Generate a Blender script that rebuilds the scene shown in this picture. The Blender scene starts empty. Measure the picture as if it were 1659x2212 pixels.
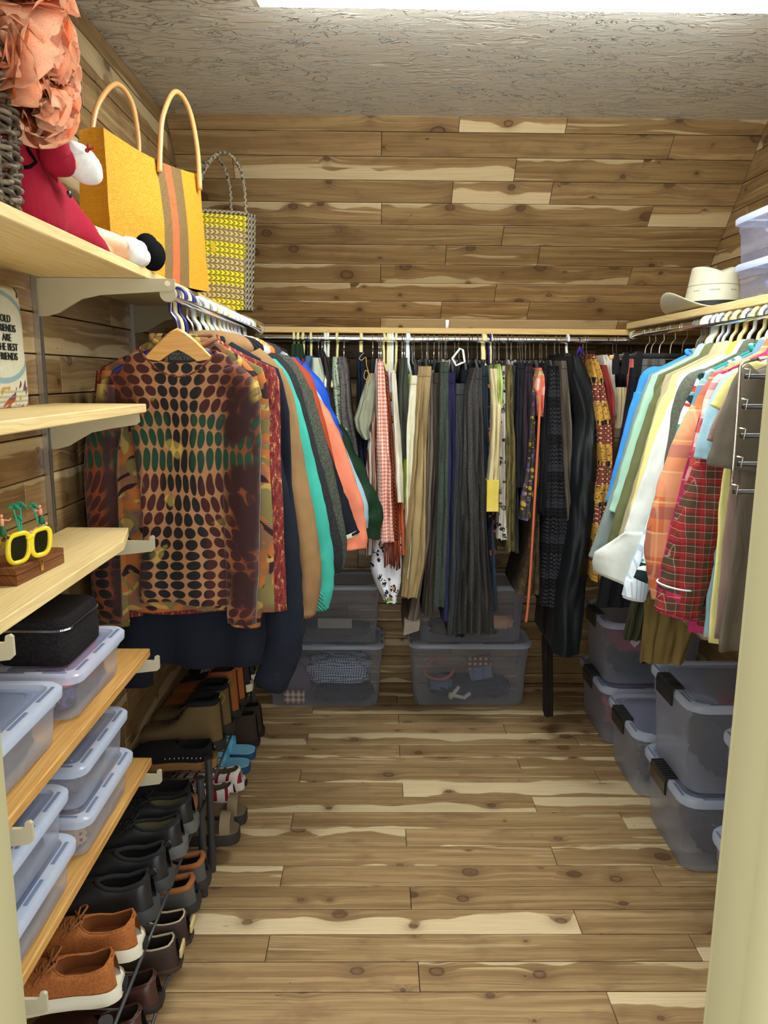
import bpy, bmesh, math, random
from mathutils import Vector, Matrix, noise
from mathutils.bvhtree import BVHTree
PI = math.pi
R = random.Random(7)
scene = bpy.context.scene
COL = scene.collection

# ------------------------------------------------------------------ camera
FPX, CX, CY, CAMH = 1620.0, 829.5, 1106.0, 1.44
pitch = math.atan(294 / FPX)
CAMR = Matrix.Rotation(-.0114, 3, 'Z') @ Matrix.Rotation(PI / 2 - pitch, 3, 'X') @ Matrix.Rotation(.0074, 3, 'Z')
cam_data = bpy.data.cameras.new('camera')
cam_data.sensor_fit = 'VERTICAL'
cam_data.sensor_height = 24.0
cam_data.sensor_width = 24.0 * 1659 / 2212
cam_data.lens = 24.0 * FPX / 2212
cam_data.clip_start = .02
cam = bpy.data.objects.new('camera', cam_data)
COL.objects.link(cam)
cam.matrix_world = Matrix.Translation((0, 0, CAMH)) @ CAMR.to_4x4()
scene.camera = cam
CAMP = Vector((0, 0, CAMH))

# ------------------------------------------------------------------ world, exposure
world = bpy.data.worlds.new('world')
scene.world = world
world.use_nodes = True
world.node_tree.nodes['Background'].inputs[0].default_value = (.95, .99, 1.0, 1)
world.node_tree.nodes['Background'].inputs[1].default_value = 2.0
vs = scene.view_settings
vs.view_transform = 'Standard'
vs.look = 'None'
vs.gamma = 1
vs.use_curve_mapping = False
vs.exposure = 0.60
FIXTURE_STRENGTH = 20.5
scene.cycles.transparent_max_bounces = 24
scene.cycles.max_bounces = 10
scene.cycles.diffuse_bounces = 5
scene.cycles.sample_clamp_indirect = 4.0

# ------------------------------------------------------------------ measuring helpers (photo pixel + known plane -> point)
def ray(x, y):
    return CAMR @ Vector(((x - CX) / FPX, -(y - CY) / FPX, -1))
def atX(x, y, X):
    d = ray(x, y); return CAMP + d * (X / d.x)
def atY(x, y, Y):
    d = ray(x, y); return CAMP + d * (Y / d.y)
def atZ(x, y, Z):
    d = ray(x, y); return CAMP + d * ((Z - CAMH) / d.z)
def lerp(a, b, t): return a + (b - a) * t
def smooth(t):
    t = max(0., min(1., t)); return t * t * (3 - 2 * t)
def interp(tab, x):
    if x <= tab[0][0]: return tab[0][1]
    for (a, va), (b, vb) in zip(tab, tab[1:]):
        if x <= b: return lerp(va, vb, (x - a) / (b - a))
    return tab[-1][1]
def nz(x, y, z): return noise.noise(Vector((x, y, z)))

# ------------------------------------------------------------------ node helpers
class NT:
    def __init__(s, name):
        s.mat = bpy.data.materials.new(name); s.mat.use_nodes = True
        s.t = s.mat.node_tree; s.t.nodes.clear()
        s.out = s.t.nodes.new('ShaderNodeOutputMaterial')
    def set(s, sock, v):
        if isinstance(v, bpy.types.NodeSocket): s.t.links.new(v, sock)
        elif v is not None:
            if hasattr(sock.default_value, '__len__') and not hasattr(v, '__len__'): v = [v] * len(sock.default_value)
            if hasattr(v, '__len__') and len(sock.default_value) == 4 and len(v) == 3: v = (*v, 1)
            sock.default_value = v
    def n(s, typ, ins=None, out=0, **attrs):
        nd = s.t.nodes.new(typ)
        for k, v in attrs.items(): setattr(nd, k, v)
        for k, v in (ins or {}).items(): s.set(nd.inputs[k], v)
        return nd.outputs[out]
    def m(s, op, a, b=None, c=None, clamp=False):
        nd = s.t.nodes.new('ShaderNodeMath'); nd.operation = op; nd.use_clamp = clamp
        for i, v in enumerate((a, b, c)):
            if v is not None: s.set(nd.inputs[i], v)
        return nd.outputs[0]
    def mix(s, f, a, b, blend='MIX'):
        nd = s.t.nodes.new('ShaderNodeMix'); nd.data_type = 'RGBA'; nd.blend_type = blend
        s.set(nd.inputs[0], f); s.set(nd.inputs[6], a); s.set(nd.inputs[7], b)
        return nd.outputs[2]
    def obj(s): return s.n('ShaderNodeTexCoord', out=3)
    def sep(s, v):
        nd = s.t.nodes.new('ShaderNodeSeparateXYZ'); s.set(nd.inputs[0], v); return nd.outputs
    def comb(s, x=0., y=0., z=0.): return s.n('ShaderNodeCombineXYZ', {0: x, 1: y, 2: z})
    def noise(s, vec, scale, detail=2., rough=.5, dist=0.):
        return s.n('ShaderNodeTexNoise', {'Vector': vec, 'Scale': scale, 'Detail': detail, 'Roughness': rough, 'Distortion': dist})
    def ss(s, v, a, b, o0=0., o1=1.):
        return s.n('ShaderNodeMapRange', {0: v, 1: a, 2: b, 3: o0, 4: o1}, interpolation_type='SMOOTHSTEP')
    def bump(s, h, strength=.3, dist=.01):
        return s.n('ShaderNodeBump', {'Height': h, 'Strength': strength, 'Distance': dist})
    def bsdf(s, col, rough=.6, metal=0., normal=None, spec=.5, sheen=0., alpha=None, trans=0., coat=0.):
        ins = {'Base Color': col, 'Roughness': rough, 'Metallic': metal, 'Specular IOR Level': spec}
        if normal is not None: ins['Normal'] = normal
        if sheen: ins['Sheen Weight'] = sheen; ins['Sheen Roughness'] = .5
        if trans: ins['Transmission Weight'] = trans
        if coat: ins['Coat Weight'] = coat; ins['Coat Roughness'] = .15
        return s.n('ShaderNodeBsdfPrincipled', ins)
    def done(s, sh):
        s.t.links.new(sh, s.out.inputs[0]); return s.mat
def srgb(r, g, b):
    f = lambda c: (c / 255 / 12.92) if c / 255 <= .04045 else ((c / 255 + .055) / 1.055) ** 2.4
    return (f(r), f(g), f(b), 1)

# ------------------------------------------------------------------ materials
def m_cedar():
    t = NT('cedar_plank')
    p = t.obj()
    info = t.t.nodes.new('ShaderNodeObjectInfo')
    c = t.t.nodes.new('ShaderNodeSeparateColor'); t.t.links.new(info.outputs['Color'], c.inputs[0])
    sap, tone, seed = c.outputs
    x, y, z = t.sep(p)[:3]
    sd = t.m('MULTIPLY', seed, 53.7)
    x2 = t.m('ADD', x, sd)
    y2 = t.m('ADD', y, t.m('MULTIPLY', seed, 17.3))
    # knots
    kv = t.comb(t.m('MULTIPLY', x2, 5.2), t.m('MULTIPLY', y2, 7.), sd)
    vn = t.t.nodes.new('ShaderNodeTexVoronoi'); vn.inputs['Scale'].default_value = 1.
    vn.voronoi_dimensions = '2D'
    t.set(vn.inputs['Vector'], kv)
    d = vn.outputs['Distance']
    kc = t.t.nodes.new('ShaderNodeSeparateColor'); t.t.links.new(vn.outputs['Color'], kc.inputs[0])
    on = t.ss(kc.outputs[0], .28, .32)
    rad = t.m('MULTIPLY', t.m('MULTIPLY', kc.outputs[1], kc.outputs[1]), .11)
    rad = t.m('ADD', rad, .025)
    d = t.m('ADD', d, t.m('MULTIPLY', t.m('SUBTRACT', t.noise(t.comb(t.m('MULTIPLY', x2, 30.), t.m('MULTIPLY', y2, 60.), sd), 1., 2.), .5), .05))
    kn = t.m('DIVIDE', d, rad)                    # 1 at the rim of a knot
    halo = t.m('MULTIPLY', on, t.m('POWER', 2.718, t.m('MULTIPLY', t.m('MULTIPLY', kn, kn), -.16)))
    knot = t.m('MULTIPLY', on, t.ss(kn, 1.15, .7))
    ring = t.m('MULTIPLY', on, t.m('MULTIPLY', t.ss(kn, .6, .95), t.ss(kn, 1.25, 1.)))
    # grain coordinate bends round the knots
    wob = t.noise(t.comb(t.m('MULTIPLY', x2, 2.2), t.m('MULTIPLY', y2, 9.), sd), 1., 2.)
    gy = t.m('ADD', t.m('ADD', y2, t.m('MULTIPLY', wob, .035)), t.m('MULTIPLY', halo, .016))
    fine = t.noise(t.comb(t.m('MULTIPLY', x2, 5.), t.m('MULTIPLY', gy, 260.), sd), 1., 3., .6)
    band = t.noise(t.comb(t.m('MULTIPLY', x2, 1.1), t.m('MULTIPLY', gy, 48.), sd), 1., 2., .5)
    blot = t.noise(t.comb(t.m('MULTIPLY', x2, 7.), t.m('MULTIPLY', y2, 14.), sd), 1., 3., .6)
    lines = t.m('ABSOLUTE', t.m('SINE', t.m('MULTIPLY', gy, 330.)))
    lines = t.ss(lines, .22, .0)
    heart = t.mix(t.ss(band, .3, .7), srgb(155, 122, 76), srgb(190, 157, 105))
    heart = t.mix(t.m('MULTIPLY', t.ss(fine, .42, .72), .6), heart, srgb(124, 94, 62))
    heart = t.mix(t.m('MULTIPLY', lines, t.m('MULTIPLY', blot, .55)), heart, srgb(112, 82, 54))
    heart = t.mix(t.m('MULTIPLY', t.ss(blot, .50, .75), .6), heart, srgb(130, 98, 66))
    # sapwood along one edge, wandering
    ed = t.noise(t.comb(t.m('MULTIPLY', x2, 3.1), t.m('MULTIPLY', y2, 3.), sd), 1., 3., .5)
    side = t.m('SUBTRACT', t.m('MULTIPLY', t.m('GREATER_THAN', t.m('FRACT', t.m('MULTIPLY', seed, 7.31)), .5), 2.), 1.)
    e1 = t.m('MULTIPLY', t.m('MULTIPLY', y, side), 10.5)      # about -.45 .. .45
    e1 = t.m('ADD', e1, t.m('MULTIPLY', t.m('SUBTRACT', ed, .5), 1.25))
    e1 = t.m('ADD', e1, t.m('SUBTRACT', t.m('MULTIPLY', sap, 1.35), 1.0))
    e1 = t.m('SUBTRACT', e1, t.m('MULTIPLY', halo, .35))
    sm = t.ss(e1, 0., .06)
    streak = t.ss(t.noise(t.comb(t.m('MULTIPLY', x2, 2.3), t.m('MULTIPLY', gy, 62.), sd), 1., 1.), .655, .69)
    streak = t.m('MULTIPLY', streak, t.ss(sap, .1, .5))
    sm = t.m('MAXIMUM', sm, t.m('MULTIPLY', streak, .8))
    sapc = t.mix(t.ss(fine, .3, .7), srgb(228, 206, 160), srgb(214, 188, 140))
    col = t.mix(sm, heart, sapc)
    col = t.mix(t.m('MULTIPLY', t.m('SUBTRACT', halo, knot, clamp=True), .6), col, srgb(120, 88, 58))
    col = t.mix(t.m('MULTIPLY', knot, .85), col, t.mix(t.ss(blot, .4, .6), srgb(98, 68, 46), srgb(130, 96, 66)))
    col = t.mix(t.m('MULTIPLY', ring, t.m('MULTIPLY', blot, 1.1)), col, srgb(66, 42, 28))
    speck = t.ss(t.noise(t.comb(t.m('MULTIPLY', x2, 26.), t.m('MULTIPLY', y2, 70.), sd), 1., 2.), .74, .8)
    col = t.mix(t.m('MULTIPLY', speck, .9), col, srgb(58, 36, 22))
    col = t.n('ShaderNodeHueSaturation', {'Saturation': t.m('SUBTRACT', .98, t.m('MULTIPLY', tone, .06)), 'Value': t.m('ADD', .60, t.m('MULTIPLY', tone, .44)), 'Color': col})
    nrm = t.bump(t.m('SUBTRACT', fine, t.m('MULTIPLY', knot, .6)), .12, .003)
    return t.done(t.bsdf(col, .42, normal=nrm, spec=.35))

def m_pine(name, c1, c2, rough=.5, axis=1):
    t = NT(name); p = t.obj(); x, y, z = t.sep(p)[:3]
    L, W = (y, x) if axis == 1 else (x, y)
    W = t.m('ADD', W, t.m('MULTIPLY', z, .8))
    w = t.noise(t.comb(t.m('MULTIPLY', L, 3.), t.m('MULTIPLY', W, 10.), 0.), 1., 2.)
    g = t.m('ADD', W, t.m('MULTIPLY', w, .05))
    l = t.m('ABSOLUTE', t.m('SINE', t.m('MULTIPLY', g, 380.)))
    f = t.noise(t.comb(t.m('MULTIPLY', L, 6.), t.m('MULTIPLY', g, 220.), 0.), 1., 3.)
    col = t.mix(t.ss(f, .3, .7), c1, c2)
    col = t.mix(t.m('MULTIPLY', t.ss(l, .25, 0.), .3), col, [v * .6 for v in c2[:3]])
    return t.done(t.bsdf(col, rough, normal=t.bump(f, .1, .003), spec=.4))

def m_plain(name, col, rough=.5, metal=0., spec=.5, coat=0., bump=0., bscale=200.):
    t = NT(name)
    nrm = t.bump(t.noise(t.obj(), bscale, 3.), bump, .002) if bump else None
    return t.done(t.bsdf(col, rough, metal, nrm, spec, coat=coat))

def m_ceiling():
    t = NT('skip_trowel_plaster'); p = t.obj(); x, y, z = t.sep(p)[:3]
    v = t.comb(t.m('MULTIPLY', x, 11.), t.m('MULTIPLY', y, 34.), 0.)
    n1 = t.noise(v, 1., 3., .6, .9)
    rid = t.ss(t.m('ABSOLUTE', t.m('SUBTRACT', n1, .5)), .03, .0)
    n2 = t.noise(t.comb(t.m('MULTIPLY', x, 3.), t.m('MULTIPLY', y, 5.), 3.), 1., 2.)
    rid = t.m('MULTIPLY', rid, t.ss(n2, .42, .6))
    flat = t.ss(n1, .46, .56)
    h = t.m('ADD', t.m('MULTIPLY', rid, 1.), t.m('MULTIPLY', flat, .2))
    return t.done(t.bsdf(srgb(206, 204, 196), .32, normal=t.bump(h, 1., .016), spec=.5))

def m_plastic(name, tint=(.86, .90, 1.0), body=.22, rough=.22, clear=(.93, .95, .98)):
    t = NT(name)
    lw = t.n('ShaderNodeLayerWeight', {'Blend': .35}, out=1)
    p = t.obj()
    scratch = t.noise(p, 26., 4., .7)
    fac = t.m('ADD', body, t.m('MULTIPLY', lw, .42))
    fac = t.m('ADD', fac, t.m('MULTIPLY', t.ss(scratch, .5, .8), .06), clamp=True)
    tr = t.n('ShaderNodeBsdfTransparent', {0: (*clear, 1)})
    pr = t.bsdf((*tint, 1), rough, spec=.6)
    tl = t.n('ShaderNodeBsdfTranslucent', {0: (*tint, 1)})
    pm = t.n('ShaderNodeMixShader', {0: .35, 1: pr, 2: tl})
    return t.done(t.n('ShaderNodeMixShader', {0: fac, 1: tr, 2: pm}))

def m_emit(name, col, s):
    t = NT(name)
    return t.done(t.n('ShaderNodeEmission', {0: col, 1: s}))

_cl = {}
def cloth(kind, *cols, scale=1., rough=.85, sheen=0., sat=None):
    key = (kind, cols, scale, rough)
    if key in _cl: return _cl[key]
    t = NT('cloth_' + kind)
    p = t.obj(); x, y, z = t.sep(p)[:3]
    u = t.m('ADD', x, t.m('MULTIPLY', y, .35)); v = z
    C = [srgb(*c) for c in cols]
    wv = t.comb(t.m('MULTIPLY', u, 900.), t.m('MULTIPLY', v, 900.), 0.)
    weave = t.noise(wv, 1., 1.)
    soft = t.noise(p, 7., 3., .6)
    col = C[0]
    h = weave
    bst = .25
    def per(c, k, off=0.): return t.m('FRACT', t.m('ADD', t.m('MULTIPLY', c, k), off))
    def bandm(c, k, w, off=0.): return t.m('LESS_THAN', per(c, k, off), w)
    if kind == 'plain':
        col = t.mix(t.ss(soft, .3, .7), [a * .82 for a in C[0][:3]], C[0]); cr = t.noise(t.comb(t.m('MULTIPLY', u, 26.), 0., t.m('MULTIPLY', v, 9.)), 1., 4., .6, .6); h = t.m('ADD', t.m('MULTIPLY', weave, .12), t.m('MULTIPLY', cr, 1.)); bst = .55
    elif kind == 'heather':
        fz = t.noise(p, 260., 2., .7)
        col = t.mix(t.ss(fz, .4, .6), C[0], C[1]); h = fz
    elif kind == 'tweed':
        fz = t.noise(t.comb(t.m('MULTIPLY', u, 120.), t.m('MULTIPLY', v, 40.), 0.), 1., 3., .8)
        col = t.mix(t.ss(fz, .38, .48), C[0], C[1]); col = t.mix(t.ss(fz, .56, .62), col, C[2]); h = fz; bst = .8
    elif kind == 'plaid':       # ground, band1, band2, fine line
        k = 9. * scale
        w = t.m('MULTIPLY', t.m('SUBTRACT', soft, .5), .010); u2 = t.m('ADD', u, w); v2 = t.m('ADD', v, w)
        col = t.mix(t.m('MULTIPLY', bandm(u2, k, .42), .6), C[0], C[1])
        col = t.mix(t.m('MULTIPLY', bandm(v2, k, .42), .6), col, C[1])
        col = t.mix(t.m('MULTIPLY', bandm(u2, k, .2, .35), .55), col, C[2])
        col = t.mix(t.m('MULTIPLY', bandm(v2, k, .2, .35), .55), col, C[2])
        col = t.mix(t.m('MULTIPLY', bandm(v2, k * 2, .06, .2), .5), col, C[3])
        col = t.mix(t.m('MULTIPLY', bandm(u2, k * 2, .06, .2), .3), col, C[3])
    elif kind == 'gingham':
        k = 75. * scale
        a = bandm(u, k, .5); b = bandm(v, k, .5)
        f = t.m('MULTIPLY', t.m('ADD', a, b), .5)
        col = t.mix(f, C[0], C[1])
    elif kind == 'stripes':
        k = 22. * scale
        uu = t.m('ADD', u, t.m('MULTIPLY', t.noise(t.comb(0., 0., t.m('MULTIPLY', v, 5.)), 1., 1.), .01))
        col = C[0]
        for i, c in enumerate(C[1:]): col = t.mix(bandm(uu, k, .9 / (len(C) + 1), i / len(C)), col, c)
    elif kind == 'hstripes':
        k = 26. * scale
        for i, c in enumerate(C[1:]): col = t.mix(bandm(v, k, .9 / (len(C) + 1), i / len(C)), col, c)
    elif kind == 'rib':
        s_ = t.m('SINE', t.m('MULTIPLY', t.m('ADD', u, v), 900. * scale))
        col = t.mix(t.ss(s_, -.6, .4), [a * .45 for a in C[0][:3]], C[0]); h = s_; bst = .6
    elif kind == 'leopard':
        vo = t.t.nodes.new('ShaderNodeTexVoronoi'); t.set(vo.inputs['Vector'], t.comb(u, t.m('MULTIPLY', v, .7), 0.)); vo.inputs['Scale'].default_value = 46. * scale
        d = vo.outputs['Distance']; nn = t.noise(p, 120., 1.)
        rg = t.m('MULTIPLY', t.ss(d, .2, .26), t.ss(d, .46, .4)); rg = t.m('MULTIPLY', rg, t.ss(nn, .42, .48))
        col = t.mix(t.ss(d, .24, .2), C[0], C[2]); col = t.mix(rg, col, C[1])
    elif kind == 'floral':
        col = C[0]
        for i, c in enumerate(C[1:]):
            n1 = t.noise(t.comb(u, v, 3.7 * i), 15. * scale, 2., .5, 1.4)
            col = t.mix(t.ss(n1, .56, .585), col, c)
    elif kind == 'leaves':
        nn = t.noise(t.comb(u, v, 0.), 34. * scale, 2., .5, 2.)
        l = t.ss(t.m('ABSOLUTE', t.m('SUBTRACT', nn, .5)), .03, .012)
        col = t.mix(l, C[0], C[1])
    elif kind == 'dots':
        k = 60. * scale
        a = t.m('SUBTRACT', per(u, k), .5); b = t.m('SUBTRACT', per(v, k), .5)
        r = t.m('SQRT', t.m('ADD', t.m('MULTIPLY', a, a), t.m('MULTIPLY', b, b)))
        col = t.mix(t.ss(r, .3, .25), C[0], C[1])
    elif kind == 'scarf':
        s_ = t.noise(t.comb(t.m('MULTIPLY', u, 30.), t.m('MULTIPLY', v, 9.), 0.), 1., 2., .5, 1.)
        dm = t.m('SUBTRACT', per(t.m('ADD', u, v), 60.), .5); dn = t.m('SUBTRACT', per(t.m('SUBTRACT', u, v), 60.), .5)
        r = t.m('SQRT', t.m('ADD', t.m('MULTIPLY', dm, dm), t.m('MULTIPLY', dn, dn)))
        dots = t.mix(t.ss(r, .22, .17), C[1], C[2])
        sq = t.noise(t.comb(u, v, 0.), 90., 2., .5, 2.)
        gold = t.mix(t.ss(t.m('ABSOLUTE', t.m('SUBTRACT', sq, .5)), .04, .02), C[0], C[3])
        zz = per(t.m('ADD', v, t.m('MULTIPLY', s_, .02)), 7.)
        col = t.mix(t.m('GREATER_THAN', zz, .55), gold, dots)
        col = t.mix(t.m('MULTIPLY', t.m('LESS_THAN', zz, .12), t.m('LESS_THAN', per(u, 80.), .6)), col, C[4])
    elif kind == 'lace':
        a = t.m('SINE', t.m('MULTIPLY', u, 500.)); b = t.m('SINE', t.m('MULTIPLY', t.m('ADD', v, t.m('MULTIPLY', a, .002)), 420.))
        bd = bandm(v, 7.5, .5)
        f = t.m('MULTIPLY', t.ss(t.m('MULTIPLY', a, b), 0., .3), bd)
        col = t.mix(t.m('MULTIPLY', f, .8), C[0], C[1]); h = t.m('MULTIPLY', a, b); bst = .7
        col = t.mix(t.m('MULTIPLY', t.m('GREATER_THAN', per(v, 7.5), .8), .5), col, C[1])
    elif kind == 'crinkle':
        nn = t.noise(t.comb(t.m('MULTIPLY', u, 260.), t.m('MULTIPLY', v, 14.), 0.), 1., 3., .6)
        col = t.mix(t.ss(nn, .35, .65), C[1], C[0]); h = nn; bst = .9
    elif kind == 'velvet':
        nn = t.noise(t.comb(t.m('MULTIPLY', u, 90.), t.m('MULTIPLY', v, 30.), 0.), 1., 4., .7)
        col = t.mix(t.ss(nn, .4, .65), C[0], C[1]); h = nn; bst = .5
    elif kind == 'squiggle':
        base = t.noise(t.comb(u, v, 1.), 9., 2.)
        col = t.mix(t.ss(base, .42, .52), C[0], C[1]); col = t.mix(t.ss(base, .58, .66), col, C[2])
        hz = t.m('SINE', t.m('MULTIPLY', t.m('ADD', v, t.m('MULTIPLY', u, .15)), 1500.))
        col = t.mix(t.m('MULTIPLY', t.ss(hz, .1, .6), .5), col, C[3])
        for i, (c, kk) in enumerate(((C[4], 8.), (C[3], 9.3), (C[5], 7.4))):
            wn = t.noise(t.comb(u, v, 5.3 * i + 2.), kk, 0.)
            l = t.ss(t.m('ABSOLUTE', t.m('SUBTRACT', t.m('FRACT', t.m('ADD', t.m('MULTIPLY', wn, 5.), t.m('MULTIPLY', t.m('ADD', u, t.m('MULTIPLY', v, (-1) ** i)), 7.))), .5)), .17, .14)
            brk = t.ss(t.noise(t.comb(u, v, 9.1 * i), 17., 0.), .44, .48)
            col = t.mix(t.m('MULTIPLY', l, brk), col, c)
    elif kind == 'dye':         # graded colour from top to bottom
        col = t.mix(t.ss(v, cols and .95 or .95, 1.12), C[1], C[0])
    nb = t.bump(h, bst, .008 if kind == 'plain' else .002)
    shn = dict(sheen=sheen) if sheen else {}
    _cl[key] = t.done(t.bsdf(col, rough, normal=nb, spec=.25, **shn))
    return _cl[key]

def m_dotshirt():
    """sheer stretch top printed with rows of dots: peach ground, black down the middle, green chest, maroon elsewhere"""
    t = NT('dotted_mesh_print'); p = t.obj(); x, y, z = t.sep(p)[:3]     # object origin: rod above the shirt
    ax = t.m('ABSOLUTE', x)
    wn = t.noise(t.comb(x, z, 0.), 9., 2.)
    wob = t.m('MULTIPLY', t.m('SUBTRACT', wn, .5), .03)
    # dots grow at the chest and shrink at the waist: warped grid
    zz = t.m('ADD', z, t.m('MULTIPLY', t.m('SINE', t.m('ADD', t.m('MULTIPLY', z, 11.5), 1.2)), .035))
    xx = t.m('MULTIPLY', x, t.m('ADD', 1.22, t.m('MULTIPLY', t.m('SINE', t.m('ADD', t.m('MULTIPLY', z, 11.5), 2.6)), -.42)))
    k = 34.
    a = t.m('SUBTRACT', t.m('FRACT', t.m('MULTIPLY', t.m('ADD', xx, wob), k)), .5)
    b = t.m('SUBTRACT', t.m('FRACT', t.m('MULTIPLY', t.m('ADD', zz, wob), k * .92)), .5)
    r = t.m('SQRT', t.m('ADD', t.m('MULTIPLY', a, a), t.m('MULTIPLY', t.m('MULTIPLY', b, b), .85)))
    dot = t.ss(r, .46, .40)
    mar, blk, grn, pea, yel, org = (srgb(60, 16, 14), srgb(12, 9, 8), srgb(16, 58, 38), srgb(160, 114, 76), srgb(186, 160, 76), srgb(118, 58, 26))
    dc = t.mix(t.ss(t.m('ADD', ax, wob), .055, .04), mar, blk)
    chest = t.m('MULTIPLY', t.ss(z, -.40, -.37), t.ss(z, -.24, -.27))
    chest = t.m('MULTIPLY', chest, t.ss(t.m('ADD', ax, wob), .018, .03))
    dc = t.mix(chest, dc, grn)
    low = t.m('MULTIPLY', t.ss(z, -.50, -.53), t.m('LESS_THAN', x, .0))
    dc = t.mix(low, dc, blk)
    ground = t.mix(t.ss(t.m('ADD', ax, wob), .07, .13), pea, org)
    tip = t.m('MULTIPLY', t.ss(t.m('ADD', ax, wob), .155, .175), t.m('MULTIPLY', t.ss(z, -.24, -.20), 1.))
    edge = t.ss(t.m('ADD', ax, t.m('MULTIPLY', wob, 1.5)), .085, .115)
    dark = t.m('MULTIPLY', t.m('MULTIPLY', edge, t.ss(z, -.16, -.22)), t.ss(t.noise(t.comb(x, z, 8.), 16., 2.), .36, .52))
    col = t.mix(dot, ground, dc)
    col = t.mix(t.m('MULTIPLY', dark, t.ss(ax, .19, .165)), col, srgb(44, 12, 12))
    n2 = t.noise(t.comb(x, z, 4.), 13., 2.)
    pat = t.m('MULTIPLY', t.ss(n2, .62, .66), t.ss(ax, .12, .03))
    col = t.mix(t.m('MULTIPLY', pat, t.m('SUBTRACT', 1., t.m('MULTIPLY', dot, .5))), col, yel)
    col = t.mix(t.m('MULTIPLY', tip, t.m('SUBTRACT', 1., t.m('MULTIPLY', dot, t.ss(n2, .45, .6)))), col, yel)
    return t.done(t.bsdf(col, .75, normal=t.bump(t.noise(p, 400., 1.), .15, .001), spec=.3, sheen=.2))

M = {}
M['cedar'] = m_cedar()
M['backing'] = m_plain('groove_shadow_board', srgb(52, 36, 24), .9)
M['ceiling'] = m_ceiling()
M['shelf_pale'] = m_pine('pale_pine_shelf', srgb(232, 208, 152), srgb(216, 188, 128))
M['shelf_gold'] = m_pine('golden_pine_shelf', srgb(206, 160, 92), srgb(184, 134, 70))
M['shelf_back'] = m_pine('pale_pine_back', srgb(222, 190, 128), srgb(204, 168, 104), axis=0)
M['paint'] = m_plain('cream_gloss_paint', srgb(168, 160, 122), .45, bump=.04, bscale=60.)
M['wallpaint'] = m_plain('cream_wall_paint', srgb(205, 198, 168), .8)
M['chrome'] = m_plain('chrome', (.82, .82, .84, 1), .16, 1.)
M['steel'] = m_plain('brushed_steel', (.62, .61, .58, 1), .35, 1.)
M['bracket'] = m_plain('greige_bracket', srgb(186, 178, 150), .38, .0, coat=.3)
M['wire_dark'] = m_plain('grey_rack_enamel', srgb(62, 64, 66), .4, .3)
M['lens'] = m_emit('light_diffuser', (.97, 1.0, .965, 1), FIXTURE_STRENGTH)
M['white_metal'] = m_plain('white_enamel', srgb(235, 235, 230), .4)
M['pl_clear'] = m_plastic('clear_storage_plastic', tint=(.76, .81, .96), body=.15, rough=.16)
M['pl_lid'] = m_plastic('frosted_lid_plastic', tint=(.48, .58, .86), body=.26, rough=.16)
M['pl_rim'] = m_plastic('frosted_rim_plastic', tint=(.72, .81, 1.0), body=.6, rough=.2)
M['pl_lilac'] = m_plastic('lilac_box_plastic', tint=(.62, .67, .90), body=.09, rough=.3, clear=(.88, .90, .98))
M['pl_slot'] = m_plastic('rim_slot_plastic', tint=(.22, .27, .40), body=.5, rough=.3)
M['black_pl'] = m_plain('black_plastic', (.012, .012, .013, 1), .35, coat=.3)
M['h_white'] = m_plain('white_hanger_plastic', srgb(226, 236, 244), .35)
M['h_cream'] = m_plain('cream_hanger_plastic', srgb(232, 222, 160), .38)
M['h_blue'] = m_plain('navy_hanger_plastic', srgb(38, 34, 110), .35)
M['h_wood'] = m_pine('hanger_beech', srgb(222, 172, 102), srgb(206, 152, 84), .35, axis=0)
M['wire'] = m_plain('hanger_wire', (.55, .54, .52, 1), .3, 1.)
M['wire_blk'] = m_plain('black_hanger_wire', (.02, .02, .02, 1), .35, .2)
M['clearclip'] = m_plastic('clear_clip_plastic', tint=(.95, .95, .95), body=.35, rough=.1)

# ------------------------------------------------------------------ object helpers
def wloc(o):
    v = Vector((0, 0, 0))
    while o is not None:
        v += o.location; o = o.parent
    return v
def finish(bm, name, mat, parent=None, smooth=True, origin=None, label=None, kind=None, auto=None):
    me = bpy.data.meshes.new(name)
    bm.normal_update()
    base = wloc(parent) if parent else Vector((0, 0, 0))
    org = Vector(origin) if origin is not None else base
    bmesh.ops.translate(bm, verts=bm.verts, vec=-org)
    bm.to_mesh(me); bm.free()
    me.materials.append(mat)
    if smooth: me.shade_smooth()
    if smooth and auto: me.set_sharp_from_angle(angle=math.radians(auto))
    o = bpy.data.objects.new(name, me); COL.objects.link(o)
    o.parent = parent
    o.location = org - base
    if label: o['label'] = label
    if kind: o['kind'] = kind
    return o
def tag(o, label, cat, group=None):
    o['label'] = label; o['category'] = cat
    if group: o['group'] = group
    return o
def thing(name, label, cat, loc=(0, 0, 0), group=None):
    o = bpy.data.objects.new(name, None); COL.objects.link(o)
    o.location = loc; o.empty_display_size = .05
    return tag(o, label, cat, group)
def B(): return bmesh.new()
def box(bm, lo, hi, bev=0., seg=2, mtx=None):
    lo, hi = Vector(lo), Vector(hi)
    m = Matrix.Translation((lo + hi) / 2) @ Matrix.Diagonal(((hi - lo).x, (hi - lo).y, (hi - lo).z, 1))
    r = bmesh.ops.create_cube(bm, size=1., matrix=(mtx @ m) if mtx else m)
    if bev:
        es = list({e for v in r['verts'] for e in v.link_edges})
        bmesh.ops.bevel(bm, geom=es, offset=bev, segments=seg, profile=.5, affect='EDGES')
    return bm
def loft(bm, rings, cap=(True, True), closed=True):
    vr = [[bm.verts.new(p) for p in r] for r in rings]
    n = len(vr[0])
    for a, b in zip(vr, vr[1:]):
        for i in range(n if closed else n - 1):
            j = (i + 1) % n
            try: bm.faces.new((a[i], a[j], b[j], b[i]))
            except ValueError: pass
    if closed and n > 2:
        if cap[0]: bm.faces.new(list(reversed(vr[0])))
        if cap[1]: bm.faces.new(vr[-1])
    return vr
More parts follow.
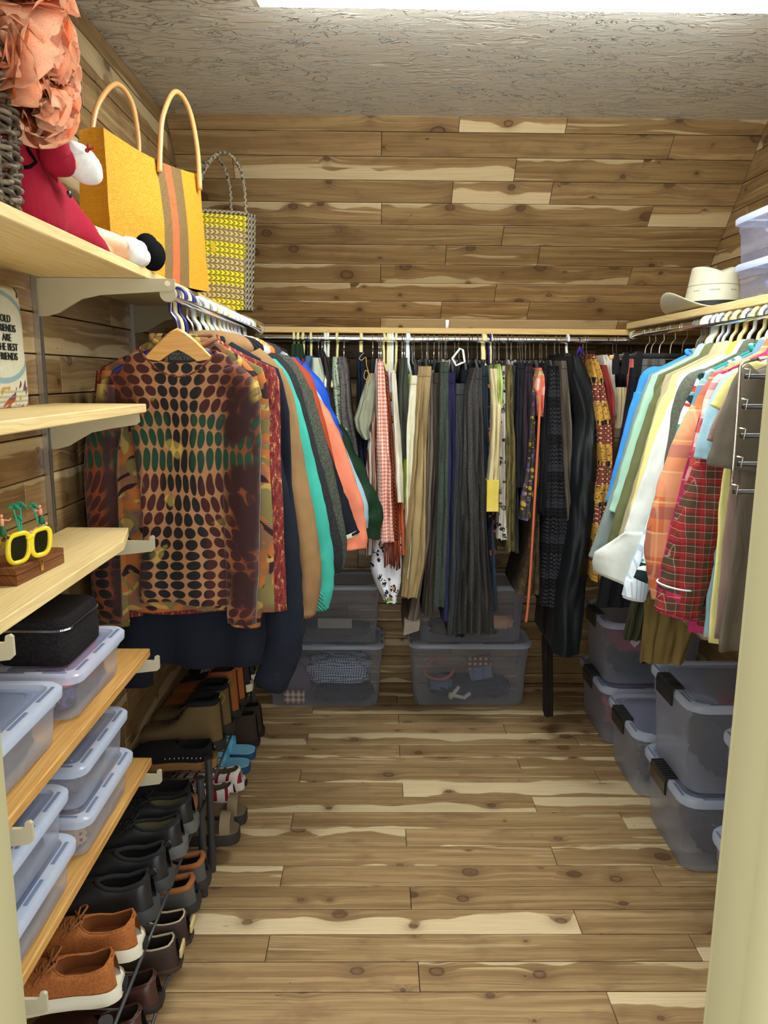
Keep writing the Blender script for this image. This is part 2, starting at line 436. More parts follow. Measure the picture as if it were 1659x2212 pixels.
def tube(bm, pts, r, seg=8, cap=True, closed=False):
    pts = [Vector(p) for p in pts]; n = len(pts)
    rr = r if isinstance(r, (list, tuple)) else [r] * n
    rings = []; up = None
    for i, p in enumerate(pts):
        a = pts[(i - 1) % n] if (closed or i > 0) else p
        b = pts[(i + 1) % n] if (closed or i < n - 1) else p
        d = (b - a).normalized()
        if up is None:
            up = d.orthogonal().normalized()
        up = (up - d * up.dot(d))
        up = up.normalized() if up.length > 1e-6 else d.orthogonal().normalized()
        s = d.cross(up)
        rings.append([p + (up * math.cos(2 * PI * k / seg) + s * math.sin(2 * PI * k / seg)) * rr[i] for k in range(seg)])
    if closed: rings.append(rings[0])
    loft(bm, rings, (cap and not closed, cap and not closed))
    if closed: bmesh.ops.remove_doubles(bm, verts=bm.verts, dist=1e-5)
    return bm
def spline(pts, n=6):
    """Catmull-Rom through pts"""
    P = [Vector(p) for p in pts]; out = []
    for i in range(len(P) - 1):
        p0 = P[max(i - 1, 0)]; p1 = P[i]; p2 = P[i + 1]; p3 = P[min(i + 2, len(P) - 1)]
        for k in range(n):
            t = k / n
            out.append(.5 * ((2 * p1) + (p2 - p0) * t + (2 * p0 - 5 * p1 + 4 * p2 - p3) * t * t + (3 * p1 - p0 - 3 * p2 + p3) * t ** 3))
    out.append(P[-1]); return out
def rrect(cx, cy, hx, hy, r, z, n=4):
    pts = []
    for sx, sy, a0 in ((1, 1, 0), (-1, 1, 90), (-1, -1, 180), (1, -1, 270)):
        for k in range(n + 1):
            a = math.radians(a0 + 90 * k / n)
            pts.append(Vector((cx + sx * (hx - r) + r * math.cos(a), cy + sy * (hy - r) + r * math.sin(a), z)))
    return pts
def ico(bm, c, rad, sub=2, sq=(1, 1, 1), nzamp=0., nzs=8., mtx=None):
    r = bmesh.ops.create_icosphere(bm, subdivisions=sub, radius=1.)
    for v in r['verts']:
        p = v.co.copy()
        q = Vector((p.x * sq[0], p.y * sq[1], p.z * sq[2])) * rad
        if nzamp: q += p * nzamp * nz(q.x * nzs + c[0] * 9, q.y * nzs + c[1] * 7, q.z * nzs)
        if mtx: q = mtx @ q
        v.co = q + Vector(c)
    return r['verts']
def struct(o, kind='structure'):
    o['kind'] = kind; return o
# ================================================================== THE ROOM
XL, XR, YB, YF, ZC = -.72, 1.335, 3.37, .71, 2.31
SA = math.radians(49.3)
SD = Vector((0, math.cos(SA), -math.sin(SA)))          # down the slope
SN = Vector((0, -math.sin(SA), -math.cos(SA)))         # slope normal, into the room
S0 = Vector((0, 2.745, ZC))
PW = .0862
def plank(parent, O, U, V, N, u0, u1, v0, v1, sap=None, tone=None, th=.012, gap=.0014):
    hu, hv = (u1 - u0) / 2 - gap * .6, (v1 - v0) / 2 - gap
    if hu < .004 or hv < .004: return
    bm = B()
    b = .0013
    top = [(-hu + b, -hv + b, 0), (hu - b, -hv + b, 0), (hu - b, hv - b, 0), (-hu + b, hv - b, 0)]
    mid = [(-hu, -hv, -b), (hu, -hv, -b), (hu, hv, -b), (-hu, hv, -b)]
    bot = [(-hu, -hv, -th), (hu, -hv, -th), (hu, hv, -th), (-hu, hv, -th)]
    loft(bm, [bot, mid, top])
    me = bpy.data.meshes.new('plank'); bm.to_mesh(me); bm.free(); me.materials.append(M['cedar'])
    o = bpy.data.objects.new('plank', me); COL.objects.link(o); o.parent = parent
    c = O + U * ((u0 + u1) / 2) + V * ((v0 + v1) / 2)
    rot = Matrix((U if U.cross(V).dot(N) > 0 else -U, V, N)).transposed().to_4x4()
    o.matrix_local = Matrix.Translation(c) @ rot
    if sap is None:
        r = R.random(); sap = .12 + .42 * R.random() if r < .62 else .5 + .3 * R.random()
    o.color = (sap, R.random() if tone is None else tone, R.random(), 1)
def rows(parent, O, U, V, N, v_edges, ulo, uhi, seams, sap=None, bias=0., tones=None):
    for i, (v0, v1) in enumerate(zip(v_edges, v_edges[1:])):
        ss = seams.get(i)
        if ss is None:
            ss = []; u = ulo + R.uniform(.1, .8)
            while u < uhi - .15:
                ss.append(u); u += R.uniform(.45, 1.0)
        e = [ulo] + sorted(s for s in ss if ulo + .03 < s < uhi - .03) + [uhi]
        for j, (a, b) in enumerate(zip(e, e[1:])):
            s = (sap or {}).get((i, j))
            if s is None:
                r = R.random(); s = max(0, (R.uniform(.1, .5) if r < .7 else R.uniform(.5, .78)) + bias)
            plank(parent, O, U, V, N, a, b, v0, v1, s, R.uniform(*tones) if tones else None)
EX, EY, EZ = Vector((1, 0, 0)), Vector((0, 1, 0)), Vector((0, 0, 1))

# ---- floor
floor = struct(finish(box(B(), (XL - .05, .3, -.05), (XR + .05, YB + .05, -.008)), 'floor', M['backing'], smooth=False))
W0 = .0934
ks = list(range(-10, 20))
edges = [1.5503 + W0 * k for k in ks]
edges = [e for e in edges if e < YB - .02] + [YB]
fpx = {-1: [1323], 0: [905], 1: [578, 1503], 2: [1248], 3: [887], 4: [609, 1417], 5: [1197], 6: [877], 7: [631, 1346], 8: [1154],
       9: [870], 10: [649, 1289], 11: [1120], 12: [863], 13: [664, 1244], 14: [1090], 15: [861], 16: [676], 17: [858], 18: [1000]}
seams = {}; sap = {}
def fy(Y):   # pixel row of a floor line at mid frame
    q = CAMR.transposed() @ (Vector((0, Y, 0)) - CAMP); return CY - FPX * q.y / -q.z
for k, xs in fpx.items():
    Y = 1.5503 + W0 * (k + .5)
    seams[ks.index(k)] = [atZ(x, fy(Y), 0).x for x in xs]
for (k, j), s in {(2, 0): .93, (2, 1): .2, (9, 1): 1.06, (9, 0): .3, (8, 0): .66, (13, 0): .78, (0, 1): .5, (0, 0): .1, (3, 0): .15, (3, 1): .2, (4, 1): .2,
                  (5, 0): .3, (1, 1): .3, (10, 1): .5, (-1, 0): .2, (-1, 1): .62, (12, 0): .3, (6, 1): .45, (7, 1): .35, (11, 0): .5, (1, 2): .75}.items():
    sap[(ks.index(k), j)] = s
rows(floor, Vector((0, 0, 0)), EX, EY, EZ, edges, XL, XR, seams, sap, .12, (.6, 1.12))

# ---- back: attic slope above a low knee wall
tks = (S0.z - 1.575) / math.sin(SA)
KZ = S0.z - tks * math.sin(SA)
bm = B()
a = S0 - SN * .012 - SD * .02; b = S0 + SD * (tks + .03) - SN * .012
loft(bm, [[Vector((x, p.y, p.z)) for p in (a, b, b - SN * .05, a - SN * .05)] for x in (XL - .05, XR + .05)])
box(bm, (XL - .05, YB + .012, -.05), (XR + .05, YB + .06, KZ + .02))
wall_back = struct(finish(bm, 'wall_back', M['backing'], smooth=False))
ev = [0.] + [.0552 + PW * i for i in range(12)]
ev = [e for e in ev if e < tks - .01] + [tks + .004]
def slope_x(px, py):
    d = ray(px, py); t = (S0 - CAMP).dot(SN) / d.dot(SN); return (CAMP + d * t).x
mids = [270, 315, 368, 418, 465, 510, 553, 594, 634, 672, 700]
bpx = [[992, 1224], [824, 1451], [505, 1113], [977, 1191], [824, 1406], [1086], [963, 1164], [822, 1362], [1070], [953, 1141], [822, 1334]]
seams = {i: [slope_x(x, mids[i]) for x in xs] for i, xs in enumerate(bpx)}
sap = {(0, 2): .55, (2, 1): .72, (2, 2): .5, (3, 1): .8, (3, 0): .1, (3, 2): .25, (1, 0): .15, (1, 1): .12, (1, 2): .4, (4, 2): .78, (4, 1): .5, (5, 0): .3, (8, 0): .62, (9, 0): .55, (9, 1): .5, (8, 1): .1, (6, 2): .5}
rows(wall_back, S0, EX, SD, SN, ev, XL, XR, seams, sap, .14, (.08, .6))
kv = [0.] + [.05 + PW * i for i in range(19)]
kv = [e for e in kv if e < KZ - .01] + [KZ]
rows(wall_back, Vector((0, YB, 0)), EX, EZ, Vector((0, -1, 0)), kv, XL, XR, {}, tones=(.05, .5))

# ---- left and right walls (gable shaped under the slope: planks run on behind it)
def side_wall(name, X, n, zph, lo=0.):
    s = 1 if n.x > 0 else -1
    bm = B(); box(bm, (min(X - s * .012, X - s * .06), YF - .02, -.05), (max(X - s * .012, X - s * .06), YB + .06, ZC + .02))
    w = struct(finish(bm, name, M['backing'], smooth=False))
    z = zph
    while z > 0: z -= PW
    vs_ = []
    while z < ZC:
        vs_.append(max(z, 0)); z += PW
    vs_.append(ZC)
    rows(w, Vector((X, 0, 0)), EY * (1 if s < 0 else 1), EZ, n, vs_, YF, YB + .04, {}, bias=.05, tones=(.2, .7))
    return w
z_edge = atX(64, 672, XL).z
wall_left = side_wall('wall_left', XL, EX, z_edge)
z_edge = atX(1655, 315, XR).z
wall_right = side_wall('wall_right', XR, -EX, z_edge)

# ---- ceiling
ceiling = struct(finish(box(B(), (XL - .06, YF - .1, ZC), (XR + .06, S0.y + .05, ZC + .05)), 'ceiling', M['ceiling'], smooth=False))
# ---- front wall with the doorway the picture is taken through
JL, JR, DH = -.383, .372, 2.03
bm = B()
box(bm, (XL - .06, YF - .115, -.05), (JL - .02, YF, ZC)); box(bm, (JR + .02, YF - .115, -.05), (XR + .06, YF, ZC)); box(bm, (JL - .02, YF - .115, DH + .02), (JR + .02, YF, ZC))
struct(finish(bm, 'wall_front', M['wallpaint'], smooth=False))
for i, (x0, x1, s) in enumerate(((JL - .02, JL, -1), (JR, JR + .02, 1))):
    bm = B(); box(bm, (x0, YF - .135, 0), (x1, YF + .012, DH), .003)
    e = JL if s < 0 else JR
    box(bm, (min(e, e - s * .011), YF - .135, 0), (max(e, e - s * .011), YF - .075, DH), .003)          # door stop
    j = struct(finish(bm, 'trim_%d' % (i + 1), M['paint'], auto=40))
    if s > 0:
        bm = B(); box(bm, (e + .004, YF + .012, 0), (e + .062, YF + .026, DH + .06), .004)
        finish(bm, 'casing', M['paint'], j, auto=40)
bm = B(); box(bm, (JL - .02, YF - .135, DH), (JR + .02, YF + .012, DH + .02), .003)
struct(finish(bm, 'trim_3', M['paint'], auto=40))

# ---- ceiling light: four-foot wrap-around fluorescent
FX0, FX1, FY0, FY1 = -.275, .925, 1.625, 1.880
fix = thing('ceiling_light', 'long white fluorescent wrap-around ceiling light, glowing above the room', 'ceiling light', ((FX0 + FX1) / 2, (FY0 + FY1) / 2, ZC))
finish(box(B(), (FX0, FY0 + .04, ZC - .03), (FX1, FY1 - .04, ZC - .0005), .004), 'housing', M['white_metal'], fix, auto=40)
bm = B()
prof = [(FY0, ZC - .012), (FY0 + .006, ZC - .04), (FY0 + .03, ZC - .062), (FY0 + .07, ZC - .070), (FY1 - .07, ZC - .070), (FY1 - .03, ZC - .062), (FY1 - .006, ZC - .04), (FY1, ZC - .012)]
loft(bm, [[Vector((x, y, z)) for y, z in prof] for x in (FX0 + .012, FX1 - .012)])
finish(bm, 'diffuser', M['lens'], fix, auto=30)
for x in (FX0, FX1 - .012):
    bm = B(); loft(bm, [[Vector((xx, y, z)) for y, z in [(FY0 - .002, ZC - .001)] + prof + [(FY1 + .002, ZC - .001)]] for xx in (x, x + .012)])
    finish(bm, 'end_cap', M['white_metal'], fix, auto=30)

# ================================================================== SHELVES, STANDARDS, BRACKETS, RODS
def shelf_standard(Y, z0, z1, label):
    t = thing('shelf_standard', label, 'shelf track', (XL, Y, z0), 'slotted shelf tracks on the left wall')
    bm = B()
    for dy in (-.0075, .0075): box(bm, (XL + .0005, Y + dy - .0012, z0), (XL + .012, Y + dy + .0012, z1))
    box(bm, (XL + .0005, Y - .008, z0), (XL + .003, Y + .008, z1))
    finish(bm, 'channel', M['steel'], t, False)
    bm = B(); z = z0 + .02
    while z < z1 - .03:
        box(bm, (XL + .003, Y - .002, z), (XL + .0036, Y + .002, z + .013)); z += .026
    finish(bm, 'slots', M['black_pl'], t, False)
shelf_standard(1.635, .12, 1.70, 'slotted steel shelf track nearest the camera on the cedar left wall')
shelf_standard(2.271, .5, 1.66, 'slotted steel shelf track behind the hanging sweaters on the left wall')
shelf_standard(.98, .12, 1.70, 'slotted steel shelf track on the left wall beside the doorway')

def bracket(Y, zt, xt, label, tip=True, h=.036, z=None):
    """shelf bracket: plate in the XZ plane with a curved gusset at the wall and an up-turned lip"""
    t = thing('shelf_bracket', label, 'shelf bracket', (XL, Y, zt), 'metal shelf brackets on the left wall')
    top = [(XL + .004, zt), (xt, zt)]
    if tip: top = [(XL + .004, zt), (xt - .012, zt), (xt - .010, zt + .010), (xt - .004, zt + .012), (xt, zt + .009)]
    low = [(xt, zt - h * .55), (xt - .006, zt - h * .72), (XL + .14, zt - h), (XL + .10, zt - h * 1.25), (XL + .07, zt - h * 1.75), (XL + .05, zt - h * 2.1), (XL + .025, zt - h * 2.3), (XL + .004, zt - h * 2.3)]
    bm = B()
    for dy in (-.0025,):
        loft(bm, [[Vector((x, Y + d, z_)) for x, z_ in top + low] for d in (-.0028, .0028)])
    finish(bm, 'plate', M['bracket'], t, auto=40)
    return t
def board(name, label, lo, hi, mat, group=None, chamfer=None, cat='shelf'):
    bm = B()
    if chamfer:
        cx_, cy_ = chamfer
        pts = [(lo[0], lo[1]), (hi[0], lo[1]), (hi[0], hi[1] - cy_), (hi[0] - cx_, hi[1]), (lo[0], hi[1])]
        loft(bm, [[Vector((x, y, z)) for x, y in pts] for z in (lo[2], hi[2])])
        bmesh.ops.bevel(bm, geom=list(bm.edges), offset=.0015, segments=1, affect='EDGES')
    else: box(bm, lo, hi, .0018, 1)
    o = finish(bm, name, mat, auto=30, origin=(lo[0], (lo[1] + hi[1]) / 2, lo[2]))
    return tag(o, label, cat, group)
XW = XL + .0135
board('shelf_board', 'long pale pine top shelf on the left wall under the doll and totes', (XW, .74, 1.638), (-.482, YB - .04, 1.657), M['shelf_pale'], 'left wall shelves')
board('shelf_board', 'short pale pine shelf holding the needlepoint pillow', (XW, .74, 1.357), (-.506, 1.672, 1.376), M['shelf_pale'], 'left wall shelves')
board('shelf_board', 'pale pine shelf with a clipped corner under the yellow sunglasses', (XW, .74, 1.074), (-.531, 1.69, 1.094), M['shelf_pale'], 'left wall shelves', (.035, .14))
board('shelf_board', 'golden pine shelf under the black zip case and shallow boxes', (XW, .74, .791), (-.525, 1.672, .810), M['shelf_gold'], 'left wall shelves')
board('shelf_board', 'lowest golden pine shelf carrying two stacks of shallow boxes', (XW, .74, .506), (-.540, 1.690, .525), M['shelf_gold'], 'left wall shelves')
SH = dict(top=1.657, s2=1.376, s3=1.094, s4=.810, s5=.525)
# brackets
for Y, z, xt, tip, nm in ((1.640, 1.637, -.424, False, 'greige metal bracket carrying the rod end under the top shelf'),
                  (1.648, 1.356, -.515, False, 'greige metal bracket under the pillow shelf beside the dotted shirt'),
                  (1.648, 1.073, -.495, True, 'greige metal bracket tip poking out under the sunglasses shelf'),
                  (1.648, .790, -.497, True, 'greige metal bracket tip under the shelf of the black zip case'),
                  (1.648, .505, -.505, True, 'greige metal bracket tip under the lowest pine shelf above the boots'),
                  (.995, .790, -.495, True, 'greige bracket tip beside the doorway, in front of the stacked boxes'),
                  (.995, .505, -.495, True, 'greige bracket tip beside the doorway, in front of the tan sneaker'),
                  (.995, 1.073, -.50, True, 'greige bracket under the near end of the sunglasses shelf'),
                  (2.271, 1.637, -.435, False, 'greige bracket under the top shelf behind the sweaters')):
    b_ = bracket(Y, z, xt, nm, tip, .034)
    if z > 1.6 and Y < 2:
        bm = B(); bmesh.ops.create_cone(bm, cap_ends=True, segments=16, radius1=.006, radius2=.006, depth=.004, matrix=Matrix.Translation((xt - .014, Y - .005, z - .010)) @ Matrix.Rotation(PI / 2, 4, 'X'))
        finish(bm, 'screw', M['chrome'], b_, auto=40)
# back and right shelves
board('shelf_board', 'pale pine shelf across the back above the chrome rod', (XL + .25, 2.995, 1.603), (XR - .0135, YB - .03, 1.625), M['shelf_back'], 'shelves over the clothes rods')
board('shelf_board', 'pale pine shelf along the right wall under the straw hat', (.972, .78, 1.6255), (XR - .0135, 2.99, 1.648), M['shelf_pale'], 'shelves over the clothes rods')
for x, lb in ((atY(965, 700, 3.25).x, 'middle of the back shelf'), (1.16, 'right end of the back shelf')):
    o = tag(finish(box(B(), (x - .007, 3.225, 1.6255), (x + .007, 3.237, 1.672), .001), 'shelf_clip', M['steel'], auto=40), 'small steel track end rising behind the %s' % lb, 'shelf track')
RODL = (-.443, 1.608); RODB = (2.965, 1.580); RODR = (.985, 1.601)
def rod(label, a, b, r=.0125):
    a, b = Vector(a), Vector(b)
    t = thing('clothes_rod', label, 'clothes rod', (a + b) / 2, 'chrome clothes rods')
    bm = B(); tube(bm, [a, b], r, 20); finish(bm, 'bar', M['chrome'], t, auto=40)
    for p, d in ((a, (b - a).normalized()), (b, (a - b).normalized())):
        bm = B(); tube(bm, [p - d * .002, p + d * .012], r * 1.35, 20); finish(bm, 'end_collar', M['bracket'], t, auto=40)
    return t
rod('chrome clothes rod on the left carrying the sweaters', (RODL[0], 1.652, RODL[1]), (RODL[0], 2.93, RODL[1]))
rod('chrome clothes rod across the back of the closet', (RODL[0] - .02, RODB[0], RODB[1]), (1.30, RODB[0], RODB[1]))
rod('chrome clothes rod on the right carrying the shirts', (RODR[0], .80, RODR[1]), (RODR[0], 2.945, RODR[1]))
# ================================================================== HANGERS
_hp = {}
def hook_pts(r):
    q = .0135 + r
    pts = [(0, 0, -.088), (0, 0, -.062), (.004, 0, -.045), (.014, 0, -.032)]
    for k in range(12):
        a = math.radians(-42 + k * 235 / 11); pts.append((q * math.cos(a) * 1.05, 0, q * math.sin(a)))
    return pts
def hanger_parts(kind, hw):
    key = (kind, round(hw, 3))
    if key in _hp: return _hp[key]
    res = []
    def add(nm, bm, mat, auto=50):
        me = bpy.data.meshes.new(nm); bm.normal_update(); bm.to_mesh(me); bm.free(); me.materials.append(mat); me.shade_smooth(); me.set_sharp_from_angle(angle=math.radians(auto)); res.append((nm, me))
    if kind in ('white', 'cream', 'navy'):
        mt = M[{'white': 'h_white', 'cream': 'h_cream', 'navy': 'h_blue'}[kind]]
        bm = B(); tube(bm, spline(hook_pts(.0052), 2), .0052, 10); add('hook', bm, mt)
        bm = B(); tube(bm, spline([(0, 0, -.088), (hw * .3, 0, -.108), (hw * .9, 0, -.156), (hw, 0, -.170), (hw * .94, 0, -.182), (0, 0, -.184), (-hw * .94, 0, -.182), (-hw, 0, -.170), (-hw * .9, 0, -.156), (-hw * .3, 0, -.108), (0, 0, -.088)], 3)[:-1], .005, 8, closed=True); add('frame', bm, mt)
    elif kind in ('wire', 'wire_blk'):
        mt = M['wire' if kind == 'wire' else 'wire_blk']
        bm = B(); tube(bm, spline(hook_pts(.0015), 2), .0015, 6); add('hook', bm, mt)
        bm = B(); tube(bm, [(0, 0, -.085), (hw * .12, 0, -.098), (hw, 0, -.166), (hw * .95, 0, -.174), (-hw * .95, 0, -.174), (-hw, 0, -.166), (-hw * .12, 0, -.098)], .0015, 6, closed=True); add('frame', bm, mt)
    elif kind in ('wood', 'black'):
        bm = B(); tube(bm, spline(hook_pts(.0017), 2), .0017, 6); add('hook', bm, M['chrome'])
        bm = B(); rings = []
        for k in range(25):
            t = -1 + 2 * k / 24; a = abs(t)
            zc = -.090 - .030 * smooth(a * 1.5) - .084 * a ** 1.15
            hgt = lerp(.024, .008, smooth(a * .9)); y = 0.; w = lerp(.0075, .006, a)
            if a > .97: hgt *= .6
            rings.append([Vector((t * hw, y - w, zc - hgt)), Vector((t * hw, y + w, zc - hgt)), Vector((t * hw, y + w, zc + hgt * .8)), Vector((t * hw, y + w * .4, zc + hgt)), Vector((t * hw, y - w * .4, zc + hgt)), Vector((t * hw, y - w, zc + hgt * .8))])
        loft(bm, rings); add('arm', bm, M['h_wood' if kind == 'wood' else 'black_pl'], 40)
    else:   # clip, clear, clipwood
        mt = M['clearclip' if kind == 'clear' else 'black_pl']
        bm = B(); tube(bm, spline(hook_pts(.0016), 2), .0016, 6); add('hook', bm, M['chrome'])
        bm = B(); box(bm, (-hw, -.004, -.098), (hw, .004, -.083), .003); add('bar', bm, M['h_wood'] if kind == 'clipwood' else mt, 40)
        for s in (-1, 1):
            bm = B(); x = s * hw * .86
            for dy in (-1, 1):
                loft(bm, [[Vector((x - w, dy * y0, z)), Vector((x + w, dy * y0, z)), Vector((x + w * .8, dy * y1, z)), Vector((x - w * .8, dy * y1, z))] for z, w, y0, y1 in ((-.078, .009, .010, .016), (-.100, .012, .003, .012), (-.128, .012, .0015, .009), (-.150, .010, .0015, .006))])
            add('clip', bm, mt, 40)
    _hp[key] = res
    return res
HN = {'white': 'white plastic', 'cream': 'cream plastic', 'navy': 'navy plastic', 'wire': 'wire', 'wire_blk': 'black wire', 'wood': 'light wooden', 'black': 'black', 'clip': 'black clip', 'clear': 'clear clip', 'clipwood': 'wooden clip'}
def hanger(kind, pos, axis, hw, label, tilt=0.):
    t = thing('clothes_hanger', label, 'hanger', pos, 'hangers on the rods')
    if axis == 'Y': t.rotation_euler = (0, 0, PI / 2 + tilt)
    elif axis == '-X': t.rotation_euler = (0, 0, PI + tilt)
    else: t.rotation_euler = (0, 0, tilt)
    for nm, me in hanger_parts(kind, hw):
        o = bpy.data.objects.new(nm, me); COL.objects.link(o); o.parent = t
    return t

# ================================================================== GARMENTS
REG = {'L': [], 'R': [], 'B': []}
SEEN = {}
def spare(kind, where, pos):
    q, short = min(REG[where], key=lambda e: abs(e[0] - pos))
    lb = 'extra %s hanger beside the %s' % (HN[kind], short)
    SEEN[lb] = SEEN.get(lb, 0) + 1
    if SEEN[lb] > 1: lb = '%s extra %s hanger beside the %s' % (('second', 'third', 'fourth', 'fifth', 'sixth', 'seventh')[SEEN[lb] - 2], HN[kind], short)
    if where == 'B': hanger(kind, (pos, RODB[0], RODB[1]), 'Y', .13, lb, R.uniform(-.1, .1))
    else:
        rx, rz = RODL if where == 'L' else RODR
        hanger(kind, (rx, lerp(q, pos, .35), rz), '-X' if where == 'L' else 'X', .15, lb, R.uniform(-.04, .04))
def sellipse(cx, cy, z, hx, hy, n, p=2.6):
    pts = []
    for k in range(n):
        a = 2 * PI * k / n; c, s = math.cos(a), math.sin(a)
        pts.append(Vector((cx + hx * math.copysign(abs(c) ** (2 / p), c), cy + hy * math.copysign(abs(s) ** (2 / p), s), z)))
    return pts
def Yfor(px, py, X):
    d = ray(px, py); return X * d.y / d.x
def sleeve_mesh(path, rad, th, seed, wr=.004, puff=0., n=26):
    P = [Vector(p) for p in path]
    rings = []
    L = [0]
    for a, b in zip(P, P[1:]): L.append(L[-1] + (b - a).length)
    for i, p in enumerate(P):
        f_ = L[i] / L[-1]
        d = (P[min(i + 1, len(P) - 1)] - P[max(i - 1, 0)]).normalized()
        nrm = Vector((d.z, 0, -d.x))
        r = rad[i]; ry = min(th * 1.25, r * .95)
        if puff: r *= 1 + puff * (abs(math.sin(L[i] * 26)) - .5); ry *= 1 + puff * (abs(math.sin(L[i] * 26)) - .5)
        ring = []
        for k in range(n):
            a = 2 * PI * k / n
            ca, sa = math.cos(a), math.sin(a)
            w = 1 + wr * 45 * smooth(f_ * 3) * nz(ca * 1.7 + seed, sa * 1.7, p.z * 2.2) + wr * 14 * nz(p.z * 26 + seed + ca * 2.2, sa * 2.2, 3.1) + wr * 22 * smooth((f_ - .62) * 4) * nz(p.z * 38 + seed, ca, sa)
            ring.append(p + nrm * (math.cos(a) * r * w) + EY * (math.sin(a) * ry * w))
        rings.append(ring)
    bm = B(); loft(bm, rings); return bm
def top(name, label, cat, rod, Y, cont, mat, hem, short, hg='white', shw=.205, bw=.205, th=.028, r=(.058, .038), collar='crew', cmat=None, cuff=None, puff=0., wr=.004, tees=False, waist=None, z_off=0., group=None, hems=None, hidden=True, seed=None, taper=None, cuffl=1., nw=.055, scoop=0.):
    side = 1 if rod == 'L' else -1
    rx, rz = RODL if rod == 'L' else RODR
    seed = R.random() * 50 if seed is None else seed
    group = group or ('tops on the left rod' if rod == 'L' else 'shirts on the right rod')
    t = thing(name, label, cat, (rx, Y, rz), group)
    zn = rz - .088 + z_off
    C = [atY(x, y, Y) for x, y in cont]
    zs = zn - .068
    # body
    zl = [(zn + .004, nw, .45 if scoop else .35), (zn - .010, nw + .03, .55 if scoop else .45), (zs + .028, shw * .70, .6), (zs + .004, shw * .95, .75), (zs - .03, shw * 1.0, .9), (zs - .10, bw, 1.)]
    k = 22
    for i in range(1, k + 1):
        f = i / k; w = bw
        if waist: w = bw * lerp(1, waist, math.sin(f * PI) ** 1.5)
        w *= lerp(1, taper or 1.03, f)
        zl.append((lerp(zs - .10, hem, f), w, 1.0))
    bm = B(); rings = []
    for z, hw, tf in zl:
        ring = sellipse(rx, Y, z, hw, th * tf, 64)
        g = smooth((zs - z) / .25)
        for v in ring:
            u = v.x - rx
            v.y += g * th * .55 * math.sin(u * 42 + seed + 1.6 * nz(u * 6, z * 2.2, seed)) + g * wr * 2.5 * nz(u * 14, z * 7, seed) + g * wr * 1.2 * nz(u * 30 + z * 20, z * 14, seed)
            if scoop and v.y < Y + .001 and z > zs + .03: v.z -= scoop * max(0., 1 - ((v.x - rx) / (nw * 1.1)) ** 2) * (1 if z > zn else .96)
            v.x += g * .006 * nz(seed, z * 6, v.y * 20)
            if z < hem + .02: v.z += .012 * nz(u * 9, seed, 2) - .02 * (u / bw) ** 2 * 0
        rings.append(ring)
    loft(bm, rings, (not scoop, True)); finish(bm, 'body', mat, t)
    # room-side sleeve follows the outline seen in the photo
    P = spline([(c.x, Y, c.z) for c in C], 9)
    Lc = [0]
    for a, b in zip(P, P[1:]): Lc.append(Lc[-1] + (b - a).length)
    tot = Lc[-1]
    path = [Vector((rx + side * (shw * .62), Y, zs - .01))]; rad = [r[0] * .75]
    for p, l in zip(P, Lc):
        f = l / tot; rr = lerp(r[0], r[1], f) * (.55 + .45 * smooth(f * 5))
        path.append(Vector((p.x - side * rr, Y, p.z - .35 * rr * (1 - smooth(f * 4))))); rad.append(rr)
    sl = finish(sleeve_mesh(path, rad, th, seed, wr, puff), 'sleeve', mat, t)
    if cuff:
        e = path[-1]; d = (path[-1] - path[-4]).normalized()
        finish(sleeve_mesh([e - d * (.05 * cuffl), e - d * (.035 * cuffl), e + d * .0, e + d * .006], [rad[-1] * 1.02, rad[-1] * .95, rad[-1] * .92, rad[-1] * .88], th, seed, .001), 'cuff', cuff, sl)
    if hidden:
        x0 = rx - side * shw
        lim = XL + .05 if rod == 'L' else XR - .05
        pth = []; rad2 = []
        zt = zs - .005; ze = path[-1].z
        for i in range(12):
            f = i / 11; rr = lerp(r[0] * .8, r[1], f) * (.6 + .4 * smooth(f * 5))
            x = x0 - side * .035 * smooth(f * 1.5) + side * rr * (1 - .7 * smooth(f * 4))
            x = max(x, lim + rr) if rod == 'L' else min(x, lim - rr)
            pth.append(Vector((x, Y, lerp(zt, ze, f)))); rad2.append(rr)
        finish(sleeve_mesh(pth, rad2, th * .9, seed + 9, wr, puff), 'sleeve', mat, t)
    cm = cmat or mat
    if collar == 'crew':
        kw = .072 if not scoop else nw; ky = .020 if not scoop else th * .55
        bm = B(); pts = [Vector((rx + kw * math.cos(a), Y + ky * math.sin(a), zn - .004 + ((.010 if not scoop else .006) if math.sin(a) > 0 else -(.026 + scoop) * math.sin(a) ** 2 + .004) )) for a in [2 * PI * k / 24 for k in range(24)]]
        tube(bm, pts, .0065 if not scoop else .003, 8, closed=True); finish(bm, 'neckband', cm, t)
    elif collar == 'shirt':
        bm = B(); rings = []
        for z, a, b in ((zn - .020, .064, .022), (zn + .012, .058, .021), (zn + .024, .060, .023), (zn + .018, .070, .029), (zn - .006, .082, .036), (zn - .022, .090, .040)):
            rings.append([Vector((rx + a * math.cos(q), Y + b * math.sin(q), z - (.02 if math.sin(q) < -.6 and z > zn else 0) + .004 * nz(q * 2, seed, z * 30))) for q in [2 * PI * k / 24 for k in range(24)]])
        loft(bm, rings, (False, False)); finish(bm, 'collar', cm, t)
    elif collar == 'hood':
        bm = B(); vs_ = ico(bm, (rx + side * .02, Y, zn - .012), 1., 3, (.115, min(th * 1.6, .045), .046), .010, 22)
        finish(bm, 'hood', cm, t)
    if hems:
        bm = B(); ring = sellipse(rx, Y, hem, bw * (taper or 1.03), th, 44)
        tube(bm, ring, .006, 6, closed=True); finish(bm, 'hem', hems, t)
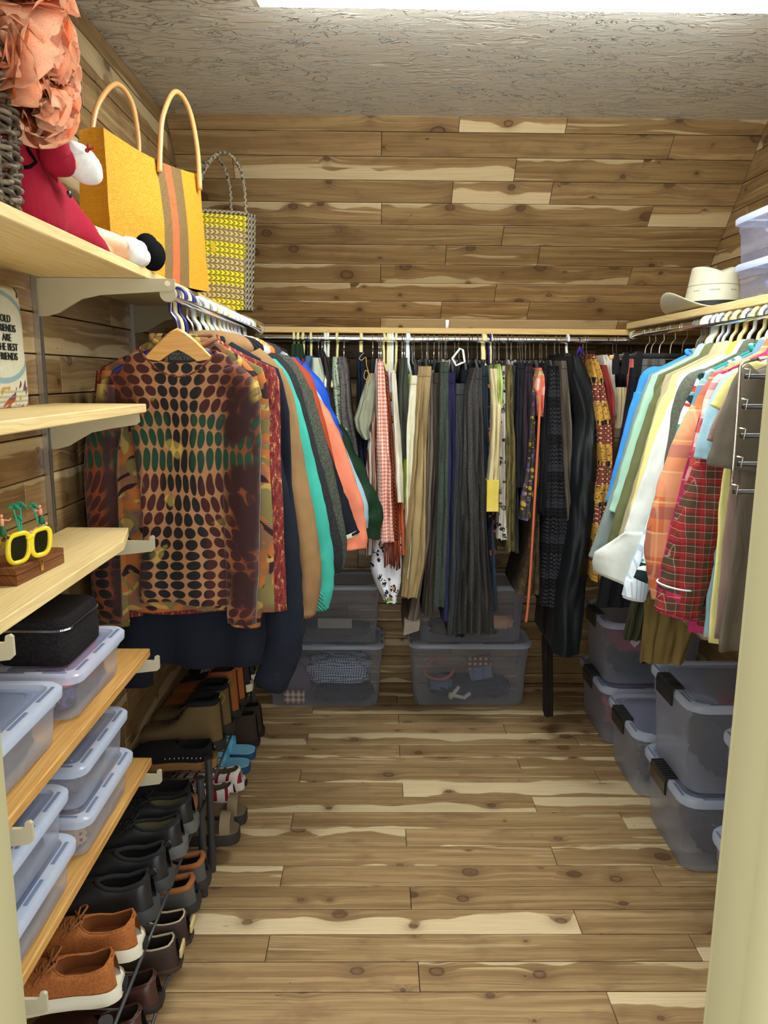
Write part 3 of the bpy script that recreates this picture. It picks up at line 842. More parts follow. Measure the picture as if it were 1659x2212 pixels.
    REG[rod].append((Y, short)); hanger(hg, (rx, Y, rz), 'X' if side < 0 else '-X', .165 if hg == 'wood' else .168, '%s hanger holding the %s' % (HN[hg], short), 0. if hg == 'wood' else R.uniform(-.03, .03))
    return t

def drape(name, label, cat, st, mat, short, Yf=2.79, depth=.33, lobes=2, amp=.02, hg='clip', hgz=None, group='clothes on the back rod', wr=.004, rodp=None, axis='Y', hem=None, hx=None, lumps=0.):
    """cloth hanging in soft vertical folds; st = (photo row, left, right) of its front edge"""
    seed = R.random() * 60
    S = [(atY(xl, y, Yf), atY(xr, y, Yf)) for y, xl, xr in st]
    zs = [s[0].z for s in S]
    x0 = (S[0][0].x + S[0][1].x) / 2
    tabL = [(-s[0].z, s[0].x) for s in S]; tabR = [(-s[0].z, s[1].x) for s in S]
    yr = RODB[0] if rodp is None else rodp[1]
    t = thing(name, label, cat, (x0, (Yf + depth / 2), zs[-1]), group)
    bm = B(); rings = []; N = 26
    nf = max(12, 8 * lobes)
    for i in range(N + 1):
        f = i / N; z = lerp(zs[0], zs[-1], f)
        a, b = interp(tabL, -z), interp(tabR, -z)
        if b - a < .004: b = a + .004
        g = .25 + .75 * smooth(f * 3)
        dd = depth * lerp(.82, 1., smooth(f * 2))
        yf = Yf + (depth - dd) * .5
        ring = []
        for k in range(nf + 1):
            s = k / nf; ph = lobes * (s + .22 * nz(seed + f * .9, s * 2.3, 0) + .10 * nz(seed, s * 5, f * 2)) * PI
            y = yf + amp * g * (1 - abs(math.sin(ph)) ** .8) * (.75 + .5 * nz(seed + 4, s * 3, z * 2)) + .010 * nz(seed, s * 4, z * 5) + .004 * nz(seed, s * 9, z * 18)
            y += lumps * (nz(seed + s * 3, z * 6, 2) + .6 * abs(nz(seed + s * 5, z * 12, 8)))
            if k in (0, nf): y += .012
            ring.append(Vector((lerp(a, b, s) + .006 * g * nz(seed + s * 5, z * 4, 1) + .003 * nz(seed + s * 3, z * 13, 4), y, z + (.006 * nz(seed, s * 4, 3) if i == N else 0))))
        wv = lambda q: (b - a) * .10 * nz(seed + q, z * 3, 5)
        for q in (.2, .4, .6, .8, 1.): ring.append(Vector((b - (b - a) * .08 * q + wv(q), yf + dd * q, z)))
        for q in (1., .8, .6, .4, .2): ring.append(Vector((a + (b - a) * .08 * q + wv(q), yf + dd * q, z)))
        rings.append(ring)
    loft(bm, rings)
    finish(bm, {'trousers': 'legs', 'skirt': 'panel'}.get(name, 'cloth'), mat, t, auto=70)
    if hem:
        bm = B(); r2 = []
        for dz in (0, -.012):
            r2.append([v + Vector((0, -.002, dz)) for v in rings[-1]])
        loft(bm, r2); finish(bm, 'hem', hem, t, auto=70)
    if name in ('trousers', 'skirt', 'shorts'):
        bm = B(); r2 = []
        for ring, dz in ((rings[0], .002), (rings[1], 0)):
            c = sum(ring, Vector()) / len(ring)
            r2.append([c + (v - c) * 1.03 + Vector((0, -.001, dz)) for v in ring])
        zc = r2[0][0].z
        loft(bm, r2); finish(bm, 'waistband', mat, t, auto=70)
    if rodp is None: REG['B'].append((x0, short))
    if hg:
        hxx = x0 if hx is None else hx
        pos = (hxx, yr, RODB[1]) if rodp is None else (rodp[0], yr, rodp[2])
        hanger(hg, pos, axis, min(.19, depth * .5) if axis == 'Y' else .17, '%s hanger holding the %s' % (HN[hg], short), R.uniform(-.12, .12))
    return t

# ---------------------------------------------------------------- left rod
navy, black, char = (26, 28, 38), (17, 17, 20), (44, 44, 48)
dm = m_dotshirt()
DY = 1.722
t0 = top('sheer_top', 'sheer long-sleeved top printed with dots in maroon, green and black, foremost on the left rod', 'shirt', 'L', DY,
    [(520, 792), (556, 830), (563, 880), (562, 960), (560, 1060), (558, 1160), (556, 1260), (552, 1345)], dm, .905, 'dotted sheer top', 'wood',
    shw=.185, bw=.116, th=.0165, r=(.047, .034), collar='crew', cmat=cloth('tweed', (150, 110, 70), (90, 40, 30), (60, 40, 30)), waist=.86, wr=.003, taper=1.0, seed=3.3, z_off=-.030, nw=.085, scoop=.030)
# garment label at the back of the neck
lab = B(); lc = Vector((RODL[0] + .004, DY + .0040, 1.481)); box(lab, lc - Vector((.030, .0005, .014)), lc + Vector((.030, .0005, .014)))
lo_ = finish(lab, 'brand_label', m_plain('label_satin', srgb(16, 18, 20), .5), t0, False)
def text(body, size, loc, rot, mat, parent, ext=.0004, name='lettering', align='CENTER', shear=0.):
    cu = bpy.data.curves.new(name, 'FONT'); cu.body = body; cu.size = size; cu.align_x = align; cu.align_y = 'CENTER'; cu.extrude = ext; cu.shear = shear; cu.space_line = .9
    tmp = bpy.data.objects.new('tmp_text', cu); COL.objects.link(tmp)
    dg = bpy.context.evaluated_depsgraph_get(); me = bpy.data.meshes.new_from_object(tmp.evaluated_get(dg)); bpy.data.objects.remove(tmp)
    me.materials.clear(); me.materials.append(mat); me.name = name
    o = bpy.data.objects.new(name, me); COL.objects.link(o); o.parent = parent
    m = rot.to_4x4() if hasattr(rot, 'to_4x4') else rot
    o.matrix_local = Matrix.Translation(Vector(loc) - wloc(parent)) @ m
    return o
FACE = Matrix.Rotation(PI / 2, 3, 'X')          # upright, facing -Y
text('Jean Paul\nGAULTIER', .0115, lc + Vector((0, -.0009, 0)), FACE, m_plain('label_grey', srgb(92, 100, 96), .6), lo_, .0002)

sq = cloth('squiggle', (120, 76, 66), (176, 92, 44), (92, 66, 86), (176, 150, 84), (52, 30, 34), (122, 110, 66))
top('knit_shirt', 'orange and brown squiggle-patterned knit top just behind the dotted sheer top', 'shirt', 'L', 1.762,
    [(528, 782), (560, 815), (566, 900), (566, 1000), (566, 1120), (566, 1240), (562, 1352)], sq, .878, 'squiggle-patterned top', 'white', shw=.19, bw=.196, th=.014, r=(.045, .036), wr=.002)
tw = cloth('tweed', (88, 26, 34), (126, 48, 46), (190, 140, 90))
top('tweed_cardigan', 'burgundy tweed cardigan behind the squiggle-patterned top', 'cardigan', 'L', 1.802,
    [(478, 742), (545, 790), (566, 835), (570, 920), (572, 1040), (572, 1180), (568, 1330)], tw, .86, 'burgundy tweed cardigan', 'navy', shw=.215, bw=.215, th=.016, r=(.05, .045), wr=.003)
top('sweatshirt', 'dark navy sweatshirt with long hanging cuff, next to the tan sweatshirt', 'sweatshirt', 'L', 1.862,
    [(513, 752), (556, 785), (572, 840), (598, 930), (630, 1060), (648, 1200), (657, 1330), (652, 1400), (622, 1478)], cloth('plain', (26, 30, 42), rough=.95), .70, 'dark navy sweatshirt', 'wire', shw=.215, bw=.23, th=.028, r=(.062, .046), cuff=cloth('rib', (26, 29, 40), scale=.6), wr=.004)
top('sweatshirt', 'tan sweatshirt on the left rod between the navy and teal ones', 'sweatshirt', 'L', 1.945,
    [(570, 762), (600, 790), (626, 830), (640, 895), (662, 1020), (684, 1140), (694, 1240), (682, 1322)], cloth('plain', (150, 116, 78), rough=.95), .80, 'tan sweatshirt', 'cream', shw=.215, bw=.22, th=.030, r=(.062, .044), collar='hood', cuff=cloth('rib', (146, 112, 74), scale=.6))
top('sweatshirt', 'bright teal sweatshirt on the left rod', 'sweatshirt', 'L', 2.022,
    [(600, 780), (630, 822), (655, 905), (686, 1030), (712, 1150), (722, 1245), (712, 1308)], cloth('plain', (64, 176, 158), rough=.95), .82, 'teal sweatshirt', 'white', shw=.21, bw=.215, th=.024, r=(.058, .042), cuff=cloth('rib', (60, 168, 150), scale=.6))
top('cardigan', 'black zip cardigan on the left rod behind the teal sweatshirt', 'cardigan', 'L', 2.095,
    [(602, 768), (640, 812), (660, 880), (690, 990), (722, 1110), (738, 1190), (735, 1232)], cloth('heather', (30, 30, 34), (46, 46, 50)), .80, 'black zip cardigan', 'white', shw=.215, bw=.215, th=.026, r=(.056, .046), collar='hood', cmat=cloth('rib', (34, 34, 42), scale=.5))
top('fleece_jacket', 'olive grey flecked fleece jacket on the left rod', 'jacket', 'L', 2.172,
    [(628, 772), (658, 812), (680, 872), (706, 970), (730, 1080), (748, 1180), (744, 1226)], cloth('heather', (50, 54, 48), (84, 88, 76)), .84, 'olive grey fleece jacket', 'cream', shw=.215, bw=.215, th=.028, r=(.06, .046), collar='shirt', cmat=cloth('plain', (150, 120, 84)))
top('vest', 'white printed top with orange markings folded over a hanger on the left rod', 'shirt', 'L', 2.245,
    [(606, 770), (640, 800), (652, 850), (655, 900)], cloth('floral', (220, 224, 232), (222, 150, 70), (150, 150, 166), scale=1.4), 1.05, 'white and orange printed top', 'white', shw=.2, bw=.2, th=.022, r=(.05, .046), collar='hood', cmat=cloth('floral', (214, 218, 230), (226, 150, 74), (150, 150, 160), scale=1.2))
top('jacket', 'navy jacket with a cream hem on the left rod', 'jacket', 'L', 2.302,
    [(640, 790), (668, 840), (690, 905), (724, 1010), (756, 1100), (778, 1160)], cloth('plain', (22, 24, 36)), .90, 'navy jacket with cream hem', 'white', shw=.215, bw=.215, th=.024, r=(.05, .044), cuff=cloth('plain', (224, 216, 196)), cuffl=.2)
top('anorak', 'brick red jacket on the left rod in front of the salmon one', 'jacket', 'L', 2.362,
    [(640, 775), (672, 815), (690, 868), (708, 940), (726, 1020), (738, 1080)], cloth('plain', (182, 74, 44), rough=.7), .95, 'brick red jacket', 'white', shw=.21, bw=.21, th=.024, r=(.048, .04), collar='hood', cmat=cloth('plain', (226, 136, 56), rough=.6))
top('windbreaker', 'salmon pink windbreaker on the left rod', 'jacket', 'L', 2.428,
    [(672, 820), (700, 880), (736, 955), (768, 1045), (790, 1120), (793, 1184)], cloth('plain', (240, 140, 108), rough=.55, sheen=0), .92, 'salmon windbreaker', 'white', shw=.215, bw=.215, th=.030, r=(.066, .052), wr=.007)
top('shirt', 'pale blue shirt squeezed behind the salmon windbreaker', 'shirt', 'L', 2.49,
    [(690, 850), (728, 930), (768, 1020), (796, 1090), (796, 1140)], cloth('plain', (160, 204, 226)), .95, 'pale blue shirt', 'white', shw=.21, bw=.20, th=.016, r=(.04, .036))
top('puffer_jacket', 'shiny cobalt blue puffer jacket on the left rod', 'jacket', 'L', 2.553,
    [(642, 772), (684, 822), (712, 870), (728, 920), (744, 970)], cloth('plain', (26, 84, 206), rough=.4, sheen=0), 1.0, 'cobalt blue puffer jacket', 'white', shw=.215, bw=.21, th=.032, r=(.06, .055), puff=.16, collar='hood', cmat=cloth('plain', (70, 66, 74)))
top('puffer_jacket', 'bottle green puffer jacket at the far end of the left rod', 'jacket', 'L', 2.665,
    [(668, 800), (706, 870), (752, 955), (796, 1045), (826, 1115), (818, 1152)], cloth('plain', (28, 58, 38), rough=.45, sheen=0), .90, 'bottle green puffer jacket', 'white', shw=.22, bw=.24, th=.045, r=(.075, .07), puff=.14, collar='hood', cmat=cloth('plain', (34, 44, 40), rough=.5), wr=.007)
# spare hangers bunched on the left rod
for i, (y, k) in enumerate([(1.735, 'navy'), (1.75, 'cream'), (1.775, 'wire'), (1.82, 'wire'), (1.885, 'wire'), (1.905, 'white'), (1.97, 'wire'), (1.985, 'wire'), (2.05, 'white'), (2.07, 'cream'), (2.13, 'white'), (2.15, 'white'), (2.2, 'white'), (2.22, 'cream'), (2.27, 'white'), (2.33, 'white'), (2.39, 'cream'), (2.46, 'white'), (2.52, 'white'), (2.60, 'white'), (2.63, 'white'), (2.73, 'cream')]):
    spare(k, 'L', y)
# ---------------------------------------------------------------- back rod (edge on), left to right
def bk(name, label, cat, st, mat, short, **k): return drape(name, label, cat, st, mat, short, **k)
P_ = cloth
bk('coat', 'dark coat with a moss green felt collar at the left end of the back rod', 'coat', [(742, 626, 650), (800, 622, 660), (900, 640, 680), (1240, 640, 690)], P_('plain', (38, 60, 36)), 'coat with green collar', hg='cream', Yf=2.86, depth=.26)
bk('shirt', 'rust red shirt beside the green-collared coat on the back rod', 'shirt', [(774, 650, 668), (830, 650, 672), (1100, 655, 680)], P_('plain', (150, 58, 46)), 'rust red shirt', hg='wire_blk', Yf=2.85, depth=.28)
bk('denim_shirt', 'faded blue denim shirt on the back rod beside the white quilted vest', 'shirt', [(768, 656, 676), (830, 660, 684), (1100, 665, 690)], P_('plain', (78, 120, 160)), 'faded denim shirt', hg='cream', Yf=2.845, depth=.28)
bk('quilted_vest', 'puffy off-white quilted vest on the back rod', 'vest', [(772, 671, 690), (800, 669, 698), (850, 672, 702), (1050, 676, 704)], P_('plain', (204, 212, 192)), 'off-white quilted vest', hg='wire', Yf=2.80, amp=.012)
bk('blazer', 'near-black aubergine blazer on the back rod', 'blazer', [(756, 682, 696), (790, 684, 708), (1000, 690, 716), (1150, 700, 720)], P_('plain', (42, 36, 44)), 'aubergine blazer', hg='black', Yf=2.82)
bk('blazer', 'charcoal brown blazer on the back rod under a white hanger', 'blazer', [(770, 697, 708), (800, 700, 716), (880, 704, 726), (1150, 712, 730)], P_('plain', (64, 60, 56)), 'charcoal brown blazer', hg='white', Yf=2.79)
bk('blouse', 'pale green blouse with dark branching print on the back rod', 'blouse', [(770, 717, 727), (810, 716, 734), (900, 724, 744), (930, 733, 750), (1140, 735, 756)], P_('leaves', (176, 190, 166), (40, 48, 44)), 'pale green branch-print blouse', hg='cream', Yf=2.76)
bk('patterned_jacket', 'grey snakeskin-patterned jacket on the back rod', 'jacket', [(770, 731, 744), (800, 729, 752), (880, 734, 757), (950, 740, 770), (1100, 745, 785)], P_('leaves', (104, 98, 96), (40, 38, 40), scale=1.8), 'grey snakeskin jacket', hg='clipwood', Yf=2.75)
nd = bk('navy_dress', 'navy dress with a looping gold cord on the back rod', 'dress', [(760, 771, 786), (800, 770, 789), (900, 768, 792), (1000, 775, 800), (1150, 770, 800)], P_('plain', (20, 26, 44)), 'navy dress with gold cord', hg='cream', Yf=2.76)
bm = B(); pts = [atY(x, y, 2.735) for x, y in ((786, 762), (780, 768), (776, 775), (782, 778), (790, 772), (792, 790), (797, 810), (790, 820), (786, 812), (790, 800), (796, 806), (800, 820), (794, 832), (792, 822), (800, 826))]
tube(bm, spline(pts, 4), .0014, 5); finish(bm, 'cord', m_plain('gold_cord', srgb(190, 160, 84), .5), nd)
bk('tee_shirt', 'sage green short-sleeved tee flaring out on the back rod', 'shirt', [(806, 796, 812), (850, 782, 812), (905, 764, 808), (930, 770, 800), (950, 785, 803)], P_('plain', (158, 162, 138)), 'sage green tee', hg='black', Yf=2.71, depth=.36)
bk('striped_shirt', 'long shirt with brown, orange and white stripes on the back rod', 'shirt', [(776, 812, 824), (830, 806, 822), (950, 796, 818), (1090, 786, 824), (1200, 790, 826)], P_('stripes', (214, 206, 196), (120, 60, 40), (190, 120, 60), (90, 84, 92), scale=1.5), 'brown and white striped shirt', hg='clip', Yf=2.72)
bk('gingham_shirt', 'pink gingham shirt hanging on the back rod', 'shirt', [(780, 816, 828), (830, 815, 834), (950, 814, 842), (1080, 818, 848), (1172, 824, 852)], P_('gingham', (240, 212, 198), (198, 112, 96)), 'pink gingham shirt', hg='clear', Yf=2.66, depth=.4)
rk = bk('knit_cardigan', 'rust ribbed knit cardigan with a long fringe on the back rod', 'cardigan', [(802, 826, 836), (900, 834, 846), (1050, 842, 858), (1170, 846, 864)], P_('rib', (140, 66, 38), scale=.5), 'rust knit cardigan', hg='cream', Yf=2.665, depth=.4)
bm = B()
for i in range(26):
    x = R.uniform(829, 864); a = atY(x, 1168, 2.66 + R.uniform(0, .03)); b = atY(x + R.uniform(-4, 4), 1226 + R.uniform(-8, 4), 2.665 + R.uniform(0, .03))
    tube(bm, [a, a.lerp(b, .5) + Vector((R.uniform(-.003, .003), 0, 0)), b], .0022, 5)
finish(bm, 'fringe', P_('plain', (136, 62, 36)), rk)
bk('print_dress', 'white dress with leopard spots and bright flowers at its rounded hem', 'dress', [(800, 838, 852), (900, 846, 858), (1050, 846, 862), (1180, 806, 868), (1230, 798, 868), (1270, 812, 866), (1296, 826, 858)], P_('leopard', (226, 228, 236), (22, 22, 26), (196, 132, 52), scale=.8), 'leopard and flower dress', hg='white', Yf=2.70, depth=.3, hem=P_('floral', (216, 222, 230), (96, 150, 54), (206, 160, 52), (176, 60, 40)))
bk('cream_shirt', 'cream shirt with a dangling cuff on the back rod', 'shirt', [(806, 846, 856), (920, 850, 864), (1040, 852, 872), (1086, 858, 872)], P_('plain', (228, 222, 204)), 'cream shirt', hg='white', Yf=2.665)
bk('terracotta_dress', 'terracotta dress hanging straight on the back rod', 'dress', [(802, 842, 850), (850, 844, 858), (1000, 856, 868), (1200, 858, 876)], P_('plain', (184, 88, 56)), 'terracotta dress', hg='cream', Yf=2.70)
bk('jacket', 'dark olive jacket on the back rod between the terracotta dress and the ivory trousers', 'jacket', [(772, 866, 882), (860, 858, 882), (920, 862, 880), (992, 864, 880)], P_('plain', (60, 64, 54)), 'dark olive jacket', hg='clip', Yf=2.74)
bk('lime_top', 'lime green top peeking out on the back rod', 'shirt', [(808, 879, 888), (900, 872, 884), (1100, 869, 880)], P_('plain', (154, 176, 60)), 'lime green top', hg='white', Yf=2.76)
bk('trousers', 'ivory trousers on the back rod beside the khaki ones', 'trousers', [(812, 888, 905), (900, 880, 900), (1090, 874, 892), (1250, 872, 886)], P_('plain', (226, 222, 196)), 'ivory trousers', hg='clip', Yf=2.74)
bk('trousers', 'khaki trousers hanging at a slant on the back rod', 'trousers', [(792, 906, 934), (900, 896, 926), (1100, 882, 920), (1220, 870, 918), (1292, 866, 904)], P_('plain', (168, 146, 104)), 'khaki trousers', hg='clip', Yf=2.72, lobes=3, amp=.03)
tr = bk('trousers', 'taupe trousers with a turned-up cuff, slanting furthest left at the bottom', 'trousers', [(800, 924, 940), (950, 921, 938), (1150, 910, 932), (1300, 890, 908), (1356, 880, 900)], P_('plain', (112, 102, 90)), 'taupe trousers', hg='clip', Yf=2.76)
bm = B(); a = atY(876, 1345, 2.745); b = atY(904, 1345, 2.745); c = atY(874, 1372, 2.745)
loft(bm, [[Vector((a.x - .004, 2.745, a.z)), Vector((b.x + .006, 2.745, b.z)), Vector((b.x + .006, 3.06, b.z)), Vector((a.x - .004, 3.06, a.z))], [Vector((a.x - .008, 2.74, c.z)), Vector((b.x + .002, 2.74, c.z + .02)), Vector((b.x + .002, 3.06, c.z + .02)), Vector((a.x - .008, 3.06, c.z))]])
finish(bm, 'cuff', P_('plain', (140, 128, 116)), tr, False)
bk('trousers', 'dark brown trousers on the back rod', 'trousers', [(806, 936, 956), (1000, 934, 952), (1330, 912, 936)], P_('plain', (66, 58, 52)), 'dark brown trousers', hg='clip', Yf=2.75)
bk('trousers', 'grey-green wool trousers on the back rod', 'trousers', [(782, 952, 972), (900, 950, 972), (1100, 944, 970), (1312, 936, 962)], P_('heather', (52, 60, 54), (70, 78, 72)), 'grey-green wool trousers', hg='clear', Yf=2.72)
bk('trousers', 'indigo purple trousers on the back rod', 'trousers', [(806, 969, 986), (1000, 968, 984), (1200, 960, 984), (1342, 954, 984)], P_('plain', (44, 42, 78)), 'indigo trousers', hg='clipwood', Yf=2.73)
bk('trousers', 'charcoal flannel trousers on the back rod next to a white hanger clip', 'trousers', [(830, 987, 1006), (1000, 984, 1004), (1250, 972, 1000), (1376, 966, 992)], P_('heather', (48, 50, 54), (66, 68, 72)), 'charcoal flannel trousers', hg='clip', Yf=2.71)
bk('trousers', 'blue-black trousers on the back rod', 'trousers', [(800, 1000, 1012), (1000, 996, 1008), (1376, 984, 1004)], P_('plain', (30, 34, 48)), 'blue-black trousers', hg='clip', Yf=2.73)
bk('skirt', 'dark grey pleated wool skirt in the middle of the back rod', 'skirt', [(795, 1024, 1044), (840, 1006, 1046), (1000, 1000, 1050), (1200, 996, 1058), (1372, 988, 1072)], P_('heather', (48, 46, 46), (70, 68, 66)), 'dark grey pleated skirt', hg='clip', Yf=2.66, lobes=4, amp=.04, depth=.38)
bk('trousers', 'slate blue trousers on the back rod right of the pleated skirt', 'trousers', [(790, 1040, 1058), (900, 1044, 1056), (1320, 1060, 1076)], P_('plain', (42, 52, 66)), 'slate blue trousers', hg='clip', Yf=2.73)
bk('floral_dress', 'black dress with red and orange flowers on the back rod', 'dress', [(830, 1055, 1070), (1000, 1055, 1068), (1200, 1056, 1070)], P_('floral', (16, 16, 20), (176, 50, 44), (206, 120, 50), scale=.9), 'black flowered dress', hg='cream', Yf=2.73)
yd = bk('shift_dress', 'beige dress with a lemon yellow hem on the back rod', 'dress', [(796, 1061, 1078), (860, 1066, 1084), (960, 1062, 1082), (1020, 1055, 1080), (1040, 1053, 1078)], P_('plain', (214, 200, 156)), 'beige and yellow dress', hg='cream', Yf=2.69)
S_ = [(1038, 1052.5, 1078.5), (1070, 1052, 1077), (1105, 1051, 1077)]
bm = B(); loft(bm, [[Vector((atY(xl, y, 2.688).x, 2.688, atY(xl, y, 2.688).z)), atY((xl + xr) / 2, y, 2.68), atY(xr, y, 2.688), atY(xr, y, 2.688) + Vector((0, .3, 0)), atY(xl, y, 2.688) + Vector((0, .3, 0))] for y, xl, xr in S_])
finish(bm, 'hem_panel', P_('plain', (238, 214, 96)), yd, auto=40)
bk('camisole', 'pale lime camisole on the back rod beside the leopard skirt', 'shirt', [(786, 1078, 1084), (830, 1075, 1088), (880, 1076, 1086)], P_('plain', (176, 196, 112)), 'pale lime camisole', hg='navy', Yf=2.70)
bk('leopard_skirt', 'grey leopard-spot skirt on the back rod', 'skirt', [(790, 1087, 1095), (850, 1082, 1094), (950, 1080, 1093), (1100, 1079, 1093), (1166, 1074, 1098)], P_('leopard', (190, 184, 176), (28, 26, 28), (130, 122, 112), scale=1.3), 'grey leopard skirt', hg='clip', Yf=2.70)
bk('crinkle_skirt', 'olive crinkled skirt on the back rod', 'skirt', [(787, 1096, 1112), (830, 1095, 1114), (1000, 1094, 1114), (1192, 1094, 1116)], P_('crinkle', (116, 106, 62), (66, 60, 34)), 'olive crinkled skirt', hg='clip', Yf=2.69)
bk('trousers', 'steel grey trousers on the back rod behind the olive skirt', 'trousers', [(790, 1112, 1124), (1000, 1110, 1120), (1194, 1108, 1124)], P_('plain', (66, 68, 72)), 'steel grey trousers', hg='clear', Yf=2.74)
bk('skirt', 'short black skirt on the back rod left of the plum one', 'skirt', [(785, 1120, 1140), (900, 1116, 1136), (1052, 1113, 1134)], P_('plain', (26, 26, 34)), 'short black skirt', hg='clip', Yf=2.71)
bk('skirt', 'dark plum skirt on the back rod', 'skirt', [(792, 1138, 1156), (900, 1132, 1152), (1070, 1130, 1150)], P_('plain', (46, 34, 44)), 'dark plum skirt', hg='clip', Yf=2.705)
bk('velvet_skirt', 'long brown velvet skirt on the back rod', 'skirt', [(796, 1156, 1170), (1000, 1150, 1168), (1200, 1142, 1168), (1286, 1118, 1170)], P_('velvet', (58, 46, 32), (86, 70, 48)), 'brown velvet skirt', hg='clip', Yf=2.72, lobes=3)
bk('embroidered_scarf', 'grey scarf embroidered with purple and yellow flowers on the back rod', 'scarf', [(840, 1153, 1158), (900, 1150, 1158), (1000, 1142, 1156), (1080, 1130, 1152), (1125, 1126, 1146)], P_('floral', (70, 66, 58), (112, 84, 150), (186, 160, 60), (60, 56, 52), scale=2.), 'embroidered grey scarf', hg='wire', Yf=2.67, depth=.06)
cb = bk('kimono_top', 'coral and green flowered top with a long satin tie on the back rod', 'blouse', [(794, 1168, 1174), (812, 1164, 1180), (840, 1158, 1181), (860, 1162, 1178), (900, 1166, 1176)], P_('floral', (226, 120, 92), (150, 176, 120), (232, 180, 160)), 'coral flowered top', hg='clear', Yf=2.66, depth=.2)
bm = B(); pts = [atY(x, y, 2.645) for x, y in ((1170, 810), (1166, 880), (1162, 960), (1155, 1080), (1148, 1200), (1141, 1300), (1136, 1344))]
pts = spline(pts, 4); loft(bm, [[p + Vector((-.0038, 0, 0)), p + Vector((.0038, -.001, 0)), p + Vector((.0038, .002, 0)), p + Vector((-.0038, .002, 0))] for p in pts])
finish(bm, 'tie', P_('plain', (204, 104, 72), rough=.4), cb, auto=40)
bk('skirt', 'flared black skirt on the back rod left of the lace dress', 'skirt', [(785, 1178, 1192), (900, 1174, 1190), (1050, 1166, 1188), (1100, 1160, 1196), (1116, 1168, 1196)], P_('plain', (24, 24, 28)), 'flared black skirt', hg='clip', Yf=2.70)
bk('lace_dress', 'black dress with bands of lace on the back rod', 'dress', [(790, 1188, 1214), (900, 1186, 1218), (1000, 1184, 1222), (1110, 1180, 1228), (1310, 1170, 1224)], P_('lace', (14, 14, 17), (52, 52, 60)), 'black lace dress', hg='clip', Yf=2.69, lobes=3)
bk('trousers', 'greige trousers on the back rod right of the lace dress', 'trousers', [(780, 1216, 1228), (840, 1218, 1238), (1000, 1222, 1240), (1150, 1232, 1244), (1170, 1224, 1244)], P_('plain', (98, 90, 78)), 'greige trousers', hg='clip', Yf=2.66)
bk('sequin_top', 'black sequined top tucked beside the leather jacket on the back rod', 'shirt', [(762, 1224, 1238), (820, 1236, 1252), (880, 1238, 1258), (1000, 1240, 1262), (1300, 1236, 1260)], P_('heather', (22, 22, 24), (58, 56, 60)), 'black sequined top', hg='wire', Yf=2.74)
lj = bk('leather_coat', 'long creased black leather coat on the back rod', 'coat', [(768, 1240, 1264), (800, 1240, 1278), (860, 1250, 1298), (905, 1256, 1304), (1000, 1244, 1298), (1150, 1238, 1286), (1300, 1210, 1270), (1420, 1200, 1256)], P_('plain', (26, 29, 32), rough=.38, sheen=0), 'black leather coat', hg='black', Yf=2.60, depth=.42, lobes=1, amp=.05, lumps=.02)
bm = B(); tube(bm, [atY(x, y, 2.66) for x, y in ((1246, 768), (1252, 752), (1258, 768))], [.006, .010, .006], 8); finish(bm, 'lining', P_('plain', (52, 34, 110)), lj)
bk('wrap_skirt', 'very long narrow black sash trailing to the floor below the leather coat', 'sash', [(1240, 1176, 1200), (1330, 1180, 1200), (1400, 1176, 1196), (1550, 1178, 1196)], P_('plain', (34, 26, 26)), 'trailing sash', hg=None, Yf=2.80, depth=.06)
bk('silk_scarf_dress', 'dress of ochre and plum scarf print at the right of the back rod', 'dress', [(764, 1280, 1292), (800, 1286, 1308), (900, 1296, 1326), (1000, 1300, 1328), (1070, 1292, 1324), (1150, 1288, 1312), (1260, 1284, 1310)], P_('scarf', (196, 150, 66), (112, 56, 44), (222, 190, 150), (40, 26, 22), (20, 18, 30)), 'scarf-print dress', hg='white', Yf=2.58, depth=.4)
bk('shirt', 'brick red shirt behind the scarf-print dress', 'shirt', [(788, 1304, 1318), (850, 1312, 1328), (1000, 1314, 1330)], P_('plain', (148, 54, 50)), 'brick red shirt on the back rod', hg='black', Yf=2.66)
bk('camisole', 'white camisole on thin straps at the right end of the back rod', 'shirt', [(766, 1308, 1316), (780, 1308, 1330), (830, 1316, 1332), (900, 1320, 1334)], P_('plain', (220, 216, 204)), 'white camisole', hg='wire', Yf=2.70, depth=.25)
# white hanger clip sticking up between the trousers
wc = thing('hanger_clip', 'open white plastic hanger end sticking up among the trousers on the back rod', 'hanger', atY(993, 800, 2.68), 'hangers on the rods')
bm = B(); pts = [atY(x, y, 2.68) for x, y in ((977, 774), (994, 753), (1000, 756), (1004, 782), (998, 784), (985, 790))]
tube(bm, pts, .0038, 8, closed=True); finish(bm, 'frame', M['h_white'], wc)
# extra hangers on the back rod
for i, (px, k) in enumerate([(635, 'cream'), (655, 'cream'), (702, 'white'), (708, 'cream'), (779, 'cream'), (824, 'wire'), (838, 'cream'), (848, 'white'), (856, 'cream'), (868, 'wire'), (874, 'wire'), (883, 'white'), (895, 'wire'), (922, 'wire'), (948, 'wire'), (955, 'wire'), (962, 'wire'), (1012, 'wire'), (1020, 'wire_blk'), (1031, 'wire_blk'), (1043, 'cream'), (1061, 'cream'), (1072, 'wire'), (1095, 'wire'), (1107, 'wire'), (1130, 'wire'), (1146, 'wire'), (1172, 'wire'), (1200, 'wire'), (1210, 'wire'), (1250, 'wire_blk'), (1313, 'wire_blk'), (1327, 'wire'), (1334, 'wire'), (1358, 'wire_blk'), (1367, 'wire_blk')]):
    spare(k, 'B', atY(px, 735, RODB[0]).x)

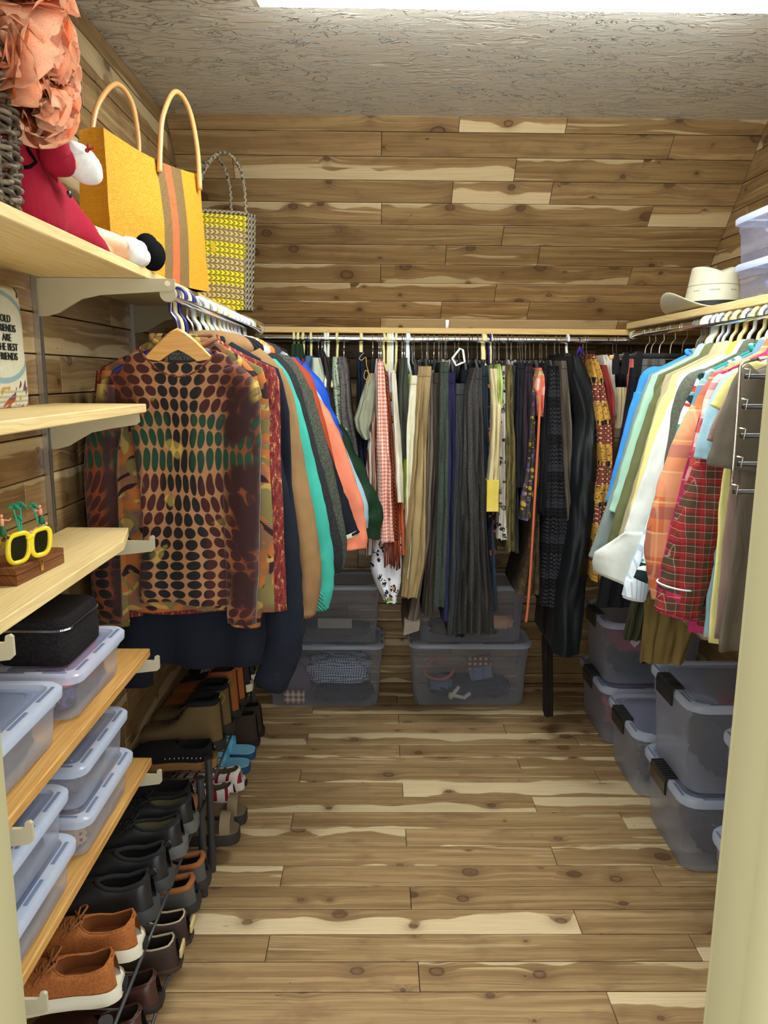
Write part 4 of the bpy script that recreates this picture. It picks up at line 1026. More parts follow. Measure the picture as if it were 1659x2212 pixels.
# ---------------------------------------------------------------- right rod, far to near
def rt(name, label, cat, sx, sy, cont, mat, hem, short, **k):
    Y = Yfor(sx, sy, .775)
    Y += k.pop('dy', 0)
    return top(name, label, cat, 'R', Y, cont, mat, hem, short, **k)
def rd(name, label, cat, Y, st, mat, short, hg='clip', depth=.05, lobes=3, amp=.012, **k):
    return drape(name, label, cat, st, mat, short, Yf=Y - .03, depth=depth, lobes=lobes, amp=amp, hg=hg, rodp=(RODR[0], Y, RODR[1]), axis='X', group='clothes on the right rod', **k)
rd('shorts', 'black shorts on a black hanger at the far end of the right rod', 'shorts', 2.80, [(770, 1328, 1372), (835, 1326, 1362)], P_('plain', (24, 26, 34)), 'black shorts', hg='clip')
rd('shorts', 'cream cotton shorts below the black shorts at the far end of the right rod', 'shorts', 2.74, [(838, 1328, 1358), (900, 1324, 1352), (925, 1324, 1350)], P_('plain', (216, 202, 160)), 'cream shorts', hg='clipwood')
rd('skirt', 'coral pink skirt on a clip hanger at the far end of the right rod', 'skirt', 2.66, [(768, 1362, 1400), (800, 1360, 1400), (900, 1358, 1400)], P_('plain', (230, 120, 116)), 'coral pink skirt', hg='clipwood')
rd('trousers', 'navy trousers on a black clip hanger at the far end of the right rod', 'trousers', 2.56, [(795, 1366, 1420), (900, 1352, 1420), (1000, 1335, 1415), (1310, 1296, 1380)], P_('plain', (22, 24, 34)), 'navy trousers')
rd('trousers', 'mid grey trousers on a black clip hanger in front of the navy ones', 'trousers', 2.46, [(776, 1390, 1440), (830, 1384, 1440), (960, 1376, 1440), (1100, 1360, 1440)], P_('plain', (92, 92, 86)), 'mid grey trousers')
rt('shirt', 'bright blue shirt, farthest of the shirts on the right rod', 'shirt', 1378, 816, [(1400, 806), (1380, 816), (1366, 868), (1350, 930), (1330, 1010), (1310, 1090)], P_('plain', (60, 146, 226)), .95, 'bright blue shirt', hg='white', th=.02)
rt('shirt', 'grey-blue shirt with a long cuff hanging lowest at the far right', 'shirt', 1389, 835, [(1408, 816), (1388, 842), (1360, 936), (1322, 1058), (1290, 1150), (1269, 1207)], P_('plain', (128, 142, 138)), .9, 'grey-blue shirt', hg='wire', th=.016, r=(.05, .026))
rt('shirt', 'pale mint shirt on the right rod between grey-blue and olive ones', 'shirt', 1396, 832, [(1424, 806), (1400, 828), (1380, 890), (1352, 980), (1330, 1060), (1316, 1110)], P_('plain', (166, 208, 184)), .92, 'pale mint shirt', hg='white', th=.016, r=(.05, .034), collar='shirt')
rt('shirt', 'olive drab shirt on the right rod', 'shirt', 1408, 848, [(1436, 812), (1414, 842), (1398, 890), (1372, 970), (1344, 1060), (1322, 1130), (1310, 1182)], P_('plain', (104, 108, 70)), .88, 'olive drab shirt', hg='cream', th=.018, r=(.052, .036), collar='shirt')
rt('shirt', 'khaki beige shirt on the right rod', 'shirt', 1424, 845, [(1456, 808), (1430, 838), (1402, 930), (1376, 1020), (1352, 1100), (1332, 1172)], P_('plain', (176, 164, 132)), .88, 'khaki beige shirt', hg='wire', th=.016, r=(.05, .036), collar='shirt')
rt('shirt', 'butter yellow shirt on the right rod beside the white one', 'shirt', 1438, 842, [(1468, 806), (1444, 836), (1412, 922), (1392, 990), (1374, 1060), (1350, 1150)], P_('plain', (236, 222, 142)), .9, 'butter yellow shirt', hg='white', th=.014, r=(.048, .034), collar='shirt')
ws = rt('shirt', 'white shirt with a wide curled-out shirttail on the right rod', 'shirt', 1454, 845, [(1490, 806), (1462, 832), (1446, 880), (1412, 963), (1384, 1050), (1358, 1120), (1340, 1180)], P_('plain', (222, 228, 222)), .92, 'white shirt with curled tail', hg='cream', th=.018, r=(.054, .04), collar='shirt', cmat=P_('plain', (232, 176, 78)))
# its curled shirttail
Yw = Yfor(1454, 845, .775)
bm = B(); rings = []
for f in [i / 12 for i in range(13)]:
    l = interp([(0, (1350)), (.25, 1318), (.5, 1284), (.75, 1279), (1., 1282)], f); y = lerp(1150, 1236, f); rr_ = lerp(1400, 1372, f); yb = y + 38 * smooth(f)
    ring = []
    for k in range(11):
        s = k / 10; p = atY(lerp(l, rr_, s), lerp(y, yb, s), Yw - .03 - .035 * math.sin(s * PI) * f + .05 * (1 - s) * f)
        ring.append(p)
    rings.append(ring + [p + Vector((.002, .004, .001)) for p in reversed(ring)])
loft(bm, rings); finish(bm, 'shirttail', P_('plain', (224, 230, 224)), ws)
rt('shirt', 'white pinstriped shirt on the right rod with a buttoned cuff', 'shirt', 1468, 842, [(1500, 810), (1476, 836), (1452, 930), (1428, 1020), (1402, 1112), (1376, 1190), (1350, 1260), (1342, 1290)], P_('stripes', (218, 228, 236), (176, 196, 214), scale=4.), .88, 'white pinstriped shirt', hg='white', th=.016, r=(.05, .034), collar='shirt', cuff=P_('plain', (222, 230, 238)))
rt('shirt', 'grey-green shirt on the right rod', 'shirt', 1478, 838, [(1528, 804), (1490, 820), (1466, 845), (1454, 890), (1446, 950), (1432, 1040), (1420, 1120)], P_('heather', (80, 86, 74), (98, 102, 90)), .92, 'grey-green shirt', hg='wire', th=.018, r=(.054, .04), collar='shirt')
rt('hawaiian_shirt', 'teal Hawaiian shirt with white and red print on the right rod', 'shirt', 1492, 842, [(1520, 818), (1492, 846), (1474, 885), (1456, 960), (1440, 1030), (1400, 1180), (1364, 1262)], P_('floral', (42, 150, 140), (220, 230, 226), (176, 60, 50), (20, 40, 44), scale=.9), .86, 'teal Hawaiian shirt', hg='cream', th=.014, r=(.05, .05))
rt('shirt', 'mint plaid shirt on the right rod', 'shirt', 1506, 838, [(1540, 808), (1514, 830), (1494, 880), (1480, 930), (1466, 990)], P_('plaid', (176, 210, 190), (80, 120, 160), (60, 80, 130), (230, 226, 150)), .9, 'mint plaid shirt', hg='cream', th=.014, r=(.048, .042), collar='shirt')
rt('plaid_shirt', 'orange and salmon plaid shirt on the right rod', 'shirt', 1518, 840, [(1545, 818), (1514, 842), (1490, 890), (1465, 940), (1434, 1012), (1412, 1085), (1397, 1147), (1395, 1205), (1410, 1284)], P_('plaid', (206, 112, 70), (224, 160, 120), (136, 78, 88), (238, 200, 150), scale=.75), .84, 'orange plaid shirt', hg='cream', th=.022, r=(.066, .05), collar='shirt')
rt('shirt', 'magenta wool shirt on the right rod', 'shirt', 1532, 836, [(1575, 806), (1546, 830), (1520, 885), (1486, 1003), (1452, 1125), (1436, 1200), (1420, 1280)], P_('plaid', (160, 32, 82), (190, 60, 110), (120, 20, 60), (206, 120, 150)), .82, 'magenta wool shirt', hg='cream', th=.018, r=(.05, .044), collar='shirt')
rt('plaid_shirt', 'red and white madras plaid shirt on the right rod', 'shirt', 1545, 832, [(1582, 806), (1552, 826), (1532, 850), (1516, 908), (1500, 974), (1480, 1060)], P_('plaid', (200, 90, 74), (226, 220, 214), (150, 50, 60), (120, 150, 130), scale=1.4), .88, 'madras plaid shirt', hg='cream', th=.016, r=(.05, .044), collar='shirt')
fl = rt('flannel_shirt', 'dark red and green tartan flannel shirt with a white band round its sleeve', 'shirt', 1552, 852, [(1580, 822), (1550, 850), (1530, 910), (1508, 985), (1478, 1071), (1452, 1153), (1430, 1247), (1410, 1322)], P_('plaid', (112, 30, 36), (66, 62, 44), (160, 40, 44), (206, 200, 170), scale=3.2), .86, 'tartan flannel shirt', hg='wire', th=.032, r=(.062, .056), collar='shirt', cuff=P_('plaid', (150, 30, 66), (120, 24, 40), (170, 60, 90), (200, 150, 150), scale=1.6))
Yl = Yfor(1552, 852, .775); a = atY(1426, 1252, Yl); b = atY(1496, 1268, Yl)
bm = B(); cc = (a + b) / 2; tube(bm, [Vector((cc.x + (b.x - a.x) * .55 * math.cos(q), Yl + .046 * math.sin(q), cc.z - .006 * math.cos(q) - .004)) for q in [2 * PI * k / 28 for k in range(28)]], .0022, 6, closed=True)
finish(bm, 'elastic_band', M['h_white'], fl)
rt('tee_shirt', 'light blue tee on the right rod, its sleeve showing under the yellow tee', 'shirt', 1562, 848, [(1596, 822), (1566, 836), (1544, 855), (1516, 930), (1500, 995)], P_('plain', (158, 196, 212)), .84, 'light blue tee', hg='white', th=.016, r=(.05, .062), dy=-.01)
rt('tee_shirt', 'pale yellow tee on the right rod', 'shirt', 1576, 838, [(1602, 815), (1580, 832), (1552, 856), (1524, 898)], P_('plain', (232, 226, 146)), .84, 'pale yellow tee', hg='cream', th=.016, r=(.05, .06), dy=-.01)
rt('tee_shirt', 'dusty mauve tee on the right rod behind the grey-brown tee', 'shirt', 1588, 842, [(1612, 822), (1588, 840), (1560, 880), (1524, 965)], P_('plain', (140, 116, 106)), .86, 'dusty mauve tee', hg='white', th=.010, r=(.045, .05), dy=-.006)
rt('tee_shirt', 'large grey-brown tee nearest the camera on the right rod', 'shirt', 1590, 832, [(1622, 815), (1588, 830), (1572, 854), (1548, 930), (1524, 1014)], P_('plain', (104, 96, 84)), .85, 'grey-brown tee', hg='white', th=.024, r=(.06, .078), bw=.215, dy=-.055)
# trousers and shirt tails hanging lower behind them
rd('trousers', 'khaki work trousers hanging below the plaid shirts on the right rod', 'trousers', 1.97, [(1180, 1402, 1520), (1330, 1395, 1510), (1436, 1386, 1480)], P_('plain', (116, 98, 56)), 'khaki work trousers', hg=None, depth=.04)
rd('jacket', 'dark olive jacket tail showing beside the khaki trousers', 'jacket', 2.05, [(1200, 1372, 1450), (1300, 1372, 1430), (1385, 1352, 1392)], P_('plain', (52, 54, 36)), 'dark olive jacket', hg=None, depth=.04)
rd('shirt', 'off-white shirttail hanging below the flannel shirt on the right rod', 'shirt', 1.87, [(1200, 1480, 1600), (1310, 1462, 1600), (1350, 1484, 1600), (1385, 1520, 1590)], P_('plain', (158, 144, 122)), 'off-white shirt', hg=None, depth=.03)
rd('trousers', 'black trousers ending just above the clear bin on the right', 'trousers', 2.48, [(1150, 1320, 1400), (1250, 1302, 1380), (1312, 1292, 1372)], P_('plain', (20, 20, 24)), 'black trousers', hg=None, depth=.04)
for i, (px, k) in enumerate([(1452, 'wire'), (1458, 'wire'), (1466, 'wire'), (1474, 'wire'), (1484, 'wire'), (1496, 'wire'), (1502, 'wire'), (1510, 'cream'), (1516, 'white'), (1528, 'white'), (1540, 'cream'), (1548, 'white'), (1562, 'wire_blk'), (1592, 'cream'), (1600, 'cream'), (1618, 'cream'), (1640, 'cream'), (1655, 'wire_blk')]):
    spare(k, 'R', atX(px, 700, RODR[0]).y)
# tiered chrome trouser hanger at the near end
ty = 1.28
th_ = thing('tiered_hanger', 'chrome tiered trouser hanger with black swing bars beside the door jamb', 'hanger', (RODR[0], ty, RODR[1]))
bm = B(); q = [atY(x, y, ty) for x, y in ((1599, 790), (1592, 900), (1586, 980), (1580, 1050))]
tube(bm, [q[0] + Vector((.03, 0, .012)), q[0] + Vector((.006, 0, .006))] + q, .0028, 8)
e0 = q[0] + Vector((.03, 0, .012)); tube(bm, [e0, Vector((RODR[0], ty, RODR[1] - .085))], .0026, 8); tube(bm, spline([Vector((RODR[0] + a, ty, RODR[1] + c)) for a, _, c in hook_pts(.002)], 2), .0024, 8)
finish(bm, 'frame', M['chrome'], th_)
for y, x in ((813, 1610), (878, 1604), (941, 1600), (1002, 1594), (1062, 1584)):
    p = atY(x, y, ty); bm = B(); tube(bm, [p, p + Vector((.27, 0, 0))], .0042, 10); br = finish(bm, 'bar', M['black_pl'], th_)
    bm = B(); tube(bm, [p + Vector((.004, -.004, -.006)), p + Vector((.006, -.004, .012)), p + Vector((-.006, -.004, .013))], .0016, 6); finish(bm, 'swing_hook', M['chrome'], br)
st_ = thing('striped_trousers', 'dark trousers with fine cream stripes folded over the tiered hanger', 'trousers', (.78, 1.28, 1.1))
bm = B(); rings = []
for i in range(13):
    z = lerp(atY(1600, 872, ty).z, atY(1600, 1030, ty).z, i / 12); rings.append(sellipse(.785, ty, z, .075 + .004 * math.sin(i * 2.), .012, 20))
loft(bm, rings); finish(bm, 'cloth', P_('hstripes', (40, 36, 40), (196, 176, 130), (90, 66, 50), (220, 214, 200), scale=3.), st_)
hanger('white', (RODR[0], 1.36, RODR[1]), 'X', .205, 'white plastic hanger end showing beside the tiered hanger')
# ================================================================== STORAGE BINS
def crumple(name, label, cat, c, hs, mat, group=None, amp=.18, freq=14, sub=4, box_=.55, seed=None):
    seed = R.random() * 40 if seed is None else seed
    bm = B(); r = bmesh.ops.create_icosphere(bm, subdivisions=sub, radius=1.)
    for v in bm.verts:
        p = v.co.copy(); q = Vector([math.copysign(abs(a) ** box_, a) for a in p])
        d = abs(nz(p.x * 2.2 + seed, p.y * 2.2, p.z * 2.2)) + .6 * abs(nz(p.x * 5 + seed, p.y * 5, p.z * 5))
        k = 1 - amp * d * 1.6
        v.co = Vector((q.x * hs[0] * k, q.y * hs[1] * k, q.z * hs[2] * min(1, k + .05)))
        v.co.z = max(v.co.z, -hs[2] * .98)
    zmin = min(v.co.z for v in bm.verts)
    for v in bm.verts: v.co += Vector((c[0], c[1], c[2] - zmin))
    o = finish(bm, name, mat, origin=(c[0], c[1], c[2]))
    return tag(o, label, cat, group)
def storage(name, label, x0, x1, y0, y1, z0, h, group, latch=None, taper=.94, body='pl_clear', lid='pl_lid', rim='pl_rim', rr=.03, lidh=.02, ridge=True):
    cx, cy, hx, hy = (x0 + x1) / 2, (y0 + y1) / 2, (x1 - x0) / 2, (y1 - y0) / 2
    t = thing(name, label, 'storage box', (cx, cy, z0), group)
    bx_, by_ = hx - .012, hy - .012
    bm = B(); zt = z0 + h - lidh * .6
    rings = [rrect(cx, cy, bx_ * taper - .006, by_ * taper - .006, rr, z0 + .0008), rrect(cx, cy, bx_ * taper, by_ * taper, rr, z0 + .007)]
    for f in (.35, .72): rings.append(rrect(cx, cy, bx_ * lerp(taper, 1, f), by_ * lerp(taper, 1, f), rr, lerp(z0, zt, f)))
    f = .74; rings.append(rrect(cx, cy, bx_ * lerp(taper, 1, f) + .003, by_ * lerp(taper, 1, f) + .003, rr, lerp(z0, zt, f) + .001))
    rings.append(rrect(cx, cy, bx_ + .002, by_ + .002, rr, zt))
    loft(bm, rings, (True, False)); finish(bm, 'tub', M[body], t, auto=50)
    # lid: skirt, raised rim, recessed panel
    bm = B(); z1 = z0 + h
    lr = [rrect(cx, cy, hx, hy, rr + .008, z1 - lidh), rrect(cx, cy, hx + .001, hy + .001, rr + .009, z1 - lidh * .3), rrect(cx, cy, hx - .005, hy - .005, rr + .006, z1),
          rrect(cx, cy, hx - .019, hy - .019, rr, z1 - .001), rrect(cx, cy, hx - .023, hy - .023, rr * .9, z1 - .0075)]
    loft(bm, lr, (False, False)); ld = finish(bm, 'lid_rim', M[rim], t, auto=50)
    bm = B()
    pr = [rrect(cx, cy, hx - .023, hy - .023, rr * .9, z1 - .0075), rrect(cx, cy, hx - .034, hy - .034, rr * .8, z1 - .0075), rrect(cx, cy, hx - .037, hy - .037, rr * .8, z1 - .004)]
    if ridge: pr += [rrect(cx, cy, hx - .044, hy - .044, rr * .7, z1 - .004), rrect(cx, cy, hx - .047, hy - .047, rr * .7, z1 - .0065)]
    loft(bm, pr, (False, True)); finish(bm, 'lid_panel', M[lid], ld, auto=30)
    # moulded slots in the rim
    rs = 1 if cx < 0 else -1
    for yy in (-.62, 0., .62):
        bm = B(); box(bm, (cx + rs * (hx - .012) - .0035, cy + yy * hy - hy * .19, z1 - .001), (cx + rs * (hx - .012) + .0035, cy + yy * hy + hy * .19, z1 + .0008), .0008, 1); finish(bm, 'rim_slot', M['pl_slot'], ld, False)
    for xx in (-.45, .45):
        bm = B(); box(bm, (cx + xx * hx - hx * .26, cy - (hy - .012) - .0035, z1 - .001), (cx + xx * hx + hx * .26, cy - (hy - .012) + .0035, z1 + .0008), .0008, 1); finish(bm, 'rim_slot', M['pl_slot'], ld, False)
    if latch:
        for sx, L in latch:
            xe = x0 if sx < 0 else x1
            bm = B(); prof = [(sx * .0025, -.052), (sx * .009, -.050), (sx * .011, -.012), (sx * .008, .004), (sx * -.004, .0062), (sx * -.030, .0062), (sx * -.030, .0030), (sx * -.002, .0015), (sx * .0025, -.010)]
            loft(bm, [[Vector((xe + a, cy + d, z1 + b)) for a, b in prof] for d in (-L / 2, L / 2)])
            lt = finish(bm, 'latch', M['black_pl'], t, False)
            bm = B(); k = 9
            for i in range(k):
                y = cy - L / 2 + L * (i + .5) / k
                box(bm, (min(xe + sx * .010, xe - sx * .026), y - L * .018, z1 + .002), (max(xe + sx * .010, xe - sx * .026), y + L * .018, z1 + .0085), .001, 1)
            finish(bm, 'grip_ribs', m_black2, lt, False, kind='stuff')
    return t
m_black2 = m_plain('grip_black', (.03, .03, .032, 1), .45)
GL = 'shallow clear boxes on the left shelves'
xa, xb = XL + .02, -.535
storage('storage_box', 'shallow clear box with bright beads and scarves under the black zip case', xa, xb + .004, 1.272, 1.548, SH['s4'] + .001, .098, GL, rr=.022)
storage('storage_box', 'shallow clear box on the golden shelf nearest the door', xa, xb, .92, 1.238, SH['s4'] + .001, .104, GL, rr=.022)
storage('storage_box', 'upper shallow clear box of the far stack on the lowest shelf', xa, xb - .004, 1.285, 1.560, SH['s5'] + .0965, .098, GL, rr=.022)
storage('storage_box', 'lower shallow clear box of the far stack on the lowest shelf, spotted shoe inside', xa, xb, 1.282, 1.568, SH['s5'] + .001, .092, GL, rr=.022)
storage('storage_box', 'upper shallow clear box of the near stack on the lowest shelf', xa, xb - .004, .92, 1.240, SH['s5'] + .0965, .098, GL, rr=.022)
storage('storage_box', 'lower shallow clear box of the near stack on the lowest shelf', xa, xb, .92, 1.248, SH['s5'] + .001, .092, GL, rr=.022)
CG = 'things inside the clear boxes'
crumple('scarf', 'crumpled red scarf in the box under the black zip case', 'scarf', (-.60, 1.41, SH['s4'] + .05), (.05, .11, .016), P_('plain', (176, 34, 40)), CG)
crumple('scarf', 'dark scarf with gold and violet threads in the box under the zip case', 'scarf', (-.615, 1.41, SH['s4'] + .006), (.062, .112, .02), P_('floral', (44, 40, 44), (140, 90, 40), (90, 74, 130), scale=3.), CG)
crumple('folded_clothing', 'dark grey folded knit in the near box on the golden shelf', 'clothing', (-.62, 1.09, SH['s4'] + .006), (.06, .12, .03), P_('heather', (52, 50, 50), (84, 80, 78)), CG)
crumple('folded_clothing', 'brown clothing in the upper box of the far stack', 'clothing', (-.625, 1.42, SH['s5'] + .103), (.058, .11, .026), P_('plain', (92, 86, 84)), CG)
crumple('folded_clothing', 'tan spotted slipper in the lower box of the far stack', 'slipper', (-.60, 1.36, SH['s5'] + .006), (.042, .05, .026), P_('dots', (170, 132, 88), (60, 40, 30), scale=1.3), CG)
crumple('folded_clothing', 'grey cloth in the lower box of the far stack beside the slipper', 'clothing', (-.625, 1.47, SH['s5'] + .006), (.05, .06, .02), P_('plain', (120, 112, 108)), CG)
crumple('folded_clothing', 'slate blue clothing in the upper box of the near stack', 'clothing', (-.62, 1.09, SH['s5'] + .103), (.06, .125, .028), P_('plain', (72, 80, 100)), CG)
crumple('folded_clothing', 'navy and tan clothing in the lower box of the near stack', 'clothing', (-.62, 1.09, SH['s5'] + .006), (.06, .125, .026), P_('floral', (52, 58, 76), (130, 104, 72), scale=.7), CG)

# black zip case on the first box
zc_ = SH['s4'] + .1005
cs = thing('zip_case', 'soft black case with a silver zip standing on a shallow clear box', 'case', (-.615, 1.40, zc_))
suede = P_('heather', (17, 14, 16), (34, 29, 31))
bm = B(); cxx, cyy, hxx, hyy = -.627, 1.392, .066, .086
loft(bm, [rrect(cxx, cyy, hxx - .004, hyy - .004, .018, zc_ + .0005), rrect(cxx, cyy, hxx, hyy, .02, zc_ + .006), rrect(cxx, cyy, hxx + .002, hyy + .002, .024, zc_ + .04), rrect(cxx, cyy, hxx, hyy, .026, zc_ + .066)])
finish(bm, 'case_body', suede, cs, auto=40)
bm = B(); loft(bm, [rrect(cxx, cyy, hxx, hyy, .026, zc_ + .0725), rrect(cxx, cyy, hxx - .001, hyy - .001, .026, zc_ + .084), rrect(cxx, cyy, hxx - .008, hyy - .008, .022, zc_ + .090), rrect(cxx, cyy, hxx - .03, hyy - .03, .02, zc_ + .088)])
finish(bm, 'case_lid', suede, cs, auto=40)
bm = B(); loft(bm, [rrect(cxx, cyy, hxx + .0012, hyy + .0012, .026, z) for z in (zc_ + .0662, zc_ + .0723)], (False, False)); finish(bm, 'zip_tape', m_plain('zip_tape', srgb(40, 38, 40), .7), cs)
bm = B(); ring = rrect(cxx, cyy, hxx + .002, hyy + .002, .026, zc_ + .0692, 6)
per = []
for a, b in zip(ring, ring[1:] + ring[:1]):
    n_ = max(1, int((b - a).length / .0032)); per += [a.lerp(b, k / n_) for k in range(n_)]
for i, p in enumerate(per):
    box(bm, p - Vector((.0012, .0012, .0018)), p + Vector((.0012, .0012, .0018)))
zt_ = finish(bm, 'zip_teeth', M['chrome'], cs, False); zt_['kind'] = 'stuff'
bm = B(); e = Vector((cxx - hxx + .01, cyy - hyy - .003, zc_ + .069)); box(bm, e - Vector((.005, .003, .004)), e + Vector((.005, .003, .004)), .001); tube(bm, [e + Vector((-.003, -.003, 0)), e + Vector((-.008, -.008, -.02)), e + Vector((-.016, -.006, -.045))], .0009, 5)
finish(bm, 'zip_pull', M['chrome'], cs)

# back bins
GB = 'large clear bins under the back rod'
p1, p2 = atY(652, 1395, 3.1), atY(829, 1395, 3.1)
storage('storage_bin', 'large clear bin on the floor at the back holding checked cloth', -.485, .043, 3.085, 3.345, .001, .292, GB, rr=.04)
storage('storage_bin', 'large clear bin stacked on the checked-cloth bin at the back left', -.46, .030, 3.10, 3.345, .2945, .262, GB, rr=.04)
storage('storage_bin', 'large clear bin on the floor at the back holding a folded headband and gloves', .148, .690, 3.10, 3.345, .001, .292, GB, rr=.04)
storage('storage_bin', 'large clear bin stacked at the back centre behind the hanging trousers', .175, .665, 3.11, 3.345, .2945, .26, GB, rr=.04)
crumple('checked_cloth', 'crumpled blue and white checked cloth in the back left bin', 'cloth', (-.16, 3.205, .085), (.165, .075, .065), P_('gingham', (196, 206, 222), (40, 58, 104), scale=1.2), CG, amp=.35)
crumple('folded_clothing', 'mauve grey cloth in the back left bin left of the checked cloth', 'clothing', (-.36, 3.21, .012), (.09, .07, .10), P_('plain', (110, 96, 112)), CG, amp=.3)
crumple('folded_clothing', 'dark clothes at the bottom of the back left bin', 'clothing', (-.14, 3.20, .010), (.15, .08, .03), P_('plain', (36, 40, 52)), CG, amp=.3)
bm = B(); box(bm, (-.40, 3.115, .011), (-.31, 3.128, .07), .003); tag(finish(bm, 'woven_pouch', P_('gingham', (220, 200, 180), (120, 60, 50), scale=.55), auto=40, origin=(-.355, 3.12, .011)), 'small red and cream woven pouch in the back left bin', 'pouch', CG)
bm = B(); box(bm, (-.25, 3.128, .355), (-.10, 3.14, .40), .002); tag(finish(bm, 'paper_packet', m_plain('grey_card', srgb(150, 146, 140), .8), auto=40, origin=(-.18, 3.134, .355)), 'flat pale grey packet in the upper back left bin', 'packet', CG)
crumple('folded_clothing', 'dark folded clothes in the upper back left bin', 'clothing', (-.2, 3.215, .303), (.19, .08, .025), P_('plain', (86, 84, 84)), CG)
crumple('folded_clothing', 'dark slate clothes heaped in the back centre bin', 'clothing', (.43, 3.225, .011), (.20, .075, .045), P_('plain', (48, 56, 70)), CG, amp=.3)
crumple('folded_clothing', 'pale blue grey cloth in the back centre bin', 'clothing', (.30, 3.20, .050), (.06, .05, .03), P_('plain', (96, 112, 136)), CG, amp=.3)
hb = B(); pts = [Vector((.285 + .065 * math.cos(a), 3.165 + .02 * math.sin(a), .155 + .045 * math.sin(a) * .9)) for a in [math.radians(-60 + k * 300 / 22 + 90 + 30) for k in range(23)]]
tube(hb, pts, [.004 + .004 * abs(k - 11) / 11 for k in range(23)], 8); tag(finish(hb, 'headband', m_plain('orange_plastic', srgb(176, 92, 62), .4), origin=(.285, 3.165, .1)), 'thin orange headband inside the back centre bin', 'headband', CG)
bm = B(); box(bm, (0, -.004, 0), (.10, .004, .085), .002, mtx=Matrix.Translation((.43, 3.16, .10)) @ Matrix.Rotation(-.2, 4, 'Y')); pk = tag(finish(bm, 'gift_packet', P_('stripes', (96, 108, 140), (88, 96, 126)), auto=40, origin=(.48, 3.16, .1)), 'brown and blue gift packet with a dotted edge in the back centre bin', 'packet', CG)
bm = B(); box(bm, (-.003, -.0055, .058), (.103, .0055, .110), .002, mtx=Matrix.Translation((.43, 3.16, .10)) @ Matrix.Rotation(-.2, 4, 'Y')); finish(bm, 'flap', P_('dots', (92, 62, 52), (170, 150, 110), scale=.7), pk, auto=40)
gl = B()
for a, b in (((.335, .03), (.375, .085)), ((.330, .05), (.40, .032)), ((.395, .03), (.425, .055))):
    tube(gl, [Vector((a[0], 3.135, a[1])), Vector((b[0], 3.135, b[1]))], [.010, .008], 8)
tag(finish(gl, 'white_gloves', P_('plain', (214, 212, 196)), origin=(.37, 3.135, .03)), 'crumpled white glove fingers in the back centre bin', 'gloves', CG)
crumple('bodysuit', 'folded peach cloth behind the clear side of the upper centre bin', 'clothing', (.545, 3.17, .345), (.075, .035, .035), P_('plain', (214, 170, 140)), CG, amp=.4)
crumple('folded_clothing', 'brown grey clothes in the upper centre bin', 'clothing', (.40, 3.225, .303), (.17, .07, .035), P_('plain', (70, 62, 56)), CG)

# right-hand bins with black latches
GR = 'clear bins with black latches along the right wall'
for lb, y0, y1, z0, h in (('clear latched bin in the far right corner, holding magenta cloth, lower of two', 2.735, 3.12, .001, .245), ('clear latched bin with a heart-printed red cloth, stacked in the far right corner', 2.76, 3.10, .2475, .258),
    ('low clear latched bin on the right with nothing stacked on it', 2.355, 2.705, .001, .245), ('clear latched bin on the floor at the right, under the tall stacked bin', 1.955, 2.315, .001, .245),
    ('tall clear latched bin stacked on the right with red cloth under its lid', 1.965, 2.315, .2475, .285), ('clear latched bin on the floor nearest the right door jamb', 1.44, 1.815, .001, .268), ('upper clear latched bin nearest the right door jamb', 1.44, 1.805, .2705, .285)):
    storage('latch_bin', lb, .888, 1.30, y0, y1, z0, h, GR, latch=((-1, .12), (1, .12)), taper=.92, rr=.045, lidh=.024)
crumple('folded_clothing', 'magenta and coral clothes in the far right lower bin', 'clothing', (1.09, 2.93, .012), (.155, .13, .085), P_('floral', (150, 46, 76), (190, 60, 60), (40, 36, 50), scale=.5), CG, amp=.25)
hc = crumple('printed_cloth', 'dark red cloth printed with pale hearts in the far right upper bin', 'clothing', (1.05, 2.90, .36), (.12, .10, .055), P_('plain', (140, 38, 60)), CG, amp=.3)
pale = m_plain('pale_print', srgb(206, 190, 180), .8)
def heart(c, s, parent):
    bm = B(); pts = []
    for k in range(28):
        a = 2 * PI * k / 28; x = 16 * math.sin(a) ** 3; z = 13 * math.cos(a) - 5 * math.cos(2 * a) - 2 * math.cos(3 * a) - math.cos(4 * a); pts.append((x / 16 * s, z / 16 * s))
    loft(bm, [[Vector((c[0] + x, c[1] + d, c[2] + z)) for x, z in pts] for d in (-.002, .002)]); finish(bm, 'heart_print', pale, parent, False)
heart((1.02, 2.795, .415), .018, hc); heart((.985, 2.798, .45), .010, hc)
crumple('folded_clothing', 'dark navy clothes at the bottom of the far right upper bin', 'clothing', (1.09, 2.92, .26), (.14, .12, .045), P_('plain', (36, 40, 54)), CG, amp=.3)
crumple('folded_clothing', 'grey brown shoes wrapped in the low right bin', 'clothing', (1.08, 2.52, .012), (.14, .10, .045), P_('plain', (70, 62, 56)), CG, amp=.35)
crumple('folded_clothing', 'dark brown clothes in the right floor bin under the tall one', 'clothing', (1.10, 2.12, .012), (.14, .12, .085), P_('plain', (44, 40, 40)), CG, amp=.25)
crumple('folded_clothing', 'near-black clothes in the tall right bin', 'clothing', (1.11, 2.13, .26), (.14, .12, .09), P_('plain', (38, 40, 46)), CG, amp=.25)
crumple('folded_clothing', 'red cloth just under the lid of the tall right bin', 'clothing', (1.14, 2.10, .455), (.11, .08, .022), P_('plain', (206, 66, 48)), CG, amp=.3)
crumple('folded_clothing', 'slate clothes in the upper bin by the right jamb', 'clothing', (1.10, 1.62, .283), (.14, .12, .09), P_('plain', (60, 64, 72)), CG, amp=.25)
crumple('folded_clothing', 'navy clothes in the lower bin by the right jamb', 'clothing', (1.10, 1.62, .012), (.14, .12, .09), P_('plain', (40, 46, 60)), CG, amp=.25)
